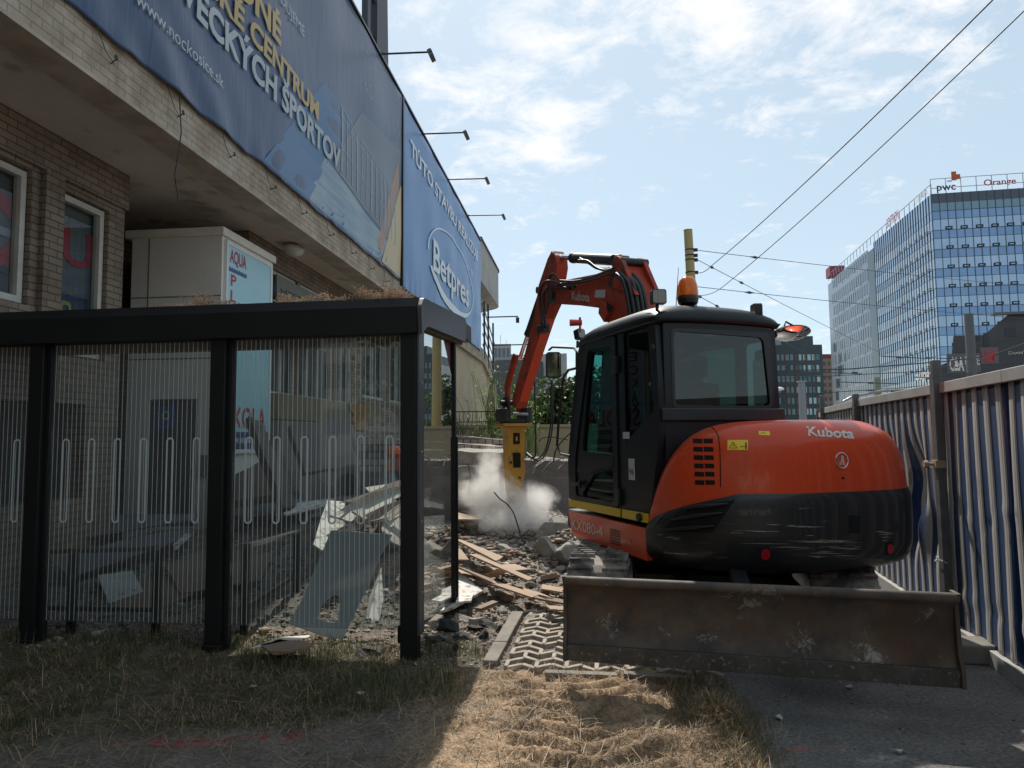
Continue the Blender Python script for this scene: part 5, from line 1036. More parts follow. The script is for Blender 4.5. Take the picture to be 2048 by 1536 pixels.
# dipper arm: the same plane, seen mostly from behind
ax = [(3.40, 4.12), (3.78, 3.62), (4.35, 3.0), (5.16, 2.16)]
def arm_profile():
    back = [(3.30, 4.04), (3.28, 3.90), (3.50, 3.45), (3.78, 3.26), (4.30, 2.78), (4.95, 2.12), (5.05, 2.02)]
    front = [(5.20, 2.05), (5.24, 2.18), (4.74, 2.72), (4.20, 3.32), (3.98, 3.80), (3.62, 4.10), (3.45, 4.18)]
    return back+front
m = MB(); m.plate(arm_profile(), [], lambda u, v, w: (XA+w, u, v), .18); arm = m.build('dipper_arm', M_oru, ex, bevel=.012)
m = MB(); m.plate([(4.94, 2.14), (4.3, 2.80), (3.79, 3.28), (3.77, 3.26), (4.28, 2.78), (4.92, 2.12)], [], lambda u, v, w: (XA+.02+w, u, v), .14); m.build('sunlit_back_strip', M_or, arm)  # brighter orange strip: sunlight on the arm's back face put into the colour
def cylr(name, a, b, split, r, rr_, par, x=.03):
    a = Vector((x, *a)); b = Vector((x, *b)); c = a.lerp(b, split); m = MB(); m.tube([a, c], r, 16); m.tube([c, c+(b-a).normalized()*.05], r*1.1, 16); m.lathe([(r*.9, -.10), (r*.9, .10)], a, 'X', 14); o = m.build(name, M_plb, par, smooth='auto')
    m = MB(); m.tube([c, b], rr_, 12); m.lathe([(r*.7, -.09), (r*.7, .09)], b, 'X', 14); m.build('rod', M_chrome, o, smooth='auto')
cylr('arm_cylinder', (1.62, 3.60), (3.40, 4.08), .72, .068, .036, ex)
cylr('bucket_cylinder', (4.06, 3.74), (5.12, 2.84), .60, .058, .032, ex, .03)
cylr('boom_cylinder', (.95, 1.25), (1.66, 3.0), .55, .06, .035, ex, .0)
m = MB(); m.plate(rpoly([(4.92, 2.86), (5.08, 2.92), (5.55, 2.42), (5.50, 2.0), (5.36, 1.98), (5.38, 2.38)], .05), [], lambda u, v, w: (-.10+w, u, v), .05); m.plate(rpoly([(4.92, 2.86), (5.08, 2.92), (5.55, 2.42), (5.50, 2.0), (5.36, 1.98), (5.38, 2.38)], .05), [], lambda u, v, w: (.11+w, u, v), .05); m.build('bucket_link', M_oru, arm, bevel=.006)
# quick coupler and hydraulic hammer
HX, HY = LX(1036, 905, .06).x, 5.36
HYd = 5.40
def hx(px, py): return LYp(px, py, HYd-.2)
cl_ = LYp(1008, 830, HYd-.2); cr_ = LYp(1066, 830, HYd-.2); hcx = (cl_.x+cr_.x)/2; print('hammer x', hcx, 'z', LYp(1036, 848, HYd-.2).z, LYp(1036, 985, HYd-.2).z)
zt = LYp(1036, 846, HYd-.2).z; z1 = LYp(1036, 985, HYd-.2).z; z2 = LYp(1036, 1034, HYd-.2).z
m = MB(); m.box(hcx-.245, HYd-.24, zt+.02, hcx-.15, HYd+.26, zt+.24); m.box(hcx+.12, HYd-.24, zt+.02, hcx+.215, HYd+.26, zt+.26); m.box(hcx-.20, HYd-.22, zt+.0, hcx+.18, HYd+.22, zt+.07); m.tube([(hcx-.24, HYd, zt+.33), (hcx+.22, HYd, zt+.33)], .045, 12)
for sx in (-.16, .13): m.plate([(HYd-.2, zt+.1), (HYd+.2, zt+.1), (HYd+.1, zt+.45), (HYd-.1, zt+.45)], [], lambda u, v, w: (hcx+sx+w, u, v), .035)
m.lathe([(.03, -.02), (.03, 0)], (hcx-.15, HYd-.1, zt+.42), 'X', 8); m.build('coupler', M_plb, ex, bevel=.008)
m = MB(); m.tube([(hcx-.12, HYd-.25, zt+.15), (hcx+.14, HYd-.25, zt+.14)], .025, 10); m.build('coupler_pin', M_steel, ex)
M_hy = pm('hammer_yellow', (.50, .245, .015), (.40, .20, .02), scale=4, rough=.5, c3=(.13, .07, .02), s3=6, a3=(.58, .72))
m = MB(); m.box(hcx-.265, HYd-.24, zt-.055, hcx+.215, HYd+.24, zt-.005); hm_ = m.build('hammer', M_hy, ex, bevel=.006)
z1 -= .12; hb_z = [(zt-.055, .185), (zt-.14, .150), (zt-.62, .138), (zt-.72, .150), (zt-.9, .135), (z1, .11)]
def ringsq(z, w, d): return [(hcx-.02-w, HYd-d, z), (hcx-.02+w, HYd-d, z), (hcx-.02+w, HYd+d, z), (hcx-.02-w, HYd+d, z)]
m = MB(); k = len(hb_z); vs = [p for z, w in hb_z for p in ringsq(z, w*1.0, w*.95)]; m.add(vs, [(i*4+j, i*4+(j+1) % 4, (i+1)*4+(j+1) % 4, (i+1)*4+j) for i in range(k-1) for j in range(4)]+[(0, 1, 2, 3), tuple((k-1)*4+j for j in (3, 2, 1, 0))]); m.build('housing', M_hy, hm_, bevel=.012)
m = MB(); yb = HYd-.150; m.box(hcx-.075, yb, zt-.34, hcx+.035, yb+.02, zt-.16)
m.build('opening', M_blk, hm_); m = MB(); m.box(hcx-.08, yb, zt-.72, hcx+.045, yb+.022, zt-.48); m.build('opening', M_blk, hm_)
m = MB(); m.box(hcx-.035, yb-.004, zt-.29, hcx-.005, yb+.0, zt-.22); m.build('bolt_plate', M_hy, hm_)
m = MB()
for dx_, dz_ in ((.02, .14), (-.06, .05), (.05, .35), (-.1, .6)): m.lathe([(.022, -.012), (.022, .012)], (hcx+dx_-.02, HYd-.130, z1+dz_), 'Y', 10)
m.build('bolts', M_plb, hm_)
m = MB(); m.tube([(hcx-.02, HYd, z1+.05), (hcx-.02, HYd, z2+.12), (hcx-.02, HYd, z2-.25)], [.065, .062, .02], 16); m.build('chisel', pm('chisel_steel', (.12, .11, .10), rough=.5, metal=.6), hm_, smooth='auto')
# hoses
M_hose = pm('hose', (.014, .014, .015), rough=.45)
def bez(pts, n=10):
    P = [Vector(p) for p in pts]; o = []
    for i in range(len(P)-1):
        p0 = P[max(i-1, 0)]; p1 = P[i]; p2 = P[i+1]; p3 = P[min(i+2, len(P)-1)]
        for k in range(n): t = k/n; o.append(.5*((2*p1)+(p2-p0)*t+(2*p0-5*p1+4*p2-p3)*t*t+(3*p1-p0-3*p2+p3)*t**3))
    return o+[P[-1]]
def hose(px, x, r, name='hose'): m = MB(); m.tube(bez([LX(a, b, x) for a, b in px], 8), r, 8); return m.build(name, M_hose, ex, smooth=True)
hose([(1150, 573), (1125, 569), (1103, 562), (1088, 566), (1080, 585), (1080, 610), (1084, 640), (1084, 655)], -.15, .020)
hose([(1140, 577), (1118, 575), (1100, 574), (1089, 585), (1087, 605), (1089, 630), (1092, 655)], -.13, .020)
hose([(1120, 563), (1112, 551), (1104, 548), (1098, 560), (1097, 585), (1097, 612)], -.13, .016)
hose([(1228, 536), (1180, 555), (1150, 562), (1120, 561)], -.16, .014, 'pipe'); hose([(1232, 543), (1190, 559), (1155, 566), (1125, 566)], -.15, .012, 'pipe')
hose([(1233, 548), (1245, 560), (1253, 585), (1258, 612), (1262, 640)], -.17, .024); hose([(1240, 545), (1255, 562), (1263, 590), (1268, 620), (1271, 650)], -.14, .024)
hose([(1246, 543), (1264, 562), (1272, 590), (1277, 622), (1280, 650)], -.10, .024); hose([(1250, 543), (1272, 565), (1281, 590), (1286, 622), (1290, 650)], -.05, .022); hose([(1254, 541), (1278, 562), (1288, 590), (1294, 622), (1298, 650)], .0, .022)
hose([(1157, 521), (1175, 522), (1190, 533), (1206, 540), (1228, 538)], -.10, .016); hose([(1160, 517), (1178, 527), (1195, 537), (1218, 537)], -.06, .016)
hose([(1283, 542), (1298, 550), (1308, 565), (1312, 585)], .22, .016); hose([(1281, 548), (1290, 560), (1296, 580), (1297, 600)], .2, .018)
hose([(1066, 700), (1069, 760), (1071, 850), (1071, 905), (1065, 915), (1051, 908)], .14, .014); hose([(1103, 760), (1102, 840), (1094, 890), (1083, 912), (1070, 918), (1053, 905)], .20, .014); hose([(1105, 762), (1105, 850), (1097, 893), (1086, 915), (1072, 921), (1052, 907)], .23, .012)
m = MB(); c = LX(1086, 655, -.12); m.box(c.x-.05, c.y-.12, c.z-.08, c.x+.06, c.y+.12, c.z+.04); m.build('hose_clamp', M_plb, ex, bevel=.01)
m = MB(); c = LX(1103, 593, XB-.02); m.lathe([(.09, -.03), (.09, .30)], c, 'X', 16); m.build('pivot_pin', M_plb, ex)
m = MB(); c = LX(1240, 523, XB-.02); m.tube([c+Vector((0, 0, 0)), c+Vector((.34, 0, 0))], .05, 14); m.build('pivot_pin', M_plb, ex)
# ================================================================== CITY BEHIND THE HOARDING
def facade_glass(name, base, rough, metal=.85):
    return pm(name, base, tuple(c*.8 for c in base), scale=.09, rough=rough, metal=metal, spec=.6)
M_g1 = facade_glass('office_glass', (.35, .45, .57), .06); M_g2 = facade_glass('office_spandrel', (.20, .30, .45), .10); M_g5 = facade_glass('second_block_glass', (.16, .19, .225), .12); M_g3 = facade_glass('office_glass_grey', (.44, .49, .55), .09)
M_g4 = pm('office_spandrel_grey', (.26, .27, .30), (.20, .22, .26), scale=.1, rough=.25, metal=.5); M_gdk = facade_glass('office_recess', (.05, .08, .09), .15)
M_mull = pm('mullion', (.07, .095, .13), rough=.5)
M_vent = pm('vent_frame', (.02, .03, .045), rough=.5)
K = PY(1862, 388, 140); K = Vector((K.x, K.y, 0)); HT = PY(1862, 388, 140).z
dl_ = Vector((.184, 1, 0)).normalized(); dr_ = Vector((1, -.184, 0)).normalized()
office = thing('office_block', 'tall blue mirrored glass office block with red and dark company names on its roof', 'office block', K, math.atan2(dr_.y, dr_.x))
# local x along the front (to the right), local y along the left face (away)
OMi = WM[office.name].inverted()
FH = 3.92; ZT = HT
def faceA(x, z): return (x, 0, z)
core = MB(); core.box(.3, .3, 0, 45, 36.3, ZT-.3); core.build('core', M_gdk, office)
def bands(fn, u0, u1, name, g_hi, g_lo, top_dark=True):
    hi = MB(); lo = MB(); z = ZT-3.6
    if top_dark: t = MB(); t.add([fn(u0, ZT), fn(u1, ZT), fn(u1, ZT-2.0), fn(u0, ZT-2.0)], [(0, 1, 2, 3)]); t.build('attic_band', pm('office_attic', (.07, .085, .11), rough=.3, metal=.3), office, fix=False); t = MB(); t.add([fn(u0, ZT-2.0), fn(u1, ZT-2.0), fn(u1, z), fn(u0, z)], [(0, 1, 2, 3)]); t.build('attic_glass', pm('office_attic_glass', (.16, .24, .28), rough=.1, metal=.7), office, fix=False)
    while z > 3:
        hi = MB(); lo = MB(); a = z-1.7; b = a-2.22; lo.add([fn(u0, z), fn(u1, z), fn(u1, a), fn(u0, a)], [(0, 1, 2, 3)])
        # panes in the window band are tilted a hair so their reflections differ
        n = int(abs(u1-u0)/1.42); random.seed(int(z*10))
        for i in range(n):
            p, q = u0+(u1-u0)*i/n, u0+(u1-u0)*(i+1)/n; w = random.uniform(-.02, .02); P = [Vector(fn(p, a)), Vector(fn(q, a)), Vector(fn(q, b)), Vector(fn(p, b))]; nrm = Vector((0, -1, 0)) if fn is faceA else Vector((-1, 0, 0))
            P[0] += nrm*(.03+w); P[1] += nrm*(.03-w); P[2] += nrm*(.03-w); P[3] += nrm*(.03+w); hi.add(P, [(0, 1, 2, 3)])
        hi.build('window_band', g_hi, office, fix=False); lo.build('spandrel_band', g_lo, office, fix=False); z = b
def mulls(fn, u0, u1, name, step=1.42, w=.045):
    m = MB(); n = int(abs(u1-u0)/step); nrm = Vector((0, -.12, 0)) if fn is faceA else Vector((-.12, 0, 0))
    for i in range(n+1):
        u = u0+(u1-u0)*i/n; a = [Vector(fn(u-w, 0)), Vector(fn(u+w, 0)), Vector(fn(u+w, ZT)), Vector(fn(u-w, ZT))]; m.add(a+[p+nrm for p in a], [(4, 5, 6, 7), (0, 4, 7, 3), (1, 2, 6, 5)])
    z = ZT-3.6
    while z > 3:
        for q in (z, z-1.7): a = [Vector(fn(u0, q-w)), Vector(fn(u1, q-w)), Vector(fn(u1, q+w)), Vector(fn(u0, q+w))]; m.add([p+nrm*.8 for p in a], [(0, 1, 2, 3)])
        z -= 3.92
    m.build(name+'_mullion_grid', M_mull, office, fix=False)
bands(faceA, 0, 45, 'front', M_g1, M_g2)
faceL = lambda y, z: (0, y, z)
bands(faceL, 0, 36.3, 'side', M_g3, M_g1, False); mulls(faceA, 0, 45, 'front'); mulls(faceL, 0, 36.3, 'side', 1.42, .03)
t = MB(); t.add([faceL(0, ZT), faceL(36.3, ZT), faceL(36.3, ZT-3.6), faceL(0, ZT-3.6)], [(0, 1, 2, 3)]); t.build('side_top_glass', M_g1, office, fix=False)
def vent(fn, u, z, w=1.25, h=.62):
    m = MB(); nrm = Vector((0, -.2, 0)) if fn is faceA else Vector((-.2, 0, 0)); t = .17
    for a, b, c, d in ((0, 0, w, t), (0, h-t, w, h), (0, 0, t, h), (w-t, 0, w, h)):
        P = [Vector(fn(u+a, z+b))+nrm, Vector(fn(u+c, z+b))+nrm, Vector(fn(u+c, z+d))+nrm, Vector(fn(u+a, z+d))+nrm]; m.add(P, [(0, 1, 2, 3)])
    m.build('vent_window', M_vent, office, fix=False)
z = ZT-3.6
for r in range(8):
    zz = z-1.7-2.15
    for i in range(6 if r < 7 else 4): vent(faceA, 2.3+i*2.78, zz)
    for i in range(6): vent(faceL, 2.5+i*3.1, zz, 1.1, .55)
    z -= 3.92
# second volume behind a dark joint, with staggered grey panes
m = MB(); m.box(.1, 36.3, 0, 20, 42.3, ZT-1.2); m.build('dark_joint', M_gdk, office)
sec = MB(); sec.box(.4, 42.3, 0, 22, 83.5, ZT-.8); sec.build('second_core', M_g4, office)
pm_ = MB(); fr_ = MB(); random.seed(5); Z2 = ZT+1.6
for r in range(13):
    pm_ = MB(); fr_ = MB()
    zb_ = Z2-2.8-r*3.75-(1.0 if r else 0)
    for i in range(18):
        y0 = 42.6+i*2.05+(r % 2)*.9; hgt_ = 2.9 if i % 3 else 3.4
        if y0+1.9 > 83.4: continue
        w = random.uniform(-.02, .02); pm_.add([(.36+w, y0, zb_-hgt_+1.2), (.36-w, y0+1.75, zb_-hgt_+1.2), (.36-w, y0+1.75, zb_+1.0), (.36+w, y0, zb_+1.0)], [(0, 1, 2, 3)])
        fr_.add([(.26, y0-.09, zb_-hgt_+.9), (.26, y0+.06, zb_-hgt_+.9), (.26, y0+.06, zb_+1.2), (.26, y0-.09, zb_+1.2)], [(0, 1, 2, 3)])
    pm_.build('pane_row', M_g5, office, fix=False); fr_.build('fin_row', M_mull, office, fix=False)
# roof edge railing and company names
m = MB()
for i in range(17): x = i*2.8; m.box(x-.06, -.0, ZT, x+.06, .12, ZT+3.0)
for zz in (1.1, 3.0): m.box(0, 0, ZT+zz, 45, .12, ZT+zz+.1)
for i in range(28): y = i*3; m.box(-.0, y-.06, ZT, .12, y+.06, ZT+2.0)
m.box(0, 0, ZT+1.95, .12, 84, ZT+2.05); m.build('roof_railing', pm('rail_grey', (.35, .37, .4), rough=.6), office)
def osign(body, x0, x1, z0, cap, mat, name='roof_sign', bold=.02, fn=None):
    m = MB(); lettering(m, body, fn or (lambda u, v: (u, -.3, v)), x0, x1, z0, cap, bold); m.build(name, mat, office, fix=False)
M_sr = pm('sign_dark_red', (.38, .03, .05), rough=.5); M_sn = pm('sign_dark_navy', (.03, .035, .06), rough=.5)
osign('pwc', 1.0, 4.5, ZT+.5, 1.55, M_sn); osign('Orange', 9.6, 15.4, ZT+.9, 1.25, M_sr)
m = MB(); m.box(3.8, -.35, ZT+2.4, 4.7, -.25, ZT+4.2); m.box(4.5, -.34, ZT+2.6, 5.4, -.24, ZT+3.6); m.box(3.0, -.36, ZT+2.2, 3.8, -.26, ZT+2.4); m.build('sign_emblem', pm('emblem_red_orange', (.42, .05, .03), (.5, .12, .03), scale=.6, rough=.5), office)
fL = lambda u, v: (-.3, 84-u, v)
osign('SOITRON', 84-25.5, 84-17.5, ZT+.4, 2.3, M_sr, fn=fL); osign('AT SIEMENS', 84-8.5, 84-.8, ZT+.4, 1.5, pm('sign_grey', (.45, .46, .48), rough=.6), fn=fL); osign('aupark', 84-12.5, 84-.9, 13.2, 2.0, M_lw, name='wall_sign', bold=.03, fn=fL)
m = MB(); m.box(-2.5, -2, 9.8, -.1, 25, 10.4); m.build('entrance_canopy', M_mull, office)
m = MB(); m.box(-.2, 78, ZT+1, 4, 83, ZT+4.0); m.build('roof_billboard', pm('billboard_maroon', (.25, .04, .07), rough=.6), office)

# dark shopping centre in front of the office block
C0 = PY(1990, 600, 95); mall = thing('shopping_centre', 'low dark grey shopping centre with white and red shop names on its wall', 'shopping centre', (PY(1880, 700, 95).x-.2, 95, 0), math.atan2(-.184, 1))
M_mal = pm('mall_cladding', (.075, .07, .075), (.06, .058, .062), scale=.2, rough=.7); MMi = WM[mall.name].inverted()
def MP(x, y, c=0): n = WM[mall.name].to_3x3() @ Vector((0, 1, 0)); return MMi @ onplane(x, y, WM[mall.name] @ Vector((0, c, 0)), n)
a = MP(1885, 672, 4); b = MP(1940, 675, 4); c = MP(1994, 634, 4); d = MP(2047, 630, 4)
m = MB(); m.plate([(0, 0), (40, 0), (40, d.z), (c.x, c.z+.3), (b.x+.4, b.z+.3), (a.x, a.z)], [], lambda u, v, w: (u+w*.42+1.4, 4+w, v), 14); m.build('wall', M_mal, mall)
m = MB(); q = MP(2000, 690, 0); r_2 = MP(1890, 740, 0); m.plate([(0, 0), (40, 0), (40, q.z+.2), (q.x+.2, q.z+.2), (1.0, r_2.z+1.0), (0, r_2.z+.6)], [], lambda u, v, w: (u+w*.42, w, v), 3.95); m.build('sign_wall', pm('mall_dark', (.045, .043, .047), rough=.6), mall)
m = MB(); m.box(c.x-.8, 3.2, c.z+.2, c.x+12, 4.1, c.z+.55); m.build('roof', pm('mall_roof', (.12, .12, .125), rough=.7), mall)
for q0, q1 in (((2010, 655), (2032, 672)), ((1966, 666), (1978, 692)), ((1953, 671), (1960, 680))):
    u0 = MP(*q0, 3.96); u1 = MP(*q1, 3.96); m = MB(); m.box(u0.x, 3.93, u1.z, u1.x, 3.97, u0.z); m.build('window', pm('mall_window', (.015, .015, .02), rough=.3), mall)
def msign(body, x0, y0, x1, y1, mat, bold=.02):
    u0 = MP(x0, y0); u1 = MP(x1, y1); m = MB(); lettering(m, body, lambda u, v: (u, -.12, v), u0.x, u1.x, u0.z, u1.z-u0.z, bold); m.build('wall_sign', mat, mall, fix=False)
msign('C&A', 1899, 741, 1926, 714, M_lw, .04); msign('NIKE', 1930, 730, 1958, 711, M_lw, .0); msign('H&M', 1965, 724, 1989, 699, pm('sign_bright_red', (.55, .02, .03), rough=.5), .02); msign('CHANT', 2015, 709, 2051, 702, M_lw, 0)
u0 = MP(1895, 746, -.05); u1 = MP(1960, 706, -.05); m = MB(); m.box(u0.x, -.06, u0.z, u1.x, -.01, u1.z); u0 = MP(1962, 728, 0); u1 = MP(1996, 694, 0); m.box(u0.x, -.06, u0.z, u1.x, -.01, u1.z); m.build('sign_panel', pm('mall_panel', (.10, .097, .10), rough=.6), mall)

# dark teal office block and a brown house further off
tb = PY(1546, 690, 260); td = PY(1644, 690, 260)
teal = thing('office_block', 'dark teal office block with small windows and brick red strips beyond the cab mirror', 'office block', (tb.x, 260, 0), 0)
w_ = td.x-tb.x; h_ = tb.z; m = MB(); m.box(0, 0, 0, w_, 20, h_); m.box(3, -.0, h_, w_*.82, 12, h_+3.2); m.build('wall', pm('teal_cladding', (.035, .055, .065), (.045, .065, .075), scale=.1, rough=.4, metal=.2), teal)
random.seed(3); wn = 0
for r in range(7):
    for i in range(10):
        x = 1.2+i*(w_-2)/10; z = h_-3.6-r*4.0
        if z < 1: continue
        m = MB(); ww = random.choice((.9, 1.0, 1.2)); m.box(x, -.12, z-2.2, x+ww, -.05, z); m.build('window', pm('teal_glass', (.22, .32, .33), rough=.1, metal=.8) if random.random() < .6 else pm('teal_glass_dark', (.08, .12, .13), rough=.1, metal=.8), teal); wn += 1
    m = MB()
    for i in range(5): x = .6+i*(w_-1.5)/4.6+random.uniform(-.3, .3); m.box(x, -.15, h_-6.0-r*4.0, x+.35, -.06, h_-2.6-r*4.0)
    m.build('brick_strip', pm('brick_red_strip', (.16, .055, .04), rough=.7), teal)
m = MB(); m.box(-1.6, .5, 0, -.02, 18, h_-4); m.build('side_wall', pm('pale_strip', (.35, .37, .38), rough=.6), teal)
p = PY(1649, 716, 300); q = PY(1660, 716, 300)
br = thing('apartment_house', 'narrow strip of a brown apartment house between the two glass blocks', 'house', (p.x-2, 300, 0), 0); m = MB(); m.box(0, 0, 0, 9, 12, p.z); m.build('wall', pm('house_brown', (.28, .20, .15), (.22, .16, .12), scale=.3, rough=.9), br)
m = MB(); m.box(-.4, -.4, p.z, 9.4, 12, p.z+1.6); m.build('roof', pm('house_roof', (.16, .05, .04), rough=.8), br)
for r in range(9):
    for i in (0, 1): m = MB(); m.box(1.2+i*2.1, -.1, p.z-3.2-r*3, 2.3+i*2.1, -.02, p.z-1.6-r*3); m.build('window', pm('house_window', (.06, .06, .07), rough=.3), br)
# pale building far down the street
p = PY(984, 690, 150); q = PY(1022, 706, 150); r = PY(1075, 702, 150)
fb_ = thing('apartment_house', 'pale concrete building with a curved dark annex far behind the dipper arm', 'building', (p.x, 150, 0), 0); wd = q.x-p.x
m = MB(); m.box(0, 0, 0, wd, 12, p.z+.2); m.plate([(wd, 0), (wd+12, 0), (wd+12, r.z-.3), (wd+1.5, r.z-.6), (wd, q.z)], [], lambda u, v, w: (u, 2+w, v), 10); m.build('wall', pm('far_concrete', (.36, .355, .35), (.30, .295, .29), scale=.2, rough=.9), fb_)
for i in range(4):
    m = MB(); m.box(.4+i*.9, -.06, p.z-2.6, 1.0+i*.9, -.01, p.z-.7); m.build('window', pm('far_window', (.10, .12, .14), rough=.2, metal=.4), fb_)
    m = MB(); m.box(.5+i*.85, -.06, p.z-7.4, .9+i*.85, -.01, p.z-5.4); m.build('window', pm('far_window', (.1, .12, .14), rough=.2), fb_)
m = MB(); m.box(wd+1.6, 1.93, r.z-4.6, wd+3.0, 1.99, r.z-3.1); m.build('window', MATS['far_window'], fb_)
m = MB(); cz_ = PY(1000, 722, 149).z; m.lathe([(6.4, 0), (6.4, cz_)], (4.6, 3.0, 0), n=40); m.build('annex', pm('annex_slate', (.065, .07, .08), rough=.6), fb_, smooth='auto')
m = MB(); m.tube([(1.8, 3, p.z), (1.8, 3, p.z+2.6)], .06, 6); m.tube([(3.0, 3, p.z), (3.0, 3, p.z+1.5)], .05, 6); m.build('aerial', M_steel, fb_)

# ------------------------------------------------------------------ catenary mast, wires, poles
mp0 = PY(1376, 461, 24); mast = thing('catenary_mast', 'tall yellow tramway mast with black wire clamps rising behind the cab', 'mast', (mp0.x, 24, 0), 0)
m = MB(); m.tube([(.14, 0, -.1), (.10, 0, 5.0), (0, 0, mp0.z)], [.19, .165, .145], 24); m.tube([(0, 0, mp0.z), (0, 0, mp0.z+.02)], .152, 24); m.build('pole', pm('mast_yellow', (.42, .33, .13), (.36, .28, .11), scale=1.5, rough=.6, stretch=(1, 1, .3)), mast, smooth='auto')
for py in (500, 511, 520, 545):
    p = PY(1380, py, 24); m = MB(); m.lathe([(.158, -.02), (.165, 0), (.158, .02)], (.03, 0, p.z), n=20); m.box(.16, -.05, p.z-.05, .30, .05, p.z+.05); m.build('clamp', M_blackr, mast)
def wire(name, label, pts, r, sag=0, ins=()):
    m = MB(); P = []
    for (a, b) in zip(pts, pts[1:]):
        for k in range(14): t = k/14; q = a.lerp(b, t); q.z -= sag*4*t*(1-t); P.append(q)
    P.append(pts[-1]); m.tube(P, r, 5)
    for (t, L_) in ins:
        a, b = pts[0], pts[1]; q = a.lerp(b, t); q.z -= sag*4*t*(1-t); d = (b-a).normalized(); m.tube([q-d*L_, q-d*L_*.4, q, q+d*L_*.4, q+d*L_], [r, r*2.5, r*4.5, r*2.5, r], 8)
    o = single(m, name, pm('wire_dark', (.04, .045, .05), rough=.6), label, 'wire', 'overhead wires'); return o
A_ = lambda x, y, Y: PY(x, y, Y)
wire('overhead_wire', 'overhead wire from the upper clamp of the yellow mast to the glass blocks', [A_(1390, 500, 24), A_(2100, 575, 44)], .012, .1, ((.10, .35),))
wire('overhead_wire', 'overhead wire slanting down right from the yellow mast below the top clamps', [A_(1386, 515, 24), A_(1760, 705, 52)], .012, .05, ((.05, .2), (.14, .35)))
wire('overhead_wire', 'overhead wire leaving the yellow mast level with the beacon', [A_(1390, 573, 24), A_(2100, 640, 44)], .012, .1, ((.09, .35),))
wire('overhead_wire', 'short overhead wire slanting down behind the cab roof from beside the beacon', [A_(1390, 588, 24), A_(1640, 720, 52)], .012, .05, ((.02, .2), (.09, .35)))
wire('overhead_wire', 'upper of the two long wires climbing to the top right corner of the sky', [A_(1386, 542, 24), A_(1420, 534, 22), A_(1990, -5, 9.0)], .012, .12)
wire('overhead_wire', 'lower of the two long wires climbing to the right edge of the sky', [A_(1393, 590, 24), A_(1450, 570, 22), A_(2060, 10, 9.5)], .011, .12)
wire('overhead_wire', 'thick dark cable crossing low in front of the office blocks', [A_(1540, 742, 60), A_(1700, 738, 60), A_(1900, 722, 60), A_(2100, 694, 60)], .05)
wire('overhead_wire', 'thin wire crossing in front of the glass block just above the hoarding', [A_(1560, 757, 60), A_(1900, 740, 58), A_(2100, 668, 50)], .03)
wire('overhead_wire', 'faint wire crossing below the thick cable', [A_(1545, 792, 62), A_(1800, 776, 62), A_(2100, 748, 60)], .03)
for i, (x0, y0, y1, Y, r, lab) in enumerate(((1937, 628, 750, 55, .32, 'thick grey concrete pole in front of the shopping centre'), (1603, 762, 850, 60, .28, 'pale grey pole behind the hoarding beside the cab'), (1553, 778, 850, 60, .12, 'thin lamp pole with a small white head close to the cab edge'), (1755, 755, 850, 50, .22, 'olive pole in front of the dark joint of the glass block'))):
    p = PY(x0, y0, Y); t = thing('street_pole', lab, 'pole', (p.x, Y, 0), 0, 'street poles'); m = MB(); m.tube([(0, 0, 0), (0, 0, p.z)], [r*1.15, r], 14); m.build('pole', pm('pole_grey%d' % i, [(.10, .10, .11), (.22, .23, .24), (.2, .2, .2), (.2, .21, .16)][i], rough=.7), t)
    if i == 2: m = MB(); m.sph((.1, 0, p.z), .35, sc=(1.6, 1, .5)); m.build('lamp_head', M_white, t)
    if i == 1: m = MB(); m.box(-.32, -.3, p.z-.1, .32, .3, p.z); m.build('cap', M_steel, t)
ag = thing('tram_bracket', 'curved grey tramway bracket with cross wires behind the hoarding', 'bracket', (PY(1683, 806, 26).x, 26, 0), 0)
m = MB(); z0 = PY(1683, 806, 26).z; m.tube(bez([(0, 0, 0), (0, 0, z0-.3), (.25, 0, z0+.15), (.9, 0, z0+.32), (1.9, 0, z0+.45), (4.6, 0, z0+.5)], 8), .045, 8); m.build('arm', M_steel, ag)
m = MB(); random.seed(9)
for i in range(9):
    x = random.uniform(.5, 6.5); z = z0+random.uniform(.2, 2.0); m.tube([(x-random.uniform(.4, 1.6), 0, z+.05), (x+random.uniform(.4, 1.6), .5, z)], .018, 5); m.box(x-.09, -.03, z-.03, x+.09, .03, z+.04)
m.build('fittings', pm('fitting_grey', (.07, .07, .075), rough=.6), ag)
# ================================================================== DEMOLITION SITE
random.seed(21)
M_ceil = pm('ceiling_board', (.62, .58, .52), (.50, .45, .40), scale=2, rough=.85, c3=(.30, .26, .22), s3=6, a3=(.62, .74))
M_tan = pm('chipboard_tan', (.40, .29, .21), (.33, .24, .17), scale=3, rough=.85, bump=.003, bscale=20)
M_gr2 = pm('slate_dark', (.16, .18, .20), (.12, .14, .155), scale=1.5, rough=.6)
M_brn = pm('board_brown', (.26, .18, .135), (.20, .14, .10), scale=3, rough=.85)
M_wht = pm('white_board', (.74, .72, .69), (.62, .60, .56), scale=4, rough=.8, c3=(.25, .22, .19), s3=14, a3=(.50, .64))
M_gry = pm('slate_board', (.50, .52, .54), (.44, .465, .485), scale=1.5, rough=.5)
M_rock = pm('broken_concrete', (.36, .33, .29), (.24, .215, .19), scale=6, rough=.95, bump=.02, bscale=16)
M_tar = pm('tar_lump', (.012, .012, .012), (.03, .028, .026), scale=9, rough=.8, bump=.03, bscale=14)
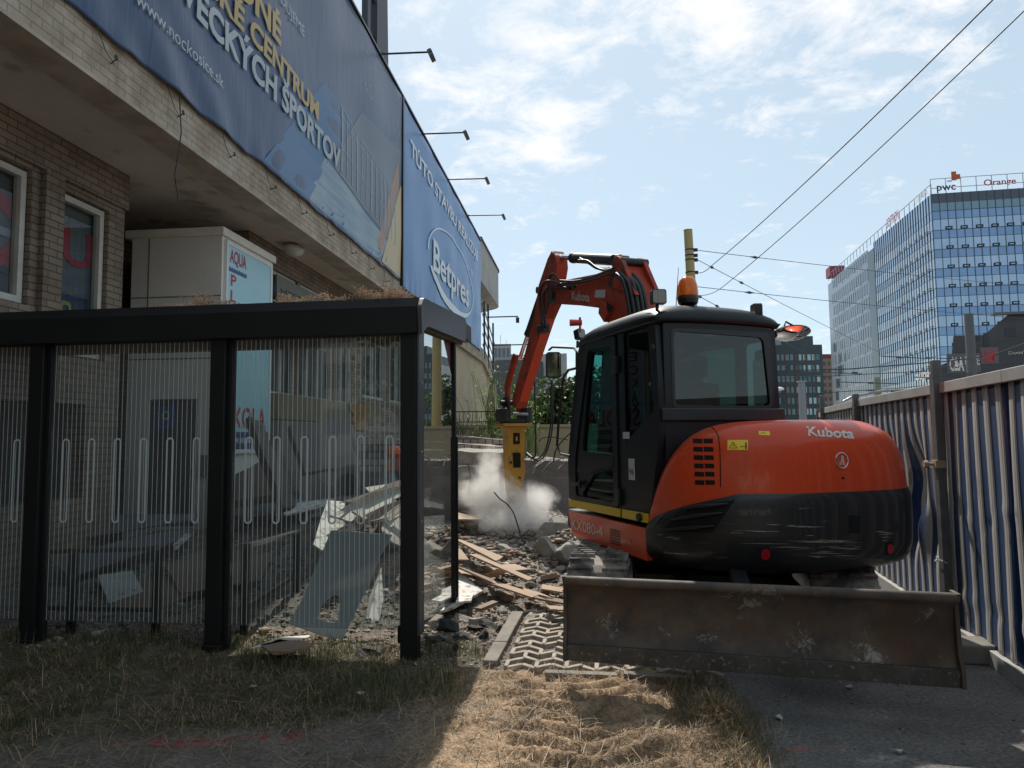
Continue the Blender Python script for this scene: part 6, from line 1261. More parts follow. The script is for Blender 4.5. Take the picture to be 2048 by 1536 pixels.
def slab(name, pts, t, mat, label, cat='board', group='broken boards on the rubble', jag=0):
    """polygon through measured corners; every corner (px, py, Y) lies on its sight line at depth Y, or (px, py) on the ground"""
    P = []
    for q in pts:
        if len(q) == 3: P.append(PY(*q))
        else: g = G(*q, .13); P.append(Vector((g.x, g.y, max(.13, hz(g.x, g.y)+.06))))
    n = Vector((0, 0, 0))
    for i in range(len(P)): a, b = P[i], P[(i+1) % len(P)]; n += a.cross(b)
    n.normalize(); n = n if n.z > 0 else -n; Q = []
    for i in range(len(P)):
        a, b = P[i], P[(i+1) % len(P)]; Q.append(a)
        if jag:
            for k in range(1, 5): q = a.lerp(b, k/5); e = (b-a).normalized().cross(n); Q.append(q+e*random.uniform(-jag, jag))
    o = Q[0]; e1 = (Q[1]-Q[0]).normalized(); e2 = n.cross(e1); F = [((p-o).dot(e1), (p-o).dot(e2)) for p in Q]; H = [(p-o).dot(n) for p in Q]
    m = MB(); m.plate(F, [], lambda u, v, w: o+e1*u+e2*v-n*w, t); k = len(F)
    for i in range(k):
        for s in (0, k): m.v[i+s] = tuple(Vector(m.v[i+s])+n*H[i])
    return single(m, name, mat, label, cat, group, bevel=.002)
# big tilted slate board behind the glass, with its hole
pl = MB(); P0 = G(683, 1283, .02); nb_ = Vector((.10, -.72, .62)).normalized(); e1 = nb_.cross(Vector((0, 0, 1))).normalized(); e2 = nb_.cross(e1)*-1
if e2.z < 0: e2 = -e2
def onb(x, y): p = onplane(x, y, P0, nb_); return ((p-P0).dot(e1), (p-P0).dot(e2))
outer = [onb(*q) for q in ((683, 1283), (577, 1246), (601, 1205), (640, 1115), (662, 1060), (700, 1062), (740, 1066), (784, 1069), (760, 1110), (741, 1160), (712, 1220))]
hole = [onb(*q) for q in ((662, 1245), (634, 1236), (645, 1205), (668, 1187), (680, 1190), (681, 1215), (675, 1243))]
pl.plate(outer, [hole], lambda u, v, w: P0+e1*u+e2*v-nb_*w, .022); single(pl, 'tilted_board', M_gry, 'large slate grey board with a ragged hole leaning behind the shelter glass', 'board', bevel=.002)
slab('white_board', [(655, 1000, 8.0), (690, 999, 8.2), (700, 1060, 7.4), (640, 1120, 6.7), (622, 1108, 6.8), (640, 1045, 7.4)], .02, M_wht, 'bright white L shaped board standing behind the tilted slate board')
slab('white_board', [(738, 1195, 6.6), (765, 1150, 6.9), (768, 1195, 6.5), (745, 1250, 5.9), (715, 1255, 5.8)], .02, M_wht, 'white scrap of board showing right of the tilted slate board')
slab('white_board', [(832, 1090, 7.9), (905, 1130, 7.3), (965, 1178), (905, 1210), (840, 1230, 6.1)], .025, M_wht, 'big dirty white board lying beyond the shelter side pane')
slab('white_board', [(195, 1150, 7.2), (265, 1140, 7.4), (287, 1182, 6.9), (218, 1206, 6.6)], .02, pm('pale_board', (.62, .62, .60), (.5, .5, .48), scale=4, rough=.8), 'pale square board lying behind the left shelter bay')
slab('tan_board', [(905, 1075, 8.8), (928, 1076, 9.2), (1006, 1117, 8.3), (990, 1131, 7.9)], .02, M_tan, 'broad tan board sloping right on the sunlit rubble', jag=.006)
slab('tan_board', [(905, 1094, 8.0), (922, 1096, 8.1), (938, 1120, 7.7), (905, 1122, 7.5)], .02, M_tan, 'tan board wedge right beside the shelter end post')
slab('tan_board', [(905, 1120, 7.5), (935, 1122, 7.8), (1050, 1175), (1022, 1175), (960, 1148)], .018, M_tan, 'long narrow tan plank on the sunlit rubble, upper of two')
slab('brown_board', [(905, 1128, 7.1), (930, 1131, 7.3), (1045, 1176), (1018, 1179)], .018, M_brn, 'long brown plank just below the narrow tan one')
slab('tan_board', [(1002, 1129, 8.0), (1030, 1127, 8.2), (1058, 1138, 7.9), (1028, 1141, 7.7)], .015, M_tan, 'small tan square in front of the rubble heap')
slab('tan_board', [(968, 1132, 7.8), (1005, 1134, 7.9), (1018, 1146), (985, 1145)], .015, M_tan, 'small tan scrap between the long planks and the heap', jag=.01)
slab('tan_board', [(1045, 1175), (1080, 1185), (1110, 1197), (1095, 1200), (1050, 1182)], .014, M_tan, 'thin splintered plank pointing at the blade')
slab('tan_board', [(1090, 1210), (1130, 1213), (1130, 1220), (1100, 1218)], .014, M_tan, 'splinter of tan board touching the blade end', jag=.01)
slab('brown_board', [(950, 1215), (985, 1200), (996, 1203), (962, 1217)], .03, M_brn, 'short dark plank propped on the stones near the shelter post')
slab('brown_board', [(520, 1290), (560, 1278), (612, 1282), (625, 1290), (580, 1302), (540, 1302)], .012, M_brn, 'flat brown scrap on the sunny patch in front of the tilted board', jag=.012)
slab('pale_board', [(500, 1296), (560, 1274), (620, 1270), (618, 1274), (565, 1283)], .008, M_ceil, 'narrow pale strip behind the flat brown scrap')
for pts, mt, lab in (([(900, 1139, 7.4), (922, 1138, 7.5), (1078, 1190), (1064, 1196)], M_tan, 'very long thin plank crossing the sunlit rubble, lowest of the long ones'),
                      ([(938, 1108, 7.9), (952, 1106, 8.1), (1066, 1160), (1056, 1166)], M_tan, 'long thin plank between the broad tan board and the small scraps'),
                      ([(1060, 1186), (1132, 1200), (1132, 1207), (1058, 1193)], M_brn, 'flat brown lath running up to the blade end'),
                      ([(1085, 1168), (1128, 1176), (1124, 1184), (1082, 1177)], M_tan, 'small tan chip left of the blade top'),
                      ([(915, 1190, 6.6), (948, 1186, 6.7), (942, 1201), (912, 1204)], M_wht, 'little white scrap in front of the dirty white board')):
    slab('lath', pts, .016, mt, lab, jag=.004)
# heap of pale ceiling boards seen through the right bay and beyond
CB = [([(705, 1022, 9), (770, 1002, 9.6), (804, 1000, 10), (804, 1016, 9.6), (730, 1038, 8.8)], M_ceil, 'pale board second from the top of the heap'),
      ([(735, 1030, 9), (804, 1008, 9.7), (806, 1030, 9.2), (770, 1046, 8.8)], M_ceil, 'short pale board beside the corner post in the heap'),
      ([(690, 1040, 8.6), (745, 1022, 9.1), (752, 1040, 8.8), (705, 1060, 8.4)], M_wht, 'whitish board leaning over the top of the tilted board'),
      ([(790, 1040, 9), (806, 1032, 9.2), (806, 1092, 8.2), (778, 1078, 8.2)], M_ceil, 'pale board standing by the lower corner post'),
      ([(730, 975, 12.5), (770, 968, 13), (800, 972, 13), (798, 985, 12), (745, 990, 11.6)], M_ceil, 'uppermost pale board of the heap behind the right bay'),
      ([(680, 1005, 11), (800, 960, 12.6), (800, 985, 11.5), (735, 1002, 10.6)], M_brn, 'brown board sliding out under the uppermost pale board'),
      ([(728, 997, 10.8), (800, 973, 11.6), (806, 990, 11), (735, 1012, 10.2)], M_ceil, 'pale plank below the brown board of the heap'),
      ([(660, 1030, 10), (720, 1000, 11), (800, 1000, 10.8), (790, 1012, 10.2), (700, 1045, 9.4)], M_ceil, 'wide pale board in the middle of the heap'),
      ([(690, 1055, 8.8), (740, 1030, 9.6), (806, 1020, 9.8), (806, 1035, 9.4), (760, 1052, 8.9)], M_tan, 'tan board low in the heap behind the right bay'),
      ([(770, 1068, 8.4), (765, 1045, 8.9), (806, 1028, 9.2), (806, 1062, 8.5)], M_ceil, 'small pale board by the corner post'),
      ([(832, 990, 11.6), (870, 992, 11.8), (895, 1005, 11.4), (890, 1018, 11), (832, 1012, 10.8)], M_wht, 'white board with bristles seen through the side pane'),
      ([(832, 1035, 9.8), (890, 1030, 10.2), (888, 1060, 9.5), (850, 1075, 9)], M_ceil, 'grey slab seen through the side pane'),
      ([(834, 1060, 9), (872, 1100, 8.3), (845, 1110, 8.1)], M_ceil, 'pointed pale scrap behind the side pane'),
      ([(905, 1022, 11.0), (945, 1028, 11.2), (968, 1036, 10.8), (905, 1042, 10.2)], M_tan, 'pinkish board on top of the block next to the dust'),
      ([(440, 1000, 10), (560, 985, 11), (650, 1000, 10.8), (600, 1020, 9.8), (450, 1030, 9.2)], M_gr2, 'grey sheet in the shaded heap behind the middle bay'),
      ([(560, 1010, 9.6), (700, 990, 10.6), (705, 998, 10.2), (570, 1030, 9)], M_wht, 'long pale sheet in the shaded heap behind the middle bay'),
      ([(330, 1130, 7.6), (420, 1090, 8.4), (545, 1110, 8.0), (520, 1160, 7.2), (360, 1190, 6.8)], M_brn, 'broad dark board lying low behind the middle post'),
      ([(100, 1120, 7.8), (260, 1080, 8.6), (380, 1060, 9.2), (390, 1075, 8.8), (140, 1150, 7.2)], M_gr2, 'long dark sheet behind the left bay'),
      ([(80, 1060, 8.8), (240, 1030, 9.6), (395, 1030, 9.8), (390, 1040, 9.4), (100, 1085, 8.3)], M_gr2, 'upper dark sheet behind the left bay'),
      ([(345, 1090, 8.3), (372, 1066, 8.8), (382, 1068, 8.7), (350, 1098, 8.1)], M_wht, 'small white shard behind the left bay'),
      ([(240, 1170, 7.1), (330, 1150, 7.4), (390, 1180, 6.9), (330, 1215, 6.5), (230, 1215, 6.5)], M_brn, 'dark brown board beneath the pale square one'),
      ([(450, 1030, 9.6), (500, 960, 11), (515, 965, 10.9), (470, 1045, 9.3)], M_gr2, 'dark strip leaning beside the sign behind the middle bay'),
      ([(300, 1240, 6.1), (385, 1225, 6.3), (400, 1250, 6.0), (320, 1262, 5.9)], M_brn, 'scrap of board at the foot of the left bay')]
for ci, (pts, mt, lab) in enumerate(CB):
    if ci < 10: pts = [(a, b, max(7.2, -2.85/((a-1024)/1420-.105)-.35-(b-965)*.019)) for a, b, y in pts]
    slab('wall_board', pts, .022, mt, lab, jag=.008)
# toppled wall pieces leaning by the entrance box
for pts, t, mt, lab in (([(500, 830, 9.2), (530, 850, 9.4), (605, 1000, 8.9), (575, 1010, 8.6)], .10, pm('toppled_grey', (.13, .12, .115), (.09, .085, .08), scale=3, rough=.9), 'long dark beam leaning across the swimming sign'),
                        ([(455, 960, 9.6), (560, 905, 10.2), (600, 985, 9.6), (470, 1000, 9.2)], .12, pm('toppled_brown', (.16, .125, .10), (.12, .1, .085), scale=2, rough=.9), 'brown toppled wall panel below the swimming sign'),
                        ([(580, 850, 10.6), (690, 835, 11.2), (715, 930, 11), (610, 945, 10.4)], .14, pm('toppled_violet', (.19, .17, .17), (.15, .135, .135), scale=2, rough=.9), 'large grey brown wall piece standing behind the middle bay'),
                        ([(700, 808, 12.6), (742, 806, 12.8), (730, 862, 12.6), (712, 862, 12.5)], .1, pm('toppled_ochre', (.30, .17, .07), rough=.9), 'small ochre wedge above the grey wall piece')):
    slab('toppled_wall', pts, t, mt, lab, 'wall piece', 'toppled wall pieces', jag=.03)
# broken concrete chunks
def chunk(x, y, s, label, mat=M_rock, zo=0, sz=1, group='concrete chunks in the rubble', name='concrete_chunk', cat='rubble chunk'):
    bm = bmesh.new(); bmesh.ops.create_icosphere(bm, subdivisions=4, radius=1)
    nrm = [Vector((random.gauss(0, 1), random.gauss(0, 1), random.gauss(0, 1))).normalized() for _ in range(14)]; ds = [random.uniform(.38, .7) for _ in nrm]
    for v in bm.verts:
        for n, d in zip(nrm, ds):
            k = v.co.dot(n)-d
            if k > 0: v.co -= n*k
        v.co += v.co*random.uniform(-.03, .03)
    sx, sy, szz = s*random.uniform(.8, 1.3), s*random.uniform(.7, 1.1), s*random.uniform(.5, .9)*sz
    for v in bm.verts: v.co = Vector((v.co.x*sx, v.co.y*sy, v.co.z*szz))
    me = bpy.data.meshes.new(name); bm.to_mesh(me); bm.free(); me.materials.append(mat); o = bpy.data.objects.new(name, me); COL.objects.link(o); o.location = (x, y, hz(x, y)+szz*.25+zo); o.rotation_euler = (random.uniform(-.4, .4), random.uniform(-.4, .4), random.uniform(0, 6)); return tag(o, label, cat, group)
for px, py, s, zo, lab in ((1108, 1080, .30, .06, 'big grey boulder of concrete just left of the orange skirt'), (1135, 1115, .26, .0, 'concrete lump at the front of the left track'), (1098, 1112, .22, 0, 'rounded grey concrete lump in front of the big boulder'), (1125, 1145, .11, 0, 'fist sized pale stone beside the track'), (985, 1060, .16, 0, 'broken block at the left foot of the heap'), (948, 1052, .30, .1, 'grey concrete block under the pinkish board'), (960, 1075, .2, 0, 'tilted grey block below the pinkish board'),
                           (1010, 1105, .15, 0, 'stone behind the broad tan board'), (1060, 1100, .17, 0, 'stone in the middle of the dark heap'), (975, 1100, .12, 0, 'small grey stone beside the broad tan board'), (1085, 1150, .1, 0, 'pale stone between the heap and the blade'), (930, 1235, .13, -.02, 'flat pale concrete piece at the foot of the shelter end post'), (868, 1252, .11, 0, 'cream stone in front of the side pane'), (1005, 1225, .07, 0, 'grey stone by the kerb end'), (1060, 1235, .09, 0, 'grey stone at the upper edge of the grid paving'), (1105, 1240, .08, 0, 'stone near the blade at the upper edge of the paving'),
                           (1035, 1190, .06, 0, 'brick coloured stone between planks and paving'), (1120, 1175, .07, 0, 'stone touching the left end of the blade')):
    g = G(px, py+s*40, .0); chunk(g.x, g.y, s, lab, zo=zo)
def brickbit(x, y, L, mat, label, name='brick', cat='brick'):
    m = MB(); m.box(-L/2, -L*.24, -L*.15, L/2, L*.24, L*.15); o = m.build(name, mat, bevel=.006); o.location = (x, y, hz(x, y)+L*.12); o.rotation_euler = (random.uniform(-.5, .5), random.uniform(-.4, .4), random.uniform(0, 3.1)); return tag(o, label, cat, 'loose bricks in the rubble')
for px, py, L, lab in ((1045, 1150, .2, 'brick on the heap side above the long planks'), (1080, 1200, .19, 'brick beside the splintered plank'), (1010, 1200, .2, 'brick lying between the propped plank and the paving'), (960, 1245, .18, 'brick by the tar lumps'), (1098, 1165, .18, 'brick between the blade end and the heap'), (925, 1060, .2, 'brick next to the shelter end post on the heap'), (1000, 1085, .18, 'brick at the left side of the heap'), (1065, 1180, .15, 'half brick above the paving')):
    g = G(px, py); brickbit(g.x, g.y, L, random.choice([pm('brick_dusty', (.36, .25, .19), (.27, .2, .16), scale=9, rough=.95), M_rock]), lab)
for px, py, s, lab in ((900, 1262, .13, 'wide black tar lump below the shelter end post'), (930, 1280, .10, 'black tar lump in the middle of the dark patch'), (880, 1285, .09, 'small black tar lump left of the dark patch'), (1000, 1262, .08, 'black tar crumb against the kerb'), (915, 1300, .07, 'lowest black tar crumb at the shadow edge'), (948, 1262, .11, 'jagged tar lump between the two larger ones'), (853, 1290, .12, 'black lump of tar by the shelter corner post'), (975, 1255, .10, 'black tar lump beside the kerb'), (968, 1278, .09, 'smaller black tar lump in front of the other by the kerb'), (745, 1305, .14, 'black crumpled lump under the tilted board'), (725, 1312, .09, 'small black lump left of the crumpled one')):
    g = G(px, py); chunk(g.x, g.y, s, lab, M_tar, group='tar lumps by the shelter', name='tar_lump', cat='tar lump', sz=.8)
# uncountable gravel and crumbs
def gravel(name, n, area, s0, s1, mats, zf=.2):
    base = []
    for k in range(6):
        bm = bmesh.new(); bmesh.ops.create_cube(bm, size=1.5); bmesh.ops.bisect_plane(bm, geom=bm.verts[:]+bm.edges[:]+bm.faces[:], plane_co=(.4, .3, .3), plane_no=Vector((random.random(), random.random(), random.random())), clear_outer=True); bmesh.ops.holes_fill(bm, edges=bm.edges[:]); bmesh.ops.triangulate(bm, faces=bm.faces[:])
        for v in bm.verts: v.co = Vector((v.co.x*random.uniform(.6, 1.2), v.co.y*random.uniform(.5, 1.1), v.co.z*random.uniform(.4, 1)))
        base.append((np.array([v.co[:] for v in bm.verts]), np.array([[v.index for v in f.verts] for f in bm.faces]))); bm.free()
    V = []; F = []; MI = []; off = 0; pts = area(n); zz = hgt(pts[:, 0], pts[:, 1])
    for i, (x, y) in enumerate(pts):
        v, f = base[i % 6]; s = s0+(s1-s0)*RNG.random()**3; a = RNG.random()*6.28; c, sn = math.cos(a), math.sin(a); w = v*s*np.array([1, RNG.uniform(.5, 1), RNG.uniform(.35, .8)])
        w = np.stack([w[:, 0]*c-w[:, 1]*sn, w[:, 0]*sn+w[:, 1]*c, w[:, 2]], 1)+np.array([x, y, zz[i]+s*zf]); V.append(w); F.append(f+off); MI.append(np.full(len(f), RNG.integers(0, len(mats)))); off += len(v)
    V = np.concatenate(V); F = np.concatenate(F); me = bpy.data.meshes.new(name); me.vertices.add(len(V)); me.vertices.foreach_set('co', V.ravel()); me.loops.add(F.size); me.loops.foreach_set('vertex_index', F.ravel()); me.polygons.add(len(F)); me.polygons.foreach_set('loop_start', np.arange(0, F.size, 3))
    for m in mats: me.materials.append(m)
    me.update(calc_edges=True); me.polygons.foreach_set('material_index', np.concatenate(MI).astype(np.int32)); o = bpy.data.objects.new(name, me); COL.objects.link(o); return tag(o, kind='stuff')
G_M = [M_rock, pm('stone_pale', (.42, .38, .32), (.32, .285, .24), scale=9, rough=.95), pm('stone_dark', (.17, .15, .13), (.12, .105, .09), scale=9, rough=.95), M_rock, MATS['stone_dark'], pm('stone_tan', (.32, .25, .19), (.25, .19, .15), scale=9, rough=.95), MATS['stone_dark'], pm('stone_brick', (.26, .155, .115), rough=.95)]
def area_rub(n):
    o = []
    while len(o) < n:
        x, y = RNG.uniform(-4.2, 1.3, 4000), 5.4+RNG.random(4000)**1.6*9; a, r, g, d = zones(x, y); k = RNG.random(4000) < r; o += list(zip(x[k], y[k]))
    return np.array(o[:n])
gravel('rubble', 26000, area_rub, .004, .028, G_M); gravel('rubble', 700, area_rub, .03, .075, G_M)
def area_mound(n): return np.stack([RNG.normal(.25, .75, n), RNG.normal(11.0, 1.1, n)], 1)
gravel('rubble', 4500, area_mound, .015, .085, G_M)
def area_fr(n): return np.stack([RNG.uniform(1.2, 3.2, n), RNG.uniform(3.2, 5.2, n)], 1)
gravel('gravel', 900, area_fr, .003, .014, G_M); gravel('gravel', 1200, lambda n: np.stack([RNG.uniform(-.9, 1.2, n), RNG.uniform(4.9, 6.4, n)], 1), .005, .025, G_M)
# bent reinforcing bar and scraps of wire
RB = [([(988, 984, 9.6), (1000, 998, 9.6), (1014, 1008, 9.6), (1026, 1024, 9.6), (1034, 1046, 9.6), (1040, 1066, 9.6)], .009, 'single bent reinforcing bar standing up in front of the dust'),
      ([(1107, 924, 12.6), (1112, 900, 12.6), (1128, 878, 12.6), (1150, 858, 12.6)], .014, 'curved rusty pipe rising behind the grab rail'), ([(1078, 884, 13), (1085, 876, 13), (1105, 874, 13), (1136, 880, 13)], .010, 'thin curved bar above the broken slab'),
      ([(1095, 1040, 11), (1112, 1045, 10.8), (1130, 1070, 10.4)], .012, 'bent bar sticking out by the big boulder'), ([(935, 925, 11.6), (940, 950, 11.6), (938, 985, 11.6)], .008, 'thin wire hanging from the broken slab')]
for pts, r, lab in RB: m = MB(); m.tube(bez([PY(*q) for q in pts], 6), r, 7); single(m, 'reinforcing_bar', pm('rebar', (.075, .045, .03), (.045, .03, .022), scale=30, rough=.85), lab, 'metal bar', 'bent bars in the rubble', smooth=True)

# broken concrete ledge behind the hammer
def rough_block(name, label, x0, x1, y0, y1, z0, z1, n, amp, mat, seed, top=None, cat='broken slab'):
    bm = bmesh.new(); bmesh.ops.create_cube(bm, size=1); bmesh.ops.subdivide_edges(bm, edges=bm.edges[:], cuts=n, use_grid_fill=True)
    for v in bm.verts:
        u = v.co+Vector((.5, .5, .5)); p = Vector((x0+(x1-x0)*u.x, y0+(y1-y0)*u.y, z0+(z1-z0)*u.z))
        q = np.array([p.x*2.1+seed]), np.array([p.z*2.3+p.y*1.3]); f = float(fbm(*q, 4, seed)[0])-.5; g = float(fbm(np.array([p.x*1.7+5]), np.array([p.y*2+p.z*3.1+seed]), 4, seed+3)[0])-.5
        e = 1.0 if (u.z > .72 or u.x > .93 or u.x < .07) else .22
        p += Vector((g*amp*.8*e, f*amp*1.2*e, (g+f*.6)*amp*e)); 
        if top: p.z += top(u.x, u.y)*u.z
        v.co = p
    me = bpy.data.meshes.new(name); bm.to_mesh(me); bm.free(); me.materials.append(mat); o = bpy.data.objects.new(name, me); COL.objects.link(o); recenter(o); return tag(o, label, cat)
M_ledge = pm('ledge_concrete', (.25, .225, .20), (.17, .155, .14), scale=1.6, rough=.95, bump=.015, bscale=14)
rough_block('broken_wall', 'long broken concrete wall behind the hammer with a crumbled top edge', .15, 3.4, 13.4, 14.1, -.1, 1.13, 30, .10, M_ledge, 3)
rough_block('broken_wall', 'dark broken end of the concrete wall left of the hammer', -1.6, .25, 13.6, 14.3, -.1, .95, 24, .16, pm('ledge_dark', (.13, .12, .11), (.09, .08, .075), scale=2, rough=.95, bump=.02, bscale=10), 8)
rough_block('overhanging_slab', 'thick torn concrete slab overhanging the pit left of the hammer', -1.9, -.05, 12.3, 14.6, .98, 1.32, 30, .14, M_rock, 5, cat='broken slab')
rough_block('hanging_chunk', 'wedge of concrete hanging below the torn slab', -1.35, -.62, 11.7, 12.2, .35, 1.1, 12, .25, M_rock, 12, cat='rubble chunk')
rough_block('tiled_steps', 'tile faced steps climbing away above the torn slab', -3.2, .15, 14.6, 16.0, .9, 1.62, 20, .07, brickm('step_tiles', (.42, .37, .31), (.33, .29, .25), (.10, .09, .08), bw=.16, bh=.14, ms=.012), 17, lambda u, v: -.28*u, 'steps')
rough_block('tiled_steps', 'second course of tile faced steps behind the first', -3.4, -.2, 16.2, 17.6, 1.0, 1.78, 16, .05, MATS['step_tiles'], 19, lambda u, v: -.25*u, 'steps')
m = MB(); m.box(-2.2, 22.0, -.1, 6.8, 22.35, 1.88); m.box(-2.25, 21.95, 1.88, 6.85, 22.4, 1.97); single(m, 'retaining_wall', pm('wall_sand', (.42, .34, .22), (.34, .28, .18), scale=1, rough=.95), 'low sand coloured wall in front of the trees', 'wall')
# wire mesh and torn bars along the wall top
m = MB(); random.seed(4)
for i in range(40):
    x = random.uniform(.2, 2.6); p = Vector((x, 13.5, 1.12)); q = p+Vector((random.uniform(-.6, .6), -random.uniform(.05, .5), random.uniform(-.25, .12))); m.tube(bez([p, p.lerp(q, .5)+Vector((0, 0, .08)), q], 4), .007, 5)
single(m, 'torn_wire_mesh', pm('mesh_grey', (.22, .21, .20), rough=.7, metal=.3), 'tangled steel wires along the top of the broken wall', 'wire mesh')
fe = MB(); a = PY(900, 828, 17); 
for i in range(14): x = -1.75+i*.11; fe.box(x-.006, 17.5, 1.9, x+.006, 17.51, 2.22)
fe.box(-1.8, 17.49, 2.2, -.2, 17.52, 2.225); fe.box(-1.8, 17.49, 1.95, -.2, 17.52, 1.97); single(fe, 'low_fence', M_black, 'thin black railing above the tiled steps', 'fence')

# ------------------------------------------------------------------ dust thrown up by the hammer
def dust(name, c, r, dens, seed, lab):
    m = MB(); m.sph((0, 0, 0), 1, 24, 16, r); o = m.build(name, None or MATS.get('x', M_black), None, smooth=True); o.location = c; o.data.materials.clear()
    mt = bpy.data.materials.new('dust_volume'); mt.use_nodes = True; t = mt.node_tree; t.nodes.clear(); out = N(t, 'ShaderNodeOutputMaterial'); pv = N(t, 'ShaderNodeVolumePrincipled'); pv.inputs['Color'].default_value = (1, .985, .965, 1); pv.inputs['Anisotropy'].default_value = .3
    tc = N(t, 'ShaderNodeTexCoord'); n = N(t, 'ShaderNodeTexNoise'); n.inputs['Scale'].default_value = 3.4; n.inputs['Detail'].default_value = 8; n.inputs['Roughness'].default_value = .68; n.inputs['Distortion'].default_value = 1.2
    mp = N(t, 'ShaderNodeMapping'); mp.inputs['Location'].default_value = (seed, seed*2, 0); t.links.new(tc.outputs['Object'], mp.inputs[0]); t.links.new(mp.outputs[0], n.inputs['Vector'])
    dv = N(t, 'ShaderNodeVectorMath', operation='DIVIDE'); t.links.new(tc.outputs['Object'], dv.inputs[0]); dv.inputs[1].default_value = r
    ln = N(t, 'ShaderNodeVectorMath', operation='LENGTH'); t.links.new(dv.outputs[0], ln.inputs[0])
    # density = clamp(noise - distance), thick in the core and ragged outside
    a = N(t, 'ShaderNodeMath', operation='MULTIPLY'); t.links.new(ln.outputs['Value'], a.inputs[0]); a.inputs[1].default_value = .50
    s = N(t, 'ShaderNodeMath', operation='SUBTRACT'); t.links.new(n.outputs[0], s.inputs[0]); t.links.new(a.outputs[0], s.inputs[1])
    q = N(t, 'ShaderNodeMapRange'); q.inputs[1].default_value = .05; q.inputs[2].default_value = .42; q.inputs[3].default_value = 0; q.inputs[4].default_value = dens; t.links.new(s.outputs[0], q.inputs[0]); t.links.new(q.outputs[0], pv.inputs['Density']); t.links.new(pv.outputs[0], out.inputs['Volume'])
    o.data.materials.append(mt); return tag(o, lab, 'dust', 'dust round the hammer', 'stuff')
c = PY(975, 985, 11.2); dust('dust', c, (.60, .5, .42), 6, 1.3, 'white dust cloud left of the chisel')
c = PY(1065, 1003, 11.2); dust('dust', c, (.48, .45, .34), 6, 5.1, 'white dust cloud right of the chisel')
c = PY(978, 935, 11.6); dust('dust', c, (.28, .3, .42), 5, 8.7, 'thin plume of dust rising left of the hammer')
c = PY(1020, 1040, 10.9); dust('dust', c, (.9, .6, .28), 4, 3.9, 'thin dust drifting over the heap')
# ================================================================== GRASS, STRAW
def blades(name, mats, n, area, h0, h1, w, flat=0.0, curl=.5, wt=None):
    pts = area(n); n = len(pts); z = hgt(pts[:, 0], pts[:, 1]); h = h0+(h1-h0)*RNG.random(n)**1.7; a = RNG.random(n)*2*np.pi; L = np.clip(RNG.normal(flat, .3, n), 0, 1.45)
    dx, dy = np.cos(a), np.sin(a); px, py = -dy, dx; V = np.zeros((n, 5, 3)); ww = w*(.6+.8*RNG.random(n)); lift = .004+RNG.random(n)*.012*(flat > .8)
    s1 = np.sin(L); c1 = np.cos(L); L2 = np.clip(L+curl*RNG.random(n), 0, 1.6); s2 = np.sin(L2); c2 = np.cos(L2)
    bx, by, bz = pts[:, 0], pts[:, 1], z+lift*(flat > .8)-.003; mx_, my_, mz_ = bx+dx*s1*h*.55, by+dy*s1*h*.55, bz+c1*h*.55; tx, ty, tz = mx_+dx*s2*h*.45, my_+dy*s2*h*.45, mz_+c2*h*.45
    V[:, 0] = np.stack([bx-px*ww, by-py*ww, bz], 1); V[:, 1] = np.stack([bx+px*ww, by+py*ww, bz], 1); V[:, 2] = np.stack([mx_+px*ww*.8, my_+py*ww*.8, mz_], 1); V[:, 3] = np.stack([mx_-px*ww*.8, my_-py*ww*.8, mz_], 1); V[:, 4] = np.stack([tx, ty, tz], 1)
    me = bpy.data.meshes.new(name); me.vertices.add(n*5); me.vertices.foreach_set('co', V.ravel()); b = np.arange(n)[:, None]*5
    q = b+np.array([[0, 1, 2, 3]]); t = b+np.array([[3, 2, 4]]); loops = np.concatenate([q, t], 1).ravel(); ls = (np.arange(n)[:, None]*7+np.array([[0, 4]])).ravel()
    me.loops.add(len(loops)); me.loops.foreach_set('vertex_index', loops); me.polygons.add(2*n); me.polygons.foreach_set('loop_start', ls); me.update(calc_edges=True)
    mi = RNG.choice(len(mats), n, p=wt); me.polygons.foreach_set('material_index', np.repeat(mi, 2).astype(np.int32))
    for m in mats: me.materials.append(m)
    o = bpy.data.objects.new(name, me); COL.objects.link(o); return tag(o, kind='stuff')
def leafm(name, c, c2, sub=.3):
    m = bpy.data.materials.new(name); m.use_nodes = True; t = m.node_tree; b = t.nodes['Principled BSDF']; o = t.nodes['Material Output']; b.inputs['Roughness'].default_value = .55
    g = N(t, 'ShaderNodeNewGeometry'); x = N(t, 'ShaderNodeMix', data_type='RGBA'); x.inputs[6].default_value = (*c, 1); x.inputs[7].default_value = (*c2, 1); t.links.new(g.outputs['Random Per Island'], x.inputs[0]); t.links.new(x.outputs[2], b.inputs['Base Color'])
    tl = N(t, 'ShaderNodeBsdfTranslucent'); t.links.new(x.outputs[2], tl.inputs[0]); s = N(t, 'ShaderNodeMixShader'); s.inputs[0].default_value = sub; t.links.new(b.outputs[0], s.inputs[1]); t.links.new(tl.outputs[0], s.inputs[2]); t.links.new(s.outputs[0], o.inputs[0]); MATS[name] = m; return m
M_gr = leafm('grass_green', (.05, .075, .02), (.10, .12, .04)); M_st = leafm('straw', (.48, .35, .20), (.28, .19, .11)); M_sd = leafm('straw_dark', (.16, .12, .075), (.10, .08, .05)); M_sg = leafm('grass_dull', (.085, .09, .04), (.14, .13, .065))
def amask(x0, x1, y0, y1, w):
    def f(n):
        o = []; tries = 0
        while len(o) < n and tries < 200:
            x, y = RNG.uniform(x0, x1, 6000), RNG.uniform(y0, y1, 6000); k = RNG.random(6000) < w(x, y); o += list(zip(x[k], y[k])); tries += 1
        return np.array(o[:n])
    return f
wg = lambda x, y: zones(x, y)[2]*(.08+sstep(.40, .62, fbm(x*2.2, y*2.2, 3, 50)))*sstep(2.5, 3.4, y)
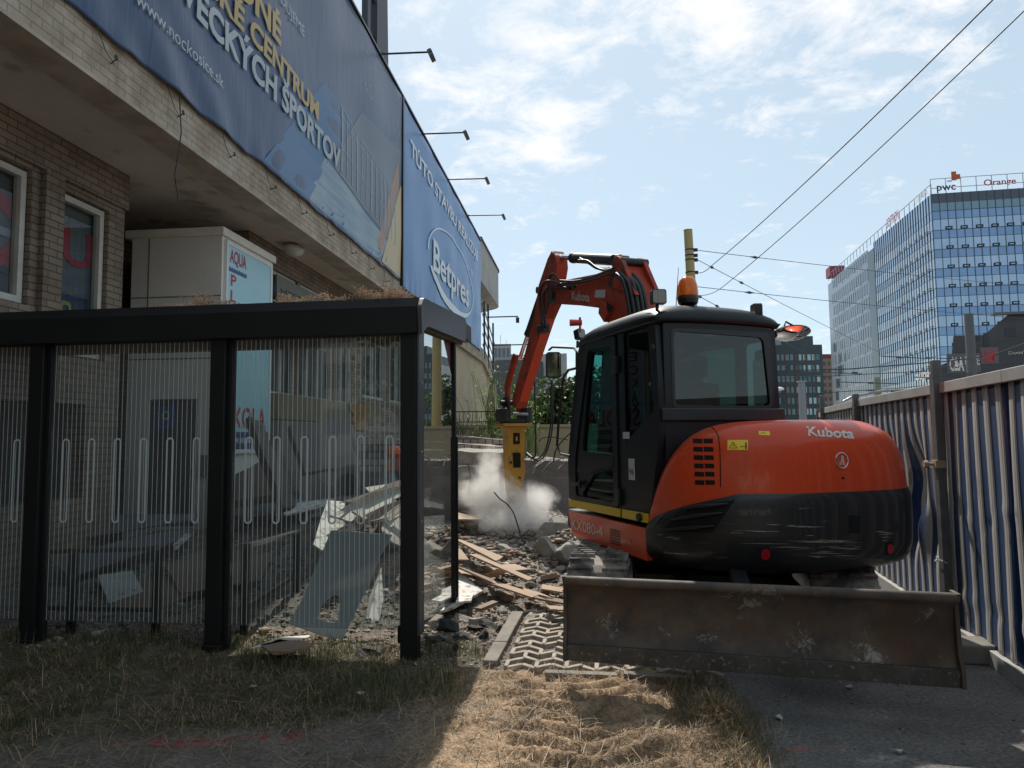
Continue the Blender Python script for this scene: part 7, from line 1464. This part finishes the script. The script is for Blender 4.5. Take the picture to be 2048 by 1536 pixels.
blades('grass', [M_gr, M_sg, M_st, M_sd], 42000, amask(-5.2, .0, 3.0, 5.6, wg), .02, .075, .0017, .8, .8, [.16, .32, .26, .26])
wt_ = lambda x, y: np.maximum(zones(x, y)[2]*sstep(.56, .68, fbm(x*1.8, y*1.8, 3, 51)), .9*((np.abs(y-5.2+.12*x) < .13) & (x < -.2)))
blades('grass', [M_gr, M_sg, M_st], 9000, amask(-5.2, -.1, 3.9, 5.7, wt_), .05, .16, .0018, .35, .7, [.6, .3, .1])
wd_ = lambda x, y: zones(x, y)[3]*(.04+sstep(.50, .66, fbm(x*4, y*4, 4, 52)))+1.0*gauss(x, y, 1.0, 3.84, .22, .2)+.5*gauss(x, y, .7, 3.5, .5, .25)
blades('straw', [M_st, M_sd, M_sg], 9000, amask(-.6, 1.3, 2.9, 5.0, wd_), .015, .075, .0013, 1.25, .5, [.50, .38, .12])
wl_ = lambda x, y: (1-zones(x, y)[0])*sstep(3.0, 3.2, y)*sstep(5.3, 5.0, y)*.5
blades('straw', [M_st, M_sd], 5200, amask(-4.5, 1.2, 3.0, 5.3, wl_), .06, .22, .0016, 1.3, .5, [.6, .4])
we_ = lambda x, y: 1.0*gauss(x, y, 1.1, 4.1, .14, .55)+.0*x
blades('grass', [M_sg, M_st, M_sd], 7000, amask(.75, 1.5, 3.0, 5.0, we_), .04, .13, .0015, .8, .8, [.4, .35, .25])
blades('straw', [M_st, M_sd], 3000, amask(-1.2, 1.4, 4.8, 7.4, lambda x, y: .25*(1-zones(x, y)[0])), .02, .08, .0016, 1.3, .4, [.6, .4])

random.seed(77)
for i, (px, py, lab) in enumerate(((720, 1400, 'pale scrap of paper on the bare soil below the shelter corner'), (505, 1380, 'dry leaf like scrap on the shaded soil'), (640, 1395, 'crumpled pale litter in the dry grass'), (1560, 1440, 'small pale chip on the asphalt left of centre'), (1700, 1378, 'grey stone on the asphalt under the blade'), (1795, 1508, 'light pebble on the asphalt near the lower edge'))):
    g = G(px, py); m = MB(); k = [Vector((random.uniform(.012, .03)*math.cos(a), random.uniform(.012, .03)*math.sin(a), random.uniform(.0, .012))) for a in (0, 1.2, 2.4, 3.7, 5.0)]; m.add(k+[p+Vector((0, 0, .006)) for p in k], [(0, 1, 2, 3, 4), (9, 8, 7, 6, 5)]+[(j, (j+1) % 5, (j+1) % 5+5, j+5) for j in range(5)])
    o = m.build('litter_scrap', pm('litter', (.45, .43, .38), rough=.9)); o.location = (g.x, g.y, hz(g.x, g.y)+.008); tag(o, lab, 'litter')
# ================================================================== TREES AND WEEDS
def leafcloud(cl, n, s, mb, jit=.35):
    for _ in range(n):
        c, r = random.choice(cl); d = Vector((random.gauss(0, 1), random.gauss(0, 1), random.gauss(0, 1))).normalized()*(r*random.random()**.4); p = c+Vector((d.x, d.y, d.z*.8)); a = Vector((random.gauss(0, 1), random.gauss(0, 1), random.gauss(0, .6))).normalized()*s*random.uniform(.6, 1.3); b = a.cross(Vector((random.gauss(0, 1), random.gauss(0, 1), random.gauss(0, 1)))).normalized()*s*.45
        mb.add([p-a*.5, p+b, p+a*.6, p-b], [(0, 1, 2, 3)])
def tree(x, y, h, r, label, mats, name='tree', n=5200, ls=.11, low=.15, group='trees beyond the sand coloured wall', blobs=26):
    t = thing(name, label, 'tree', (x, y, 0), random.uniform(0, 6), group); m = MB(); P = [Vector((0, 0, -.2)), Vector((.05*h, .02*h, h*.35)), Vector((.02*h, -.03*h, h*.7))]; m.tube(bez(P, 5), [.045*h*(1-.06*i) for i in range(11)], 8)
    cl = []
    for i in range(blobs):
        a = random.uniform(0, 6.28); k = random.uniform(low, 1); rr = r*math.sin(math.pi*min(.95, .15+.8*k))**.6*random.uniform(.3, .95); c = Vector((rr*math.cos(a), rr*math.sin(a), h*k)); cl.append((c, r*random.uniform(.18, .40)))
        if i % 2 == 0: b = Vector((.03*h, 0, h*min(.65, k*.7))); m.tube([b, b.lerp(c, .5)+Vector((0, 0, .05*h)), c], [.014*h, .009*h, .003*h], 5)
    m.build('trunk', pm('bark', (.10, .08, .06), (.06, .05, .04), scale=10, rough=.95, bump=.02), t)
    c = MB(); leafcloud(cl, n, ls, c); c.build('crown', mats, t, fix=False); return t
random.seed(31)
M_l1 = leafm('leaf_dark', (.030, .055, .018), (.06, .095, .03), .25); M_l2 = leafm('leaf_mid', (.05, .09, .02), (.10, .15, .04), .35); M_l3 = leafm('reed_green', (.12, .20, .03), (.22, .32, .05), .5)
TR = [(2.4, 26, 3.6, 2.1, 'broad dark green bush tree right behind the yellow hammer', M_l1), (4.4, 27.5, 4.0, 2.2, 'dark tree behind the mirror left of the cab', M_l1), (6.0, 27, 3.8, 1.9, 'dark tree half hidden by the cab front', M_l2), (.7, 25.5, 2.9, 1.5, 'low dark shrub left of the hammer above the wall', M_l1)]
for x, y, h, r, lab, mt in TR: tree(x, y, h, r, lab, mt, n=9000, ls=.15, blobs=40)
def reeds(x, y, z, n, h, label, mat, sp=.5):
    m = MB()
    for i in range(n):
        bx = x+random.gauss(0, sp); by = y+random.gauss(0, .4); hh = h*random.uniform(.5, 1.1); d = Vector((random.gauss(0, .22), random.gauss(0, .2), 1)).normalized(); 
        for k in range(random.randint(3, 7)):
            p = Vector((bx, by, z))+d*hh*random.uniform(.25, 1.0); a = random.uniform(0, 6.28); L = random.uniform(.18, .45); e = Vector((math.cos(a), math.sin(a), random.uniform(.1, .9))).normalized(); w = e.cross(Vector((0, 0, 1))).normalized()*.012; q = p+e*L*.55; r_ = q+(e+Vector((0, 0, -.8))).normalized()*L*.5
            m.add([p-w*.5, p+w*.5, q+w, q-w, r_], [(0, 1, 2, 3), (3, 2, 4)])
        m.tube([(bx, by, z), Vector((bx, by, z))+d*hh], .006, 4, cap=False)
    return single(m, 'reeds', mat, label, 'plants', fix=False, kind='thing')
reeds(-.1, 20.6, 1.0, 120, 2.5, 'bright green leafy reeds in the sun left of the dipper arm', M_l3, .45); reeds(-1.5, 19.5, .9, 45, 1.3, 'darker drooping reeds before the slanting hall support', M_l1, .55)

# planting, street and cars behind the camera: seen only as reflections in the glass
for i, (x, y, h, r) in enumerate(((-9, -16, 8, 3.2), (-3.5, -18, 9, 3.6), (2.5, -15, 7.5, 3.0), (8, -17, 8.5, 3.4))):
    tree(x, y, h, r, ['tree opposite the hall end', 'tallest street tree opposite the shelter', 'street tree opposite the blade', 'street tree opposite the hoarding'][i], M_l1, name='street_tree', n=2600, ls=.26, low=.3, group='street trees behind the camera')
def car(x, y, rz, mat, label, van=False):
    t = thing('parked_car', label, 'car', (x, y, 0), rz, 'cars parked across the street'); L = 4.3
    body = [(-2.1, .35), (-2.15, .75), (-1.95, 1.0), (-1.2 if van else -1.5, 1.08), (-.9 if van else -.8, 1.5 if not van else 1.75), (1.2, 1.5 if not van else 1.78), (1.9 if van else 1.75, 1.05 if not van else 1.6), (2.12, .95), (2.15, .4), (1.75, .3), (-1.75, .3)]
    m = MB(); m.plate(rpoly(body, .12), [], lambda u, v, w: (u, -.85+w, v), 1.7); m.build('body', mat, t, bevel=.08, seg=3)
    for s in (-.862, .855): m = MB(); m.plate(rpoly([(-1.05, 1.05), (-.7, 1.42 if not van else 1.62), (1.1, 1.42 if not van else 1.64), (1.5, 1.05)], .06), [], lambda u, v, w: (u, s+w, v), .008); m.build('side_window', pm('car_glass', (.02, .025, .03), rough=.08), t)
    for wx in (-1.35, 1.35):
        for s in (-.87, .69): m = MB(); m.lathe([(.20, 0), (.32, .01), (.33, .09), (.32, .17), (.2, .18)], (wx, s, .33), 'Y', 20); m.build('wheel', M_blackr, t)
M_cwh = pm('car_white', (.7, .7, .7), rough=.25, coat=.8); M_csi = pm('car_silver', (.4, .42, .44), rough=.3, metal=.5, coat=.6)
for i, (x, mt, v) in enumerate(((-6.6, M_cwh, False), (-1.9, M_cwh, True), (2.8, M_cwh, True), (7.6, M_csi, False))):
    car(x, -8.5, 0, mt, ['white saloon car parked across the street', 'white van parked left of the other van', 'white van parked next to the silver car', 'silver car at the end of the parked row'][i], v)

bb = MB(); bb.box(-40, -46, 0, 34, -32, 17)  # unseen block, put in to darken what the glass reflects
ab = thing('apartment_house', 'unseen grey apartment block put in across the street to darken reflections', 'apartment block', (0, 0, 0)); bb.build('wall', pm('opposite_render', (.20, .19, .18), (.15, .14, .135), scale=.3, rough=.9), ab)
for r in range(5):
    for i in range(14): m = MB(); m.box(-38+i*5.2, -32, 2+r*3, -36+i*5.2, -31.95, 3.6+r*3); m.build('window', pm('house_window', (.06, .06, .07), rough=.3), ab)

# ================================================================== WORKER IN THE RUBBLE (stooping, half hidden by the shelter corner post)
def worker():
    hp = PY(794, 903, 12.6); root = thing('person', 'person in an orange helmet and orange jacket stooping over the boards behind the shelter corner', 'person', (hp.x+.08, 12.6, 0), 0)
    gz = hz(hp.x, 12.6); hzp = hp.z; kf = (hp.z-gz)/1.54
    V = []; E = []; R = []
    def add(p, r, par=None): V.append(Vector(p)); R.append(r); i = len(V)-1; (E.append((par, i)) if par is not None else None); return i
    hx_, hzz = -.02, hzp-.08
    pel = add((.10, .10, gz+.88), .15); sp = add((.08, -.02, gz+1.04), .145, pel); ch = add((.03, -.12, gz+1.20), .155, sp); nk = add((-.03, -.22, gz+1.36), .065, ch); hd = add((-.06, -.30, gz+1.45), .095, nk); ht_ = add((-.07, -.34, gz+1.53), .085, hd)
    for s in (-1, 1):
        sh_ = add((.03+s*.19, -.15, gz+1.24), .075, ch); el = add((.03+s*.25, -.30, gz+.98), .052, sh_); wr = add((.03+s*.18, -.48, gz+.80), .038, el); hn = add((.03+s*.17, -.54, gz+.74), .042, wr)
        hpj = add((.10+s*.10, .10, gz+.82), .10, pel); kn = add((.10+s*.13, -.02, gz+.46), .068, hpj); an = add((.10+s*.13, .08, gz+.10), .048, kn); ft = add((.10+s*.14, -.12, gz+.04), .045, an)
    for v in V: v.z = gz+(v.z-gz)*kf; v.y -= (1-kf)*.5*max(0, v.z-gz-.7)   # deeper stoop
    me = bpy.data.meshes.new('body'); me.from_pydata([tuple(v) for v in V], E, []); o = bpy.data.objects.new('body', me); COL.objects.link(o); o.parent = root
    sk = o.modifiers.new('skin', 'SKIN'); 
    for i, r in enumerate(R): me.skin_vertices[0].data[i].radius = (r, r); me.skin_vertices[0].data[i].use_root = (i == 0)
    ss = o.modifiers.new('sub', 'SUBSURF'); ss.levels = 2; ss.render_levels = 2
    m = bpy.data.materials.new('worker_clothes'); m.use_nodes = True; t = m.node_tree; b = t.nodes['Principled BSDF']; b.inputs['Roughness'].default_value = .8; tc = N(t, 'ShaderNodeTexCoord'); s = N(t, 'ShaderNodeSeparateXYZ'); t.links.new(tc.outputs['Object'], s.inputs[0])
    rp = N(t, 'ShaderNodeValToRGB'); rp.color_ramp.interpolation = 'CONSTANT'; mr = N(t, 'ShaderNodeMapRange'); mr.inputs[1].default_value = gz; mr.inputs[2].default_value = gz+1.6; t.links.new(s.outputs[2], mr.inputs[0]); t.links.new(mr.outputs[0], rp.inputs[0])
    el = rp.color_ramp.elements; el[0].position = 0; el[0].color = (.02, .02, .025, 1); el[1].position = .54; el[1].color = (.75, .12, .02, 1); e = el.new(.83); e.color = (.35, .2, .14, 1); t.links.new(rp.outputs[0], b.inputs['Base Color']); me.materials.append(m)
    o2 = MB(); o2.sph((-.07, -.38, gz+1.54*kf), .135, 20, 12, (1, 1.15, .85)); o2.lathe([(.15, -.01), (.165, 0), (.15, .012)], (-.07, -.41, gz+1.51*kf), n=24); o2.build('helmet', pm('helmet_orange', (.80, .13, .02), rough=.35), root, smooth='auto')
    v = MB(); v.sph((.07, .0, gz+1.10*kf), .175, 18, 12, (.9, .85, 1.25)); v.build('vest_back', pm('vest_grey', (.28, .28, .32), rough=.7), root, smooth='auto')
worker()
